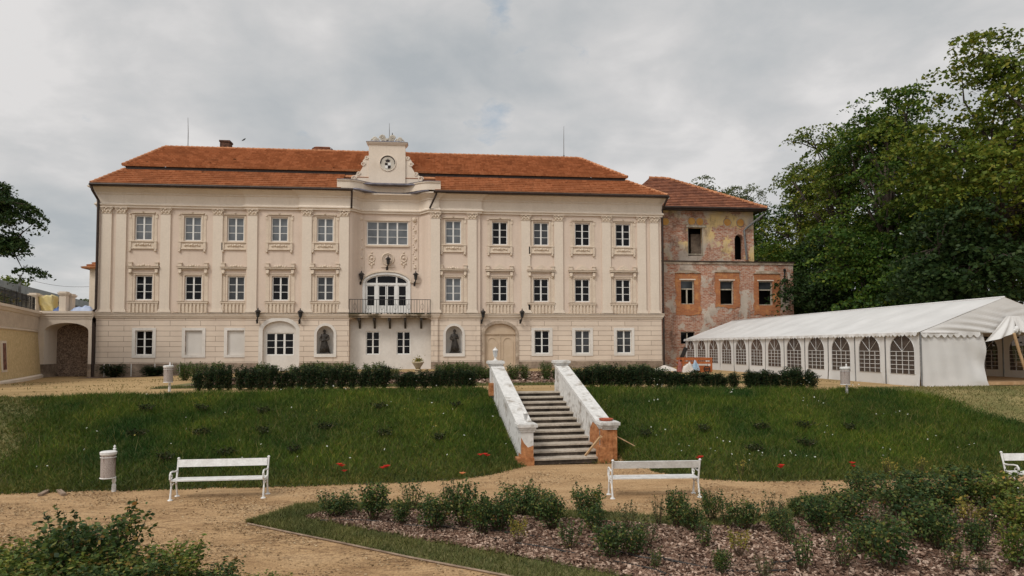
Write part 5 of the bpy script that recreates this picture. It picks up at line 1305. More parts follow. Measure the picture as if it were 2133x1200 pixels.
def make_bin(label, loc, rz=0.0, h=1.1, basket=True):
    t = thing('litter_bin', label, 'bin', loc, rz, 'white litter bins on posts')
    p = MB(); p.lathe([(0.05, 0), (0.05, 0.16), (0.035, 0.19), (0.035, 0.22), (0.048, 0.24), (0.048, 0.30), (0.03, 0.33), (0.026, 0.40), (0.026, 1.00), (0.04, 1.02), (0.04, 1.035), (0.018, 1.05), (0.032, 1.085), (0.004, 1.125)], 0, 0, 10); lpart('post', p, IRONWHITE, t)
    b = MB(); b.lathe([(0.165, 0.36), (0.165, 0.93)], 0, 0, 22); 
    b2 = lpart('basket', b, RUSTWHITE, t, (-0.06, -0.19, 0))
    r_ = MB()
    r_.tube([(0.168 * math.cos(a), 0.168 * math.sin(a), 0.37) for a in [2 * PI * i / 20 for i in range(21)]], 0.014, 6); r_.tube([(0.17 * math.cos(a), 0.17 * math.sin(a), 0.86) for a in [2 * PI * i / 20 for i in range(21)]], 0.010, 6)
    lpart('rim', r_, IRONWHITE, t, (-0.06, -0.19, 0))
    l = MB(); l.lathe([(0.17, 0.91), (0.185, 0.93), (0.19, 0.985), (0.16, 1.0), (0.02, 1.01)], 0, 0, 22); lpart('lid', l, IRONWHITE, t, (-0.06, -0.19, 0))
    t.scale = (0.88, 0.88, 0.90)
    return t
q = onZ(237, 1024, 0.0); make_bin('white litter bin with rust streaks standing at the foot of the grass bank', (q.x, q.y, 0), 0.0)
q = onZ(353, 817, 1.60); make_bin('white litter bin at the top of the bank, left of the dark hedge', (q.x, q.y, hz(q.x, q.y)), 0.4)
q = onZ(1764, 815, 1.62); make_bin('white litter bin on the dry grass beside the white tent', (q.x, q.y, hz(q.x, q.y)), -0.5)
for (p0, p1), lab in ((((83, 1034), (99, 1025)), 'weathered plank offcut lying on the path, tilted left, near the bank edge'), (((122, 1024), (133, 1033)), 'weathered plank offcut lying on the path, nearer the rusty bin')):
    a, b = onZ(*p0), onZ(*p1); m_ = MB(); d = (b - a) / 2; n_ = Vector((-d.y, d.x, 0)).normalized() * 0.045
    m_.obox((a + b) / 2 + Vector((0, 0, 0.03)), d, n_, (0, 0, 0.022)); solo('wood_offcut', m_, PLANK, lab, 'plank', a)

# stone urn in the upper bed
yu = 33.0; q = onY(870.5, 760, yu)
urn = thing('stone_urn', 'pale stone urn on a pedestal behind the dark hedge', 'urn', (q.x, yu, hz(q.x, yu)))
zz = q.z - hz(q.x, yu)
u_ = MB(); u_.lathe([(0.02, zz - 0.22), (0.10, zz - 0.2), (0.16, zz - 0.08), (0.27, zz + 0.08), (0.30, zz + 0.13), (0.28, zz + 0.15), (0.24, zz + 0.12), (0.05, zz + 0.10)], 0, 0, 16); lpart('bowl', u_, NEWWOOD if False else pm('sandstone', (0.36, 0.28, 0.17), (0.50, 0.41, 0.27), 4, 0.9, 0.15), urn, smooth=True)
u_ = MB(); u_.lathe([(0.24, 0), (0.24, 0.10), (0.17, 0.14), (0.13, 0.22), (0.12, zz - 0.3), (0.17, zz - 0.24), (0.09, zz - 0.2)], 0, 0, 12); lpart('pedestal', u_, MATS['sandstone'], urn)
r2 = np.random.default_rng(3)
P = np.column_stack([r2.normal(0, 0.10, 160), r2.normal(0, 0.10, 160), zz + 0.15 + np.abs(r2.normal(0, 0.10, 160))])
tag(link('potted_plant', leaves('potted_plant', P, 0.08, LROSEGOLD, r2), None, (q.x, yu, hz(q.x, yu))), 'small light green plant growing in the stone urn', 'plant')

# ------------------------------------------------------------------ plants
def stems_and_leaves(seed, h, w, nst, nleaf, size, leaf_m, bare=0.3, lean=1.0, spread=0.06, flat=0.25, stem_r=0.007, tips=0):
    r = np.random.default_rng(seed); mb = MB(); P = []
    for i in range(nst):
        a = 2 * PI * (i + r.random()) / nst; R = w / 2 * (0.25 + 0.75 * r.random()) * lean; hh = h * (0.70 + 0.3 * r.random())
        b = np.array([0.05 * math.cos(a) * w, 0.05 * math.sin(a) * w, 0]); e = np.array([R * math.cos(a), R * math.sin(a), hh])
        m1 = b * 0.5 + e * 0.5 + np.array([R * 0.15 * math.cos(a), R * 0.15 * math.sin(a), -0.04 * h])
        pts = [b + np.array([0, 0, -0.03]), b * 0.6 + m1 * 0.4, m1, m1 * 0.4 + e * 0.6, e]
        mb.tube(pts, [stem_r * 1.4, stem_r * 1.2, stem_r, stem_r * 0.7, stem_r * 0.3], 4, cap=False)
        k = int(nleaf / nst); t = bare + (1 - bare) * r.random(k) ** 0.8
        C_ = np.array([np.interp(t, [0, .2, .5, .8, 1], [p[j] for p in pts]) for j in range(3)]).T
        s = spread * (1.25 - 0.55 * t[:, None]) * np.array([[1, 1, 0.8]])
        P.append(C_ + r.normal(size=(k, 3)) * s * 1.0)
        if tips and r.random() < 0.6:
            e2 = e + np.array([0.04 * math.cos(a), 0.04 * math.sin(a), tips * (0.4 + 0.6 * r.random())]); mb.tube([e, e2], [stem_r * 0.5, stem_r * 0.2], 4, cap=False)
            n2 = 7; tt = r.random((n2, 1)); P.append(e * (1 - tt) + e2 * tt + r.normal(size=(n2, 3)) * 0.014)
    P = np.concatenate(P); P[:, 2] = np.maximum(P[:, 2], 0.02)
    return mb.mesh('stems', STEM), leaves('foliage', P, size, leaf_m, r, flat=flat)
def plant(name, label, cat, group, meshes, loc, rz, sc):
    o = thing(name, label, cat, loc, rz, group); o.scale = sc
    link('stems', meshes[0], o); link('foliage', meshes[1], o)
    return o

LROSEB = leafmat('bright_rose_leaves', [(0, (0.045, 0.08, 0.016)), (0.45, (0.105, 0.15, 0.028)), (0.82, (0.19, 0.22, 0.045)), (0.96, (0.30, 0.25, 0.06)), (1, (0.28, 0.13, 0.05))], 0.28, 0.5, (2.2, (0.6, 0.7, 0.75), (1.3, 1.18, 1.0)), 0.2)
# rose bushes: (base px, base py, height px, width px, look)   d dense, s sparse, g gold
ROSES = [(703, 1078, 52, 72, 'd'), (778, 1086, 80, 64, 'd'), (836, 1092, 52, 40, 'd'), (858, 1064, 58, 62, 's'), (905, 1106, 76, 66, 'd'), (938, 1062, 62, 52, 's'), (967, 1099, 88, 46, 'd'), (1001, 1112, 74, 52, 'd'), (1040, 1108, 78, 70, 'd'), (1086, 1074, 66, 68, 'd'),
         (1122, 1086, 66, 58, 'd'), (1150, 1104, 72, 62, 'd'), (1080, 1133, 58, 44, 'g'), (1186, 1147, 62, 70, 's'), (1226, 1084, 70, 56, 'd'), (1238, 1112, 58, 40, 'd'), (1272, 1163, 74, 66, 'd'), (1321, 1158, 60, 52, 'd'), (1308, 1104, 56, 48, 's'), (1366, 1187, 44, 42, 's'), (1347, 1142, 66, 52, 's'),
         (1372, 1094, 56, 34, 's'), (1408, 1098, 74, 42, 'd'), (1440, 1108, 60, 46, 'd'), (1468, 1142, 66, 60, 's'), (1481, 1084, 58, 42, 'd'), (1512, 1098, 60, 42, 's'), (1551, 1104, 62, 62, 'd'), (1540, 1160, 60, 52, 'g'), (1502, 1197, 52, 34, 'd'), (1592, 1206, 46, 48, 's'),
         (1612, 1086, 56, 56, 's'), (1624, 1114, 54, 54, 'd'), (1657, 1080, 44, 28, 'd'), (1640, 1134, 60, 62, 's'), (1672, 1190, 86, 70, 's'), (1712, 1114, 78, 72, 'd'), (1702, 1090, 58, 70, 'd'), (1757, 1184, 80, 76, 's'), (1766, 1092, 74, 76, 'd'), (1798, 1154, 72, 70, 'd'),
         (1800, 1046, 62, 64, 'd'), (1853, 1188, 104, 88, 'd'), (1872, 1082, 82, 92, 'd'), (1902, 1042, 62, 90, 'd'), (1922, 1130, 92, 90, 'd'), (1953, 1146, 82, 74, 'd'), (2002, 1050, 78, 100, 'd'), (2022, 1106, 66, 76, 'g'), (2036, 1154, 70, 46, 'd'), (1992, 1190, 62, 66, 's'),
         (2100, 1070, 86, 92, 'd'), (2126, 1122, 94, 92, 'd'), (2120, 1186, 92, 64, 'd'), (1962, 1080, 84, 92, 'd'), (2056, 1058, 60, 74, 'd'), (2062, 1110, 74, 70, 's'), (1842, 1120, 64, 74, 's'), (2050, 1196, 34, 40, 's')]
VD = [stems_and_leaves(100 + i, 0.66, 0.74, 15, 1500, 0.052, LROSE, 0.34, 1.0, 0.075, tips=0.12, flat=0.45) for i in range(6)]
VS = [stems_and_leaves(120 + i, 0.64, 0.60, 11, 340, 0.050, LROSEDULL if i % 2 else LROSE, 0.25, 1.0, 0.045, tips=0.14) for i in range(5)]
VB = [stems_and_leaves(180 + i, 0.66, 0.62, 14, 1300, 0.055, LROSEB, 0.25, 1.0, 0.065, tips=0.12, flat=0.45) for i in range(3)]
VG = [stems_and_leaves(140 + i, 0.64, 0.56, 10, 320, 0.052, LROSEGOLD, 0.5, 0.9, 0.045, tips=0.1) for i in range(2)]
def rowname(py): return 'back' if py < 1090 else ('middle' if py < 1125 else ('third' if py < 1165 else 'front'))
roworder = {}
for b in sorted(ROSES): roworder.setdefault(rowname(b[1]), []).append(b)
LOOK = {'d': 'leafy green', 's': 'sparse', 'g': 'yellowish'}
rr = random.Random(5)
for b in ROSES:
    px, py, hp, wp, k = b
    p = onZ(px, py, 0.02); mpp = (p.y * math.cos(YAW) + p.x * math.sin(YAW)) / FPX
    i = roworder[rowname(py)].index(b) + 1
    V = {'d': VB if px > 2040 else VD, 's': VS, 'g': VG}[k]; ms = V[rr.randrange(len(V))]
    sw, sh = wp * mpp / 0.62, hp * mpp / 0.66
    sd = (sw + sh) / 2
    plant('rose_bush', '%s rose bush, %s from the left in %s row of mulch bed' % (LOOK[k], nth(i), rowname(py)), 'rose bush', 'rose bushes in the bark mulch bed', ms, (p.x, p.y, 0.02), rr.random() * 6.28, (sd * 0.5 + sw * 0.5, sd * 0.5 + sw * 0.5, sh))
# the dense bushes in the near left corner
NEARB = [(180, 1250, 165, 215, 'tallest dense rose bush of the near clump below the sandy path'), (55, 1255, 120, 190, 'low rose bush at the left end of the near clump'), (310, 1262, 118, 190, 'broad rose bush right of the tallest one in the near clump'), (430, 1262, 74, 150, 'low rose bush with reddish shoots near the right end of the near clump'), (540, 1258, 50, 110, 'smallest rose bush at the right end of the near clump'), (120, 1290, 130, 200, 'rose bush in front of the tallest one in the near clump'), (250, 1300, 125, 190, 'rose bush cut by the frame in the middle of the near clump'), (-60, 1262, 110, 170, 'rose bush of the near clump mostly beyond the left edge of the frame')]
VN = [stems_and_leaves(160 + i, 0.85, 1.10, 30, 4600, 0.056, LROSEB if i else LROSE, 0.18, 1.0, 0.085, tips=0.16, flat=0.45) for i in range(3)]
for i, (px, py, hp, wp, lab) in enumerate(NEARB):
    p = onZ(px, py, 0.0); mpp = (p.y * math.cos(YAW) + p.x * math.sin(YAW)) / FPX
    sw, sh = wp * mpp / 1.0, hp * mpp / 0.85
    plant('rose_bush', lab, 'rose bush', 'rose bushes in the near clump', VN[i % 3], (p.x, p.y, 0.0), rr.random() * 6.28, (sw, sw, sh))

# hedge shrubs on the terrace
VH = [stems_and_leaves(200 + i, 1.05, 0.46, 9, 2300, 0.052, LHEDGE, 0.10, 0.9, 0.062, flat=0.1, stem_r=0.012, tips=0.10) for i in range(6)]
VH2 = [stems_and_leaves(220 + i, 1.0, 0.9, 14, 2000, 0.055, LHEDGE2, 0.12, 0.9, 0.09, flat=0.1, stem_r=0.012, tips=0.14) for i in range(4)]
def top_at(px, ptop, y):
    q = onY(px, ptop, y); return q.x, q.z - hz(q.x, y)
HL = [415, 437, 458, 476, 500, 520, 543, 562, 586, 606, 627, 647, 668, 690, 712, 733, 757, 778, 800, 838, 850, 862, 884, 905, 918, 935, 950, 966, 980]
HLT = [768, 760, 763, 757, 762, 760, 762, 758, 764, 768, 762, 756, 760, 757, 762, 760, 766, 762, 758, 775, 770, 772, 768, 770, 764, 768, 762, 764, 768]
rr = random.Random(9)
n = len(HL)
for i, (px, pt_) in enumerate(zip(HL, HLT)):
    y = 24.95 + rr.uniform(-0.08, 0.08); x, h = top_at(px, pt_, y); wd = rr.uniform(0.85, 1.25)
    plant('hedge_shrub', 'upright dark shrub, %s from the left in front hedge left of the stairs' % nth(i + 1), 'shrub', 'front hedge row left of the garden stairs', VH[rr.randrange(6)], (x, y, hz(x, y)), rr.random() * 6.28, (wd, wd, h / 1.1))
HB = [(385, 752, 34), (412, 754, 33), (450, 752, 32.5), (545, 753, 31.5), (562, 757, 31.5), (612, 758, 31.5), (640, 752, 31), (668, 751, 31), (700, 752, 31), (727, 755, 31), (768, 755, 31), (792, 753, 31), (815, 765, 31.5), (922, 756, 31), (945, 752, 31), (968, 753, 31), (992, 757, 31), (1012, 762, 31)]
for i, (px, pt_, y) in enumerate(HB):
    x, h = top_at(px, pt_, y); wd = rr.uniform(0.9, 1.2)
    plant('hedge_shrub', 'bushy green shrub, %s from the left in back hedge left of the stairs' % nth(i + 1), 'shrub', 'back hedge row left of the garden stairs', VH2[rr.randrange(4)], (x, y, hz(x, y)), rr.random() * 6.28, (wd, wd, h / 1.08))
HR = [1212, 1232, 1252, 1270, 1292, 1312, 1330, 1352, 1372, 1395, 1412, 1428, 1448, 1470, 1488, 1505, 1528, 1560, 1572, 1585, 1600, 1618, 1640, 1655, 1672, 1690]
HEDGE_UP = 4
HRT = [764, 760, 757, 756, 762, 760, 757, 760, 770, 772, 775, 778, 772, 776, 778, 782, 778, 770, 776, 772, 775, 778, 768, 766, 770, 772]
for i, (px, pt_) in enumerate(zip(HR, HRT)):
    y = 24.6 - 1.6 * max(0, (px - 1300) / 400) + rr.uniform(-0.08, 0.08); x, h = top_at(px, pt_ - (HEDGE_UP if px > 1360 else 0), y); wd = rr.uniform(1.0, 1.4)
    plant('hedge_shrub', 'upright dark shrub, %s from the stairs in front hedge on their right' % nth(i + 1), 'shrub', 'front hedge row right of the garden stairs', VH[rr.randrange(6)], (x, y, hz(x, y)), rr.random() * 6.28, (wd, wd, h / 1.1))
HRB = [(1195, 764, 30), (1240, 757, 29), (1262, 755, 29), (1295, 760, 29), (1322, 756, 29), (1345, 757, 29), (1368, 764, 29)]
for i, (px, pt_, y) in enumerate(HRB):
    x, h = top_at(px, pt_, y); wd = rr.uniform(0.9, 1.2)
    plant('hedge_shrub', 'bushy green shrub, %s from the stairs in back hedge on their right' % nth(i + 1), 'shrub', 'back hedge row right of the garden stairs', VH2[rr.randrange(4)], (x, y, hz(x, y)), rr.random() * 6.28, (wd, wd, h / 1.08))
for px, pb, pt_, ws_, lab in ((1070, 795, 757, 0.95, 'round green shrub between the stair pillars, close to the left one'), (1092, 782, 758, 0.7, 'smaller green shrub behind the round shrub between the stair pillars'), (1138, 786, 752, 0.85, 'pointed green shrub in the mulch between the stair pillars'), (1158, 788, 766, 0.6, 'low shrub touching the right stair pillar, beside the pointed shrub'), (237, 783, 758, 1.6, 'low dark shrub at the foot of the house below the corner window'), (318, 782, 760, 1.9, 'wide low dark shrub at the foot of the house near the blocked windows')):
    y = 45.4 if px < 500 else 30.5
    x, h = top_at(px, pt_, y)
    plant('shrub', lab, 'shrub', None, (VH2 if px > 500 else VH)[rr.randrange(4)], (x, y, hz(x, y)), rr.random() * 6.28, (ws_ * (1 if px > 500 else 2), ws_ * (1 if px > 500 else 2), h / 1.05))
# low dark plants in pits on the bank
LOWP = stems_and_leaves(300, 0.24, 0.55, 9, 170, 0.07, leafmat('withered_dark_leaves', [(0, (0.012, 0.018, 0.006)), (0.7, (0.024, 0.036, 0.010)), (0.93, (0.05, 0.06, 0.02)), (1, (0.3, 0.28, 0.2))], 0.1, 0.8), 0.1, 1.0, 0.07, flat=0.5)
PITS = [(305, 852), (420, 852), (548, 855), (790, 846), (950, 845), (285, 905), (418, 902), (547, 898), (680, 892), (800, 905), (915, 912), (345, 955), (470, 945), (612, 938), (1585, 890), (1675, 888), (1770, 892), (1465, 895), (1345, 905), (1570, 935), (1680, 925)]
def on_bank(px, py):
    d = ray(px, py); lo_, hi_ = 10.0, 40.0
    f = lambda k: EYE + d.z * k - hz(d.x * k, d.y * k)
    a = 8.0
    while a < 60 and f(a) > 0: a += 0.1
    q = d * a; return q.x, q.y
for i, (px, py) in enumerate(sorted(PITS)):
    x, y = on_bank(px, py + 8); side = 'left' if px < 1100 else 'right'
    k = i + 1 if px < 1100 else i + 1 - sum(1 for p in PITS if p[0] < 1100)
    plant('low_plant', 'low dark plant in tall grass %s of the stairs, %s from the left' % (side, nth(k)), 'plant', 'low dark plants on the grass bank', LOWP, (x, y, hz(x, y) + 0.03), rr.random() * 6.28, (0.95, 0.8, 0.9))
# poppies
def poppy(label, x, y, z, h, mat, r, flowers):
    t = thing('poppy', label, 'poppy', (x, y, z), 0, 'poppies along the foot of the bank')
    for (dx, dy, dz) in flowers:
        s_ = MB(); s_.tube([(0, 0, -0.02), (dx * 0.6, dy * 0.6, (h + dz) * 0.6), (dx, dy, h + dz)], 0.006, 4); lpart('stalk', s_, LROSE, t)
        f = MB()
        for k in range(5):
            a = 2 * PI * k / 5 + dx * 9; c_, q_ = math.cos(a), math.sin(a); w_ = 0.62
            f.add([(dx, dy, h + dz), (dx + r * 0.75 * math.cos(a - w_), dy + r * 0.75 * math.sin(a - w_), h + dz + r * 0.45), (dx + r * c_, dy + r * q_, h + dz + r * 0.5), (dx + r * 0.75 * math.cos(a + w_), dy + r * 0.75 * math.sin(a + w_), h + dz + r * 0.45)], [(0, 1, 2, 3)])
        lpart('flower', f, mat, t)
for px, py, mat, fl_, lab in ((712, 972, REDPETAL, [(0, 0, 0.0), (0.05, 0.03, -0.13), (-0.06, 0.02, 0.03)], 'cluster of red poppies in the grass above the left end of the rose bed'), (804, 974, REDPETAL, [(0, 0, 0), (-0.08, 0.03, -0.03), (0.03, -0.04, 0.02)], 'pair of red poppies in the grass between two other poppy clusters'), (1007, 949, REDPETAL, [(-0.08, 0, 0.0), (0.04, 0.02, 0.01), (0.1, 0, -0.02)], 'bright red poppies in the grass just left of the stairs'), (963, 988, PINKPETAL, [(0, 0, 0)], 'single orange poppy near the sandy path left of the stairs'),
                              (1456, 956, REDPETAL, [(0, 0, 0), (0.05, 0.0, 0.03)], 'red poppy in the grass just behind the bench below the stairs'), (1626, 975, REDPETAL, [(0, 0, 0), (0.03, 0, 0.04)], 'dark red poppy at the bank foot right of the stairs'), (1776, 968, REDPETAL, [(0, 0, 0.02), (0.05, 0.02, -0.06)], 'red poppy farthest along the bank foot to the right of the stairs')):
    x, y = on_bank(px, py + 26); z = hz(x, y); h = EYE + ray(px, py).z / ray(px, py).y * y - z
    poppy(lab, x, y, z, max(h, 0.2), mat, 0.085, fl_)
# small wild flowers scattered through the bank
def dots(n, xa, xb, mat, r, size, sel=None, cl=0):
    P = scatter(n, xa, xb, lambda x: yfoot(x) + 0.4, ytop, r, not_stair)
    if cl: P = np.concatenate([P + r.normal(size=P.shape) * 0.16 for _ in range(cl)])
    z = H(P[:, 0], P[:, 1]) + 0.32 + 0.16 * r.random(len(P)); C3 = np.column_stack([P, z])
    up = np.array([[0, -0.5, 1.0]]) + 0.5 * r.normal(size=(len(P), 3)); a = unit(np.cross(up, r.normal(size=(len(P), 3)))); b = unit(np.cross(up, a)); s_ = size * (0.6 + 0.8 * r.random((len(P), 1)))
    return quads_mesh('meadow_flowers', np.stack([C3 - a * s_, C3 + b * s_, C3 + a * s_, C3 - b * s_], 1), mat)
stuff('meadow_flowers', dots(44, XL_B + 3, 2.2, WHITEPETAL, rng, 0.024)); stuff('meadow_flowers', dots(22, 5.2, XR_B - 4, WHITEPETAL, rng, 0.022, cl=3))
stuff('meadow_flowers', dots(12, XL_B + 4, XR_B - 4, YELLOWPETAL, rng, 0.022, cl=2))
VY = stems_and_leaves(310, 0.5, 0.3, 6, 70, 0.045, YELLOWPETAL, 0.6, 1.0, 0.03)
for px, py, lab in ((1848, 968, 'yellow flowering plant at the bank foot, left one of a close pair'), (1860, 974, 'yellow flowering plant at the bank foot, right one of a close pair'), (1919, 966, 'lone yellow flowering plant at the bank foot behind the thick rose bushes'), (1545, 972, 'faint yellow flowering plant at the bank foot right of the bench')):
    x, y = on_bank(px, py + 24); plant('flowering_plant', lab, 'plant', 'yellow flowering plants along the bank foot', VY, (x, y, hz(x, y)), rr.random() * 6, (0.9, 0.9, 0.9))

# drip hoses in the mulch
for pts, lab in (([(668, 1083), (760, 1084), (850, 1089), (960, 1098), (1050, 1108), (1160, 1122), (1240, 1137), (1330, 1160), (1420, 1172), (1480, 1184)], 'black drip hose along the back row of rose bushes'),
                 ([(840, 1093), (930, 1098), (975, 1108), (1060, 1128), (1150, 1143), (1240, 1160), (1300, 1172), (1360, 1186), (1420, 1205)], 'black drip hose between the middle rows of rose bushes'),
                 ([(1333, 1150), (1400, 1168), (1500, 1186), (1580, 1190), (1640, 1188)], 'black drip hose crossing the open mulch in the right half of the bed'),
                 ([(1590, 1172), (1640, 1171), (1655, 1160), (1640, 1145)], 'short looped end of a black drip hose among sparse rose bushes'), ([(2005, 1184), (2040, 1186), (2075, 1182)], 'short piece of black hose beside the frontmost right rose bushes')):
    m_ = MB(); W = [onZ(px, py, 0.05) for px, py in pts]; m_.tube([(p.x, p.y, 0.045 + 0.012 * math.sin(i * 2.1)) for i, p in enumerate(W)], 0.014, 6)
    solo('drip_hose', m_, HOSE, lab, 'hose', W[0], 'drip hoses in the mulch bed')

# ------------------------------------------------------------------ trees
def make_tree(label, base, Ht, ells, nclump, nleaf, size, mat, seed, tr=0.4, cat='tree', name='broadleaf_tree', group='trees behind the tent', clump=0.75, bough=1.7, limbs=26, shell=0.55, lobes=True, trunk_top=0.72, twigs=90):
    r = np.random.default_rng(seed); base = Vector(base)
    root = thing(name, label, cat, base, 0, group)
    if lobes:      # break the outline up with smaller lobes around each ellipsoid
        ext = []
        for (cx_, cy_, cz_, rx, ry, rz_) in ells:
            for k in range(7):
                a, e = r.random() * 2 * PI, (r.random() - 0.35) * 2.2
                ext.append((cx_ + rx * 0.75 * math.cos(a) * math.cos(e), cy_ + ry * 0.75 * math.sin(a) * math.cos(e), cz_ + rz_ * 0.75 * math.sin(e), rx * 0.38, ry * 0.38, rz_ * 0.32))
        ells = list(ells) + ext
    E_ = np.array(ells, float); vol = E_[:, 3] * E_[:, 4] * E_[:, 5]; vol = vol ** 0.8
    nb = max(6, int(nclump / 7))
    idx = r.choice(len(E_), nb, p=vol / vol.sum())
    d = unit(r.normal(size=(nb, 3))); rad = shell + (1 - shell) * r.random((nb, 1)) ** 0.7
    inner = r.random(nb) < 0.15; rad[inner] *= 0.6
    BC = E_[idx, :3] + d * rad * E_[idx, 3:]
    BR = bough * (0.65 + 0.7 * r.random((nb, 1)))
    k = 7 + (r.random(nb) * 5).astype(int); bi = np.repeat(np.arange(nb), k)
    sd_ = unit(r.normal(size=(len(bi), 3))); sd_[:, 2] = np.where(r.random(len(bi)) < 0.75, np.abs(sd_[:, 2]), sd_[:, 2])
    C_ = BC[bi] + sd_ * BR[bi] * (0.35 + 0.65 * r.random((len(bi), 1)) ** 0.5) * np.array([[1, 1, 0.62]])
    tiltv = sd_ * np.array([[1, 1, 0]])                        # sprays slope down and outwards
    ok = C_[:, 2] > base.z + 0.5; C_, tiltv = C_[ok], tiltv[ok]
    n = len(C_)
    csz = clump * (0.6 + 0.8 * r.random((n, 1)))
    cnt = np.maximum(5, (nleaf * (0.5 + r.random(n)) * (csz[:, 0] / clump) ** 1.6).astype(int))
    rep = np.repeat(np.arange(n), cnt)
    ang = r.random(len(rep)) * 2 * PI; rr_ = np.sqrt(r.random(len(rep))) * (0.85 + 0.15 * np.cos(ang * 3 + rep))
    off_ = np.column_stack([rr_ * np.cos(ang), rr_ * np.sin(ang), r.normal(size=len(rep)) * 0.09])
    off_[:, 2] -= 0.30 * rr_ ** 2 + 0.55 * (off_[:, 0] * tiltv[rep, 0] + off_[:, 1] * tiltv[rep, 1])
    P = C_[rep] + off_ * csz[rep]
    me = leaves('crown', P - np.array(base), size, mat, r, droop=0.25, flat=0.35)
    link('crown', me, root)
    mb = MB(); cxy = E_[:, :3].mean(0); topz = base.z + Ht * trunk_top
    def tp(t): return Vector((base.x + (cxy[0] - base.x) * t * 0.8 + 0.25 * math.sin(t * 5 + seed), base.y + (cxy[1] - base.y) * t * 0.8 + 0.25 * math.cos(t * 4 + seed), base.z - 0.3 + (topz - base.z) * t))
    mb.tube([tp(t / 9) for t in range(10)], [tr * (1.25 if t == 0 else 1) * (1 - 0.085 * t) for t in range(10)], 9)
    sel = r.choice(n, min(limbs, n), replace=False); ends = []
    for k in sel:
        c = Vector(C_[k]); t = min(0.92, max(0.22, (c.z - base.z) / (topz - base.z) * (0.45 + 0.3 * r.random()))); a = tp(t)
        m1 = a.lerp(c, 0.35) + Vector((0, 0, 0.10 * (c - a).length)); m2 = a.lerp(c, 0.7) + Vector((r.normal() * 0.3, r.normal() * 0.3, 0.08 * (c - a).length))
        q = tr * (0.55 - 0.35 * t); mb.tube([a, m1, m2, c], [q, q * 0.7, q * 0.45, q * 0.15], 6, cap=False); ends += [m1, m2]
    for k in r.choice(n, min(twigs, n), replace=False):
        c = Vector(C_[k]); a = min(ends, key=lambda e: (e - c).length); q = 0.05
        mb.tube([a, a.lerp(c, 0.5) + Vector((0, 0, 0.15)), c], [q, q * 0.7, q * 0.25], 4, cap=False)
    part('trunk', mb, BARK, root)
    return root
def zt(px, py, Y): return onY(px, py, Y).z
def avenue(label, x, Y, ptop, rx, mat, seed, n, zlow=4.0, size=0.235, leaf=30, sk=0.0, clump=0.80, **kw):
    base = (x, Y, hz(x, Y))
    px = 1066.5 + FPX * ((x * math.cos(YAW) - Y * math.sin(YAW)) / (x * math.sin(YAW) + Y * math.cos(YAW)))
    top = zt(px, ptop, Y); Ht = top - base[2]; mid = (zlow + top) / 2
    r = random.Random(seed)
    E_ = [(x + sk, Y, mid + 0.4, rx * 0.82, rx * 0.9, (top - zlow) / 2 * 0.86)]
    for k in range(6):
        a = 2 * PI * k / 6 + r.random(); u = r.random(); zc_ = zlow + (top - zlow) * (0.22 + 0.62 * u); q = rx * (0.62 if u < 0.6 else 0.45)
        E_.append((x + sk + q * math.cos(a), Y + q * math.sin(a), zc_, rx * 0.5, rx * 0.5, (top - zlow) * 0.19))
    E_.append((x + sk + r.uniform(-1, 1), Y, top - (top - zlow) * 0.12, rx * 0.4, rx * 0.4, (top - zlow) * 0.12))
    return make_tree(label, base, Ht, E_, int(n * 2.1), leaf, size, mat, seed, clump=clump, **kw)
avenue('tallest broadleaf tree with sunlit olive crown at the right edge of the frame', 31.0, 34.0, 92, 5.6, LTREE2, 11, 400)
avenue('dark broadleaf tree filling the corner beyond the tallest olive tree', 38.5, 36, 75, 6.0, LTREE, 12, 260)
avenue('tall dark green tree rising behind the middle of the white tent', 30.3, 42.5, 180, 4.1, LTREE, 13, 290)
avenue('loose open-topped tree standing between the dark tree and the low tree row', 31.0, 49.0, 222, 3.7, LTREE2, 14, 120)
avenue('mid green rounded tree close to the right corner of the ruined brick house', 32.0, 57, 352, 3.9, LTREE2, 15, 200)
avenue('darker low tree directly behind the flat roof of the ruined brick house', 31.6, 62, 432, 3.6, LTREE, 16, 150)
avenue('pale thin-leaved tree far behind the ruined house roof, on its right', 39.0, 84, 366, 3.8, LPALE, 17, 190, zlow=11)
avenue('pale thin-leaved tree far behind the ruined house roof, on its left', 34.2, 84, 372, 3.6, LPALE, 18, 170, zlow=11)
avenue('deep green tree in the second row behind the dark green tree', 37.5, 50, 235, 4.8, LTREE, 19, 200)
avenue('shaded tree in the second row behind the loose open-topped tree', 37.0, 60, 350, 4.6, LTREE, 20, 170)
avenue('broad shaded tree at the far right behind the tent roof', 38.0, 44, 240, 5.2, LTREE, 21, 200, zlow=3)
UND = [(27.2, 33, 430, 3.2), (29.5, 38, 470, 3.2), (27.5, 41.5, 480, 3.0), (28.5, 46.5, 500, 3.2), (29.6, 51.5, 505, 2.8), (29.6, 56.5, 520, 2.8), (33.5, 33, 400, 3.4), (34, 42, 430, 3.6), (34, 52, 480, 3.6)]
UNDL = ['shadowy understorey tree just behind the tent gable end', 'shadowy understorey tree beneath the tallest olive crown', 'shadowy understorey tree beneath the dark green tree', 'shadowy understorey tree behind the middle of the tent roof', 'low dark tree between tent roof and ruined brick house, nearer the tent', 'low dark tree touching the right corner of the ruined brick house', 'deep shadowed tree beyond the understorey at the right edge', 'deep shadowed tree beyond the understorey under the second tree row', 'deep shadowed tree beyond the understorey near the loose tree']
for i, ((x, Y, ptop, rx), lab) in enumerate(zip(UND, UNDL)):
    avenue(lab, x, Y, ptop, rx, LDARK if i % 3 == 0 else LTREE, 40 + i, 150, zlow=1.8, tr=0.2, group='understorey trees behind the tent', name='understorey_tree', limbs=14, twigs=40)
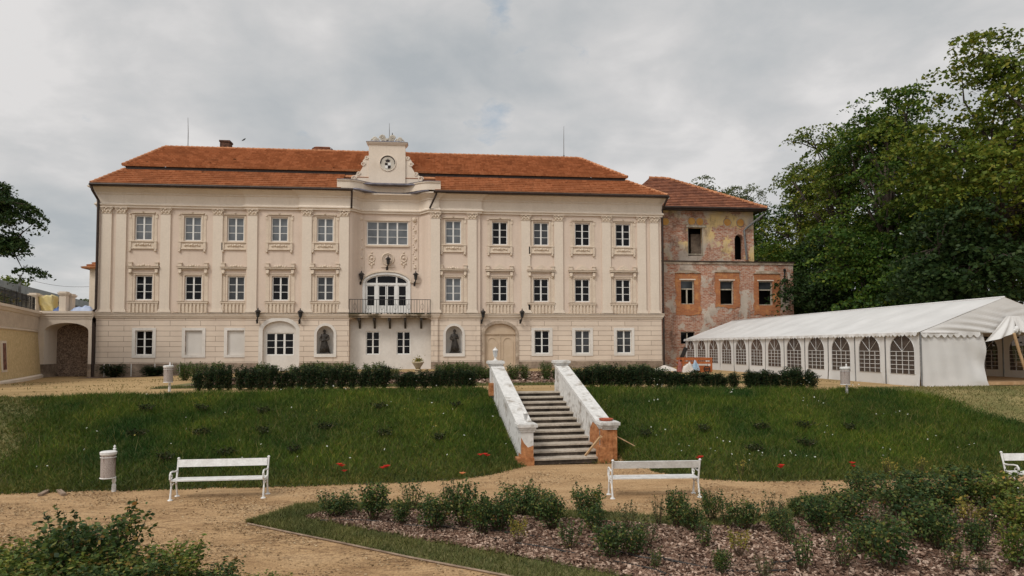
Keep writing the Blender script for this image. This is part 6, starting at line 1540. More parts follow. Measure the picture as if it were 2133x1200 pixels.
# the oak on the upper terrace at the left
YL = 40.0
def PE(px, py, rp, rq, dy=0.0):
    q = onY(px, py, YL + dy); k = (q.y * math.cos(YAW) + q.x * math.sin(YAW)) / FPX
    return (q.x, q.y, q.z, rp * k, rp * k, rq * k)
oak = [PE(-95, 450, 100, 85), PE(-10, 425, 44, 50), PE(18, 405, 26, 28), PE(45, 455, 32, 20), PE(82, 452, 26, 14), PE(80, 490, 32, 14), PE(30, 500, 34, 26), PE(10, 535, 38, 32), PE(58, 570, 16, 17), PE(30, 560, 20, 14), PE(-30, 500, 50, 60)]
bx = onY(-130, 620, YL)
make_tree('dark leafy tree reaching into the frame above the yellow terrace wall', (bx.x, YL, 5.0), 8.5, oak, 420, 42, 0.17, LOAK, 71, tr=0.35, group=None, name='broadleaf_tree', clump=0.55, bough=0.75, lobes=False, limbs=22, shell=0.3, trunk_top=0.8)
def far_tree(label, px, ptop, rp, Y, zlow, mat, seed):
    q = onY(px, ptop, Y); k = Y / FPX; rz_ = (q.z - zlow) / 2
    make_tree(label, (q.x, Y, zlow - 1.5), q.z - zlow, [(q.x, Y, zlow + rz_, rp * k, rp * k, rz_)], 90, 24, 0.3, mat, seed, tr=0.2, group='far trees on the left', clump=0.8, limbs=8, twigs=10)
far_tree('small far tree rising behind the grey shed roof beside the house', 173, 616, 16, 105, 5.0, LPALE, 81)
far_tree('far olive tree showing below the dark crown at the left edge', 8, 572, 22, 90, 5.0, LTREE2, 82)

# ------------------------------------------------------------------ ruined brick house
YB = 48.2
def B(px, py, Y=YB): q = onY(px, py, Y); return q.x, q.z
ruin_h = thing('ruined_house', 'ruined brick house with crumbling yellow plaster and brown hipped roof', 'house', (B(1515, 600)[0], YB, 1.4))
bx0, bx1 = XR + 0.14, B(1653, 620)[0]; zmid = B(1500, 544)[1]; ztop = B(1500, 437)[1]; bx2 = B(1570, 500, YB + 0.5)[0]
YU_ = YB + 0.5
lw = [(B(1418, 610)[0], B(1446, 610)[0], B(1432, 634)[1], B(1432, 584)[1]), (B(1500, 610)[0], B(1528, 610)[0], B(1514, 635)[1], B(1514, 585)[1]), (B(1580, 610)[0], B(1609, 610)[0], B(1594, 636)[1], B(1594, 586)[1])]
gwin = (B(1418, 695)[0], B(1447, 695)[0], B(1432, 716)[1], B(1432, 691)[1])
wl = MB(); wl.panel(bx0, bx1, 1.0, zmid - 0.08, YB, lw + [gwin], 0.35)
wl.add([(bx1, YB, 1.0), (bx1, YB + 9, 1.0), (bx1, YB + 9, zmid - 0.08), (bx1, YB, zmid - 0.08), (bx0, YB, 1.0), (bx0, YB + 9, 1.0), (bx0, YB + 9, zmid - 0.08), (bx0, YB, zmid - 0.08)], [(0, 1, 2, 3), (4, 7, 6, 5), (1, 5, 6, 2)])
part('lower_wall', wl, RUINLOW, ruin_h)
uo = (B(1432.5, 500, YU_)[0], B(1465, 500, YU_)[0], B(1448, 533, YU_)[1], B(1448, 474, YU_)[1])
ua = (B(1530, 500, YU_)[0], B(1549, 500, YU_)[0], B(1540, 541, YU_)[1], B(1540, 500, YU_)[1], B(1540, 488, YU_)[1])
wu = MB(); wu.panel(bx0, bx2, zmid, ztop, YU_, [uo], 0.5, arches=[ua])
wu.add([(bx2, YU_, zmid), (bx2, YU_ + 8, zmid), (bx2, YU_ + 8, ztop), (bx2, YU_, ztop), (bx0, YU_ + 8, zmid), (bx0, YU_ + 8, ztop)], [(0, 1, 2, 3), (1, 4, 5, 2)])
part('upper_wall', wu, RUINUP, ruin_h)
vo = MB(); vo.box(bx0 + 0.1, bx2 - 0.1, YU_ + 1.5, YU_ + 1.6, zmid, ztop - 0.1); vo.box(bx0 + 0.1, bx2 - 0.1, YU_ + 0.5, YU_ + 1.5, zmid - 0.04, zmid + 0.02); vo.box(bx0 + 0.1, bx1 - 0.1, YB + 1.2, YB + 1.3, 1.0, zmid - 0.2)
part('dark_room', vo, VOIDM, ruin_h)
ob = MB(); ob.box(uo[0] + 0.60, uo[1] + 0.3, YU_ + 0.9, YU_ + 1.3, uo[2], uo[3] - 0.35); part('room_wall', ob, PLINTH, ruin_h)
cp = MB(); cp.box(bx0 - 0.02, bx1 + 0.14, YB - 0.14, YB + 0.6, zmid - 0.075, zmid - 0.01, 0); cp.box(bx2, bx1 + 0.1, YB + 0.6, YB + 9, zmid - 0.07, zmid - 0.02, 0); cp.box(bx0, bx1 + 0.05, YB - 0.07, YB + 0.02, zmid - 0.24, zmid - 0.08, 1)
part('ledge', cp, [GUTTER, WEATHER], ruin_h)
for (a, b, c, d), (sa, sb, sc, sd) in zip(lw, ((1407, 1459, 656, 570), (1490, 1541, 641, 568), (1570, 1624, 656, 570))):
    A_, B_ = B(sa, 610)[0], B(sb, 610)[0]; C_, D_ = B(1500, sc)[1], B(1500, sd)[1]
    sr = MB(); r_ = random.Random(sa); n = 9
    def jag(p, q, amp): return [(p[0] + (q[0] - p[0]) * i / n + (r_.uniform(-amp, amp) if 0 < i < n else 0), p[1] + (q[1] - p[1]) * i / n + (r_.uniform(-amp, amp) if 0 < i < n else 0)) for i in range(n)]
    inn = [(a + (b - a) * i / n, c) for i in range(n)] + [(b, c + (d - c) * i / n) for i in range(n)] + [(b + (a - b) * i / n, d) for i in range(n)] + [(a, d + (c - d) * i / n) for i in range(n)]
    out = jag((A_, C_), (B_, C_), 0.1) + jag((B_, C_), (B_, D_), 0.08) + jag((B_, D_), (A_, D_), 0.08) + jag((A_, D_), (A_, C_), 0.08)
    sr.ring(inn, out, YB - 0.035, YB + 0.01, closed=True)
    so = part('brick_surround', sr, ORANGEBRICK, ruin_h)
    hd = MB(); hd.prism([(A_ - 0.05, D_ + 0.02), (B_ + 0.05, D_ + 0.02), (B_ - 0.2, D_ + 0.16), ((A_ + B_) / 2, D_ + 0.24), (A_ + 0.2, D_ + 0.16)], YB - 0.10, YB + 0.01); part('broken_hood', hd, WEATHER, so)
    li = MB(); li.box(a - 0.1, b + 0.1, YB - 0.05, YB + 0.03, d + 0.02, d + 0.10); part('lintel', li, CREAM, so)
    w_ = MB(); k = 0.07
    w_.box(a, a + k, YB + 0.14, YB + 0.2, c, d); w_.box(b - k, b, YB + 0.14, YB + 0.2, c, d); w_.box(a + k, b - k, YB + 0.14, YB + 0.2, c, c + k); w_.box(a + k, b - k, YB + 0.14, YB + 0.2, d - k, d); zt_ = c + (d - c) * 0.62; w_.box(a + k, b - k, YB + 0.13, YB + 0.19, zt_, zt_ + 0.08)
    if sa == 1407: w_.box((a + b) / 2 - 0.05, (a + b) / 2 + 0.05, YB + 0.142, YB + 0.198, c + k, zt_)
    wo = part('window', w_, OLDWOOD, ruin_h)
    g = MB(); g.box(a + 0.03, b - 0.03, YB + 0.165, YB + 0.17, zt_, d - 0.02); part('pane', g, GMID, wo)
a, b, c, d = gwin; w_ = MB(); w_.box((a + b) / 2 - 0.04, (a + b) / 2 + 0.04, YB + 0.15, YB + 0.2, c, d); w_.box(a, b, YB + 0.15, YB + 0.2, d - 0.06, d); wo = part('window', w_, OLDWOOD, ruin_h); g = MB(); g.box(a, b, YB + 0.21, YB + 0.22, c, d); part('pane', g, GDARK, wo)
for px, py in ((1386, 462), (1440.5, 461), (1457.5, 462), (1515, 463.5), (1542, 464)):
    m_ = MB(); cx_, cz_ = B(px, py, YU_); m_.prism([(cx_ + 0.27 * math.cos(k * PI / 9), cz_ + 0.27 * math.sin(k * PI / 9)) for k in range(18)], YU_ - 0.03, YU_ + 0.02); ro = part('roundel', m_, OCHRE, ruin_h)
    m_ = MB(); m_.tube(circ(cx_, cz_, 0.30, YU_ - 0.015, 0, 18), 0.035, 5); part('rim', m_, WEATHER, ro)
q0, q1 = B(1432, 500, YU_)[0], B(1468, 500, YU_)[0]; m_ = MB(); m_.box(q0 - 0.1, q1 + 0.12, YU_ - 0.06, YU_ + 0.02, uo[3] + 0.02, uo[3] + 0.14); part('lintel', m_, OLDWOOD, ruin_h)
fr_ = MB(); fr_.box(uo[0], uo[0] + 0.06, YU_ + 0.05, YU_ + 0.12, uo[2], uo[3]); fr_.box(uo[1] - 0.05, uo[1], YU_ + 0.05, YU_ + 0.12, uo[2], uo[3]); fr_.box(uo[0] + 0.06, uo[1] - 0.05, YU_ + 0.05, YU_ + 0.12, uo[2] + 0.1, uo[2] + 0.16); part('window', fr_, OLDWOOD, ruin_h)
# roof: hipped, old brown tiles over a dark soffit
ye = YU_ - 0.75; ze = B(1480, 432, ye)[1]; re1 = B(1598, 434, ye)[0]; pk = onY(1388, 372, ye + 4.6); re0 = XR - 2.0
dd = 4.6
ra = MB()
rows(ra, (re0, ye, ze), (re1, ye, ze), (pk.x - 1.4, ye + dd, pk.z), (pk.x, ye + dd, pk.z), 18, 0.08)
rows(ra, (re1, ye, ze), (re1, ye + 2 * dd, ze), (pk.x, ye + dd, pk.z), (pk.x, ye + dd, pk.z), 18, 0.08)
rows(ra, (re1, ye + 2 * dd, ze), (re0, ye + 2 * dd, ze), (pk.x, ye + dd, pk.z), (pk.x - 1.4, ye + dd, pk.z), 6, 0.05)
rows(ra, (re0, ye + 2 * dd, ze), (re0, ye, ze), (pk.x - 1.4, ye + dd, pk.z), (pk.x - 1.4, ye + dd, pk.z), 6, 0.05)
rr_ = part('roof', ra, TILEOLD, ruin_h)
m_ = MB(); caps(m_, (re1, ye, ze + 0.05), (pk.x, ye + dd, pk.z + 0.03), 0.11); caps(m_, (pk.x - 1.4, ye + dd, pk.z + 0.03), (pk.x, ye + dd, pk.z + 0.03), 0.11); part('ridge_tiles', m_, TILE, rr_)
m_ = MB(); m_.box(re0 + 0.3, re1 - 0.05, ye + 0.02, ye + 0.16, ze - 0.20, ze - 0.04); m_.box(bx0, re1 - 0.15, ye + 0.16, YU_ + 0.5, ze - 0.14, ze - 0.06); m_.tube([(re0 + 0.3, ye - 0.04, ze - 0.05), (re1 + 0.02, ye - 0.04, ze - 0.05)], 0.08, 8); m_.box(re1 - 0.25, re1 - 0.1, ye + 0.16, ye + 2 * dd, ze - 0.16, ze - 0.05); m_.box(bx0, bx2 + 0.02, YU_ - 0.05, YU_ + 0.3, ztop, ze - 0.14)
part('soffit', m_, GUTTER, rr_)
m_ = MB(); q = [onY(1592, 445, ye), onY(1556, 474, YU_ - 0.15), onY(1550, 480, YU_ - 0.14), onY(1553, 515, YU_ - 0.14), onY(1556, 541, YU_ - 0.14)]; m_.tube(q, 0.07, 8); part('downpipe', m_, RODMET, ruin_h)
m_ = MB(); x_ = B(1634, 600)[0]; m_.tube([(x_, YB - 0.05, B(1634, 563)[1]), (x_, YB - 0.05, B(1634, 632)[1])], 0.05, 6); m_.ball((x_, YB - 0.08, B(1634, 563)[1]), 0.12, 6); part('drain_pipe', m_, DARKMET, ruin_h)

# ------------------------------------------------------------------ party tent
TX0, TX1, TY0, TY1 = 17.62, 24.5, 23.25, 47.0
TXM = (TX0 + TX1) / 2
TB = 1.60; TE = onY(1920, 692, TY0).z; TR = onY(2096, 619, TY0).z
NB = 12; BAY = (TY1 - TY0) / NB
tent = thing('party_tent', 'long white party tent with arched grid windows and gathered entrance curtain', 'tent', (TX0, TY0, TB))
rt = MB(); NU, NV = 9, NB * 6
vs = []
for j in range(NV + 1):
    y = TY0 + (TY1 - TY0) * j / NV; fr_ = (j % 6) / 6
    for i in range(2 * NU + 1):
        u = i / NU - 1; x = TXM + (TX1 - TX0 + 0.16) / 2 * u; au = abs(u)
        z = TR + (TE - TR) * au - 0.06 * math.sin(PI * fr_) * math.sin(PI * min(au, 0.98)) - 0.012 * math.sin(j * 2.1 + i) * au
        if 6 * 6 - 1 <= j <= 6 * 6 and False: z -= 0.05
        vs.append((x, y - 0.02 if j == 0 else y, z))
w_ = 2 * NU + 1
rt.add(vs, [(j * w_ + i, j * w_ + i + 1, (j + 1) * w_ + i + 1, (j + 1) * w_ + i) for j in range(NV) for i in range(w_ - 1)])
rt.tube([(TXM, TY0, TR + 0.01), (TXM, TY1, TR + 0.01)], 0.035, 6)
for x in (TX0 - 0.08, TX1 + 0.08): rt.tube([(x, TY0, TE), (x, TY1, TE)], 0.025, 6)
part('tent_roof', rt, FABRIC, tent, True)
def scallop(x0, y0_, x1, y1_, z0, dep, n, out=(0, 0)):
    m = MB(); L_ = math.hypot(x1 - x0, y1_ - y0_); k = max(int(L_ / 0.05), 8)
    top, bot = [], []
    for i in range(k + 1):
        t = i / k; ph = abs(math.sin(PI * n * t)); wv = 0.02 * math.sin(t * n * 2.3)
        top.append((x0 + (x1 - x0) * t + out[0] * 0.02, y0_ + (y1_ - y0_) * t + out[1] * 0.02, z0)); bot.append((x0 + (x1 - x0) * t + out[0] * (0.03 + wv), y0_ + (y1_ - y0_) * t + out[1] * (0.03 + wv), z0 - dep * (0.45 + 0.55 * ph)))
    m.add(top + bot, [(i, k + 1 + i, k + 2 + i, i + 1) for i in range(k)])
    return m
for k in range(NB): part('valance', scallop(TX0 - 0.09, TY0 + BAY * k, TX0 - 0.09, TY0 + BAY * (k + 1), TE, 0.15, 9, (-1, 0)), FABRIC, tent)
part('valance', scallop(TX0, TY0 - 0.03, TX0 + 2.35, TY0 - 0.03, TE + 0.02, 0.22, 9, (0, -1)), FABRIC, tent)
# side wall panels: an arched clear window with a white grid in each bay
def side_panel(x, y0_, y1_, parent, inward):
    zs_, sp_, tp_ = TB + 0.46, TB + 1.30, TB + 1.93; m_ = (y0_ + y1_) / 2; hw = 0.69
    pan = MB(); pan.panel(y0_, y1_, TB - 0.05, TE + 0.02, 0, (), 0.03, arches=[(m_ - hw, m_ + hw, zs_, sp_, tp_)])
    nv = []
    for (a, b, c) in pan.v:
        fold = 0.035 * math.sin((a - y0_) / BAY * 9.0 + y0_) * max(0, (TB + 0.55 - c)) / 0.5 - 0.07 * max(0, TB + 0.1 - c)
        nv.append((x - b * (1 if not inward else -1) + fold, a, c))
    pan.v = nv
    o = part('wall_panel', pan, FABRIC, parent)
    g = MB(); arc = [(m_ - hw, zs_)] + arc_pts(m_ - hw, m_ + hw, sp_, tp_, 14) + [(m_ + hw, zs_)]
    g.add([(x + 0.01, a, b) for a, b in arc], [tuple(range(len(arc)))]); part('window_film', g, FILM, o)
    b_ = MB(); bw = 0.009
    for i in range(1, 4): yy = m_ - hw + 2 * hw * i / 4; b_.box(x - 0.012, x + 0.004, yy - bw, yy + bw, zs_, sp_)
    for i in range(1, 6): zz = zs_ + (sp_ - zs_) * i / 5; b_.box(x - 0.014, x + 0.002, m_ - hw, m_ + hw, zz - bw, zz + bw)
    for an in (45, 90, 135):
        e = (m_ + hw * math.cos(math.radians(an)), sp_ + (tp_ - sp_) * math.sin(math.radians(an))); b_.tube([(x - 0.005, m_, sp_), (x - 0.005, e[0], e[1])], 0.010, 4)
    part('window_bars', b_, FABRIC, o)
for k in range(NB):
    side_panel(TX0, TY0 + BAY * k + 0.04, TY0 + BAY * (k + 1) - 0.04, tent, False); side_panel(TX1, TY0 + BAY * k + 0.02, TY0 + BAY * (k + 1) - 0.02, tent, True)
for k in range(NB + 1):
    for x in (TX0 + 0.02, TX1 - 0.02):
        m_ = MB(); m_.tube([(x, TY0 + BAY * k, TB - 0.1), (x, TY0 + BAY * k, TE - 0.02)], 0.028, 6)
        if x < TXM and k in (0, NB): pass
        part('frame_post', m_, RODMET, tent)
# gable cloth with slack folds, curtain on the left of the entrance, swag over it
gm = MB(); NXg, NZg = 60, 16; vs = []
for j in range(NZg + 1):
    for i in range(NXg + 1):
        u = -1 + 2 * i / NXg; x = TXM + (TX1 - TX0) / 2 * u; zt_ = TR + (TE - TR) * abs(u); v = j / NZg
        z = (TE - 0.02) + (zt_ - TE + 0.02) * v
        sag = 0.05 * math.sin((z + 0.5 * (1 - abs(u)) ** 2 * 0.9) * 26 + abs(u) * 3) * (1 - v) * (0.3 + 0.7 * (1 - abs(u))) 
        vs.append((x, TY0 - 0.01 - 0.05 * (1 - v) - sag, z))
w_ = NXg + 1
gm.add(vs, [(j * w_ + i, j * w_ + i + 1, (j + 1) * w_ + i + 1, (j + 1) * w_ + i) for j in range(NZg) for i in range(NXg)])
part('gable_cloth', gm, FABRIC, tent, True)
cxr = onY(2052, 760, TY0).x
def cloth(nx, nz_, fn): 
    m = MB(); m.add([fn(i / nx, j / nz_) for j in range(nz_ + 1) for i in range(nx + 1)], [(j * (nx + 1) + i, j * (nx + 1) + i + 1, (j + 1) * (nx + 1) + i + 1, (j + 1) * (nx + 1) + i) for j in range(nz_) for i in range(nx)]); return m
def lc(u, v):
    edge = cxr + 0.05 * math.sin(v * 3) + 0.16 * max(0, 0.14 - v) / 0.14
    x = TX0 + (edge - TX0) * u; z = TB - 0.08 + (TE + 0.02 - TB + 0.08) * v
    pull = max(0, u - 0.45) / 0.55
    y = TY0 + 0.02 - 0.06 * pull ** 2 * math.sin((v * 2.2 + u * 1.3) * 5) + 0.012 * math.sin(u * 31 + v * 4) - 0.10 * max(0, 0.2 - v) * (0.5 + u)
    return (x, y, z)
part('entrance_curtain', cloth(40, 26, lc), FABRIC, tent, True)
q = onY(2097, 658, TY0 - 0.15); e0 = onY(2050, 713, TY0 - 0.25); e1 = onY(2118, 689, TY0 - 0.3)
def swag(u, v):
    t = Vector(q).lerp(e0, v); b_ = Vector(q) + Vector((0.25, 0, 0)); b_ = b_.lerp(e1, v)
    p = t.lerp(b_, u); return (p.x, p.y - 0.05 * math.sin(u * 14 + v * 3) * v - 0.15 * math.sin(PI * u) * v, p.z - 0.16 * math.sin(PI * u) * v * (0.2))
part('swag', cloth(24, 16, swag), FABRIC, tent, True)
e2 = onY(2180, 705, TY0 - 0.25); q2 = Vector(q) + Vector((0.25, 0, 0))
def swag2(u, v):
    p = q2.lerp(e1, v).lerp((q2 + Vector((0.3, 0, 0))).lerp(e2, v), u); return (p.x, p.y - 0.05 * math.sin(u * 14 + v * 3) * v - 0.12 * math.sin(PI * u) * v, p.z)
part('swag', cloth(24, 16, swag2), FABRIC, tent, True)
kn = MB(); rk = random.Random(2)
for i in range(9): kn.ball((e1.x + rk.uniform(-0.15, 0.15), e1.y + rk.uniform(-0.06, 0.06), e1.z + rk.uniform(-0.1, 0.12)), rk.uniform(0.05, 0.1), 7, sz=1.2)
part('curtain_knot', kn, FABRIC, tent, True)
fl_ = MB(); fl_.box(cxr + 0.02, TX1 - 0.05, TY0 + 0.05, TY0 + 12, TB + 0.05, TB + 0.16)
fo = part('floor_deck', fl_, NEWWOOD, tent)
for k in range(6):
    m_ = MB(); xx = cxr + 0.3 + k * 0.85; m_.box(xx, xx + 0.12, TY0 + 0.06, TY0 + 3, TB - 0.1, TB + 0.048); part('floor_joist', m_, PLANK, fo)
m_ = MB(); m_.tube([onY(2112, 694, TY0 - 0.55), onY(2124, 735, TY0 - 0.5), onY(2146, 800, TY0 - 0.45)], 0.05, 6)
a = onY(2112, 694, TY0 - 0.55); o = solo('wooden_prop', m_, NEWWOOD, 'raw wooden pole propping the gathered entrance curtain of the white tent', 'pole', a)
m_ = MB(); a = onY(1911, 800, TY0 - 0.2); m_.tube([(a.x, a.y, TB + 0.2), (a.x - 0.03, a.y, TB - 0.25)], 0.012, 5); part('ground_peg', m_, IRONWHITE, tent)

# ------------------------------------------------------------------ things stacked by the tent
yc = 38.0
c0, c1 = onY(1421, 760, yc).x, onY(1483, 760, yc).x; zc0, zc1 = onY(1450, 777, yc).z, onY(1450, 745, yc).z
cart = thing('wooden_cart', 'orange stained wooden handcart with slatted sides parked before the tent', 'cart', ((c0 + c1) / 2, yc, hz(c0, yc)))
m_ = MB()
for z0_, z1_ in ((zc1 - 0.16, zc1), (zc1 - 0.36, zc1 - 0.24), (zc0, zc0 + 0.40)):
    m_.box(c0, c1, yc - 0.02, yc + 0.02, z0_, z1_); m_.box(c0, c1, yc + 0.9, yc + 0.94, z0_, z1_)
part('side_boards', m_, ORANGEWOOD, cart)
for x in (c0 + 0.05, (c0 + c1) / 2, c1 - 0.05):
    m_ = MB(); m_.box(x - 0.05, x + 0.05, yc - 0.06, yc - 0.021, zc0 - 0.1, zc1 + 0.01); part('upright', m_, ORANGEWOOD, cart)
m_ = MB(); m_.box(c0 + 0.02, c1 - 0.02, yc + 0.021, yc + 0.899, zc0 + 0.02, zc0 + 0.07); part('cart_floor', m_, PLANK, cart)
for x in (c0 + 0.35, c1 - 0.35):
    m_ = MB(); m_.tube([(x + 0.17 * math.cos(k * PI / 8), yc - 0.10, hz(c0, yc) + 0.19 + 0.17 * math.sin(k * PI / 8)) for k in range(17)], 0.025, 6); m_.box(x - 0.14, x + 0.14, yc - 0.11, yc - 0.09, hz(c0, yc) + 0.16, hz(c0, yc) + 0.22); part('wheel', m_, BLACKM, cart)
r2 = random.Random(4)
def heap(name, mat, label, cat, px0_, px1_, pt, Y, dp, base=None, bumps=5, seed=1):
    a, b = onY(px0_, pt, Y), onY(px1_, pt, Y); zb_ = base if base is not None else hz((a.x + b.x) / 2, Y); rr2 = random.Random(seed); ph = [rr2.uniform(0, 6) for _ in range(4)]
    def fn(u, v):
        e = math.sin(PI * u) ** 0.55 * math.sin(PI * v) ** 0.5
        w = 0.78 + 0.16 * math.sin(u * 9 + ph[0]) * math.cos(v * 5 + ph[1]) + 0.06 * math.sin(u * 23 + v * 7 + ph[2])
        return (a.x + (b.x - a.x) * u, Y + dp * (v - 0.5), zb_ + (a.z - zb_) * e * w * 1.05)
    m = cloth(26, 14, fn); return solo(name, m, mat, label, cat, ((a.x + b.x) / 2, Y, zb_), None, True)
heap('folded_sheet', SHEETWHITE, 'crumpled white sheet hanging over the side of the orange cart', 'sheet', 1421, 1445, 752, yc - 0.25, 0.3, zc0 + 0.05, seed=3)
heap('folded_sheet', BLUECLOTH, 'light blue and white cloth bundle on the orange cart', 'cloth', 1441, 1456, 748, yc - 0.2, 0.26, zc0 + 0.15, seed=6)
heap('folded_sheet', REDCLOTH, 'dull red cloth bundle leaning at the left end of the orange cart', 'cloth', 1411, 1420, 746, yc, 0.3, hz(c0, yc), seed=8)
heap('tarpaulin_heap', SHEETWHITE, 'heap of pale tarpaulin on the ground between house corner and tent', 'tarpaulin', 1360, 1408, 761, 40.5, 1.2, seed=11)
m_ = MB(); p0, p1 = onY(1419, 748, yc + 1.2), onY(1429, 724, yc + 1.2); d = (p1 - p0) / 2; m_.obox((p0 + p1) / 2 - d * 0.5, (0.11, 0, -0.05), (0, 0.02, 0), d * 1.5); solo('leaning_board', m_, BLACKM, 'black board leaning against the far end of the white tent', 'board', p0)

# ------------------------------------------------------------------ terrace wall, arch and what stands on it
YA = 46.4
def A(px, py, Y=YA): q = onY(px, py, Y); return q.x, q.z
ax0, ax1 = A(75, 700)[0], XL - 0.10
arch = thing('arched_bridge', 'cream bridge wall with one arched passage joining terrace and house', 'bridge', ((ax0 + ax1) / 2, YA, 1.2))
az1 = A(130, 650)[1]; ho = (A(92, 700)[0], A(184, 700)[0], 1.0, A(136, 690)[1], A(136, 672.5)[1])
m_ = MB(); m_.panel(ax0, ax1, 1.0, az1, YA, (), 1.5, arches=[ho]); part('wall', m_, CREAM, arch)
m_ = MB(); m_.sweep([(ax0 - 0.1, YA), (ax1 + 0.05, YA)], [(-0.3, az1), (0.04, az1 - 0.42), (0.05, az1 - 0.30), (0.10, az1 - 0.26), (0.10, az1 - 0.16), (0.16, az1 - 0.10), (0.16, az1 + 0.06), (-1.5, az1 + 0.06), (-1.5, az1)]); part('coping', m_, CREAM, arch)
m_ = MB(); zp_ = A(90, 759)[1]
m_.box(ax0, ho[0] + 0.002, YA - 0.05, YA - 0.001, 0.9, zp_); m_.box(ho[0], ho[0] + 0.03, YA - 0.001, YA + 1.5, 0.9, zp_); part('plinth', m_, PLINTH, arch); m_ = MB(); m_.box(ho[1] - 0.002, ax1, YA - 0.05, YA - 0.001, 0.9, zp_); m_.box(ho[1] - 0.03, ho[1], YA - 0.001, YA + 1.5, 0.9, zp_); part('plinth', m_, PLINTH, arch)
m_ = MB(); m_.box(ax0, ax1, YA + 1.5, YA + 1.7, 0.9, az1); part('passage_wall', m_, PEBBLE, arch)
GPL = [(72, 612, 647, 84, 0.0, 'stone gate pillar with moulded cap at the end of the iron fence'), (82, 616, 647, 90, 0.5, 'shorter stone gate pillar beside the iron fence end, nearer the yellow tarpaulin'), (134, 609, 648, 146, 0.0, 'taller stone gate pillar on the arched bridge near the house'), (147, 614, 648, 156, 0.5, 'shorter stone gate pillar on the arched bridge, nearest the house')]
for px, pt_, pb, _, dy, lab in GPL:
    y = YA + 0.35 + dy; x, z1_ = A(px, pt_, y); w_ = 0.20
    g = thing('gate_pillar', lab, 'pillar', (x, y, az1 + 0.06), 0, 'gate pillars above the arch')
    m_ = MB(); m_.box(x - w_, x + w_, y - w_, y + w_, az1 + 0.06, z1_ - 0.18); part('shaft', m_, CREAM, g)
    m_ = MB(); m_.box(x - w_ - 0.05, x + w_ + 0.05, y - w_ - 0.05, y + w_ + 0.05, z1_ - 0.18, z1_ - 0.10); m_.box(x - w_ - 0.09, x + w_ + 0.09, y - w_ - 0.09, y + w_ + 0.09, z1_ - 0.10, z1_ - 0.03); m_.box(x - w_ - 0.02, x + w_ + 0.02, y - w_ - 0.02, y + w_ + 0.02, z1_ - 0.03, z1_ + 0.04); part('cap', m_, CREAM, g)
# battered, yellow, curving away to the left
wall = thing('terrace_wall', 'yellow roughcast terrace wall with cream ribbed cornice and slit niche', 'wall', (-26, 44, 1.2))
N = 16; base, top = [], []
WP = np.array([(-19.6, 27.0), (-20.5, 31.5), (-21.5, 35.2), (-22.4, 38.2), (-23.5, 41.5), (-24.5, 44.4), (ax0 + 0.05, YA - 0.02)])
for i in range(N + 1):
    t = i / N * (len(WP) - 1); x = float(np.interp(t, range(len(WP)), WP[:, 0])); y = float(np.interp(t, range(len(WP)), WP[:, 1]))
    base.append((x + 0.35, y)); top.append((x, y))
def strip(zlo, zhi, b0, b1, flip=False):
    m = MB(); m.add([(p[0], p[1], zlo) for p in b0] + [(p[0], p[1], zhi) for p in b1], [(i, i + 1, N + 2 + i, N + 1 + i) for i in range(N)]); return m
ztw = az1 - 0.06; zc_ = ztw - 1.15
part('wall_face', strip(1.0, zc_, base, [(a[0] * 0.7 + b[0] * 0.3 if False else b[0] + 0.05, b[1]) for a, b in zip(base, top)]), YELLOWWALL, wall)
m_ = MB(); m_.sweep(top, [(0.06, zc_ - 0.1), (0.12, zc_ - 0.06), (0.12, zc_), (0.06, zc_ + 0.02), (0.06, ztw - 0.30), (0.14, ztw - 0.26), (0.20, ztw - 0.12), (0.26, ztw - 0.10), (0.26, ztw + 0.05), (-0.8, ztw + 0.05), (-0.8, zc_ - 0.1)]); co = part('cornice', m_, CREAM, wall)
m_ = MB()
for i in range(N * 8):
    t = i / (N * 8); k = min(int(t * N), N - 1); f = t * N - k; x = top[k][0] + (top[k + 1][0] - top[k][0]) * f; y = top[k][1] + (top[k + 1][1] - top[k][1]) * f
    d = Vector((top[k + 1][0] - top[k][0], top[k + 1][1] - top[k][1])).normalized(); nn_ = Vector((d.y, -d.x))
    m_.obox((x + nn_.x * 0.07, y + nn_.y * 0.07, zc_ + 0.42), (d.x * 0.022, d.y * 0.022, 0), (nn_.x * 0.05, nn_.y * 0.05, 0), (0, 0, 0.36))
part('rib_moulding', m_, ORN, co)
m_ = MB(); m_.sweep([(p[0], p[1]) for p in base], [(0.0, 0.9), (0.10, 0.9), (0.10, 1.42), (0.0, 1.5)]); part('foot_moulding', m_, CREAM, wall)
def on_wall(px, py):
    d = ray(px, py); best = None
    for i in range(N):
        for j in range(12):
            f = j / 12; x = base[i][0] + (base[i + 1][0] - base[i][0]) * f; y = base[i][1] + (base[i + 1][1] - base[i][1]) * f
            e = abs(d.x / d.y - x / y)
            if best is None or e < best[0]: best = (e, x, y, Vector((base[i + 1][0] - base[i][0], base[i + 1][1] - base[i][1], 0)).normalized())
    return best[1:]
x, y, d = on_wall(13.5, 742); zA, zB_ = onY(14, 771, y).z, onY(12, 714, y).z; nn_ = Vector((d.y, -d.x, 0))
lean = Vector((-0.20 * (zB_ - zA) / (zc_ - 1.0), 0, 0))
m_ = MB(); c = Vector((x, y, (zA + zB_) / 2)) + nn_ * -0.19; m_.obox(c, d * 0.42, nn_ * 0.10, Vector((lean.x / 2, lean.y / 2, (zB_ - zA) / 2 + 0.1))); nic = part('niche_frame', m_, CREAM, wall)
m_ = MB(); m_.obox(c + nn_ * 0.09, d * 0.27, nn_ * 0.03, Vector((lean.x / 2, lean.y / 2, (zB_ - zA) / 2 - 0.02))); part('brick_infill', m_, PEBBLE if False else pm('dark_red_bricks', (0.10, 0.04, 0.03), (0.22, 0.10, 0.07), 5, 0.95, 0.5, fine=(9, 0.3)), nic)
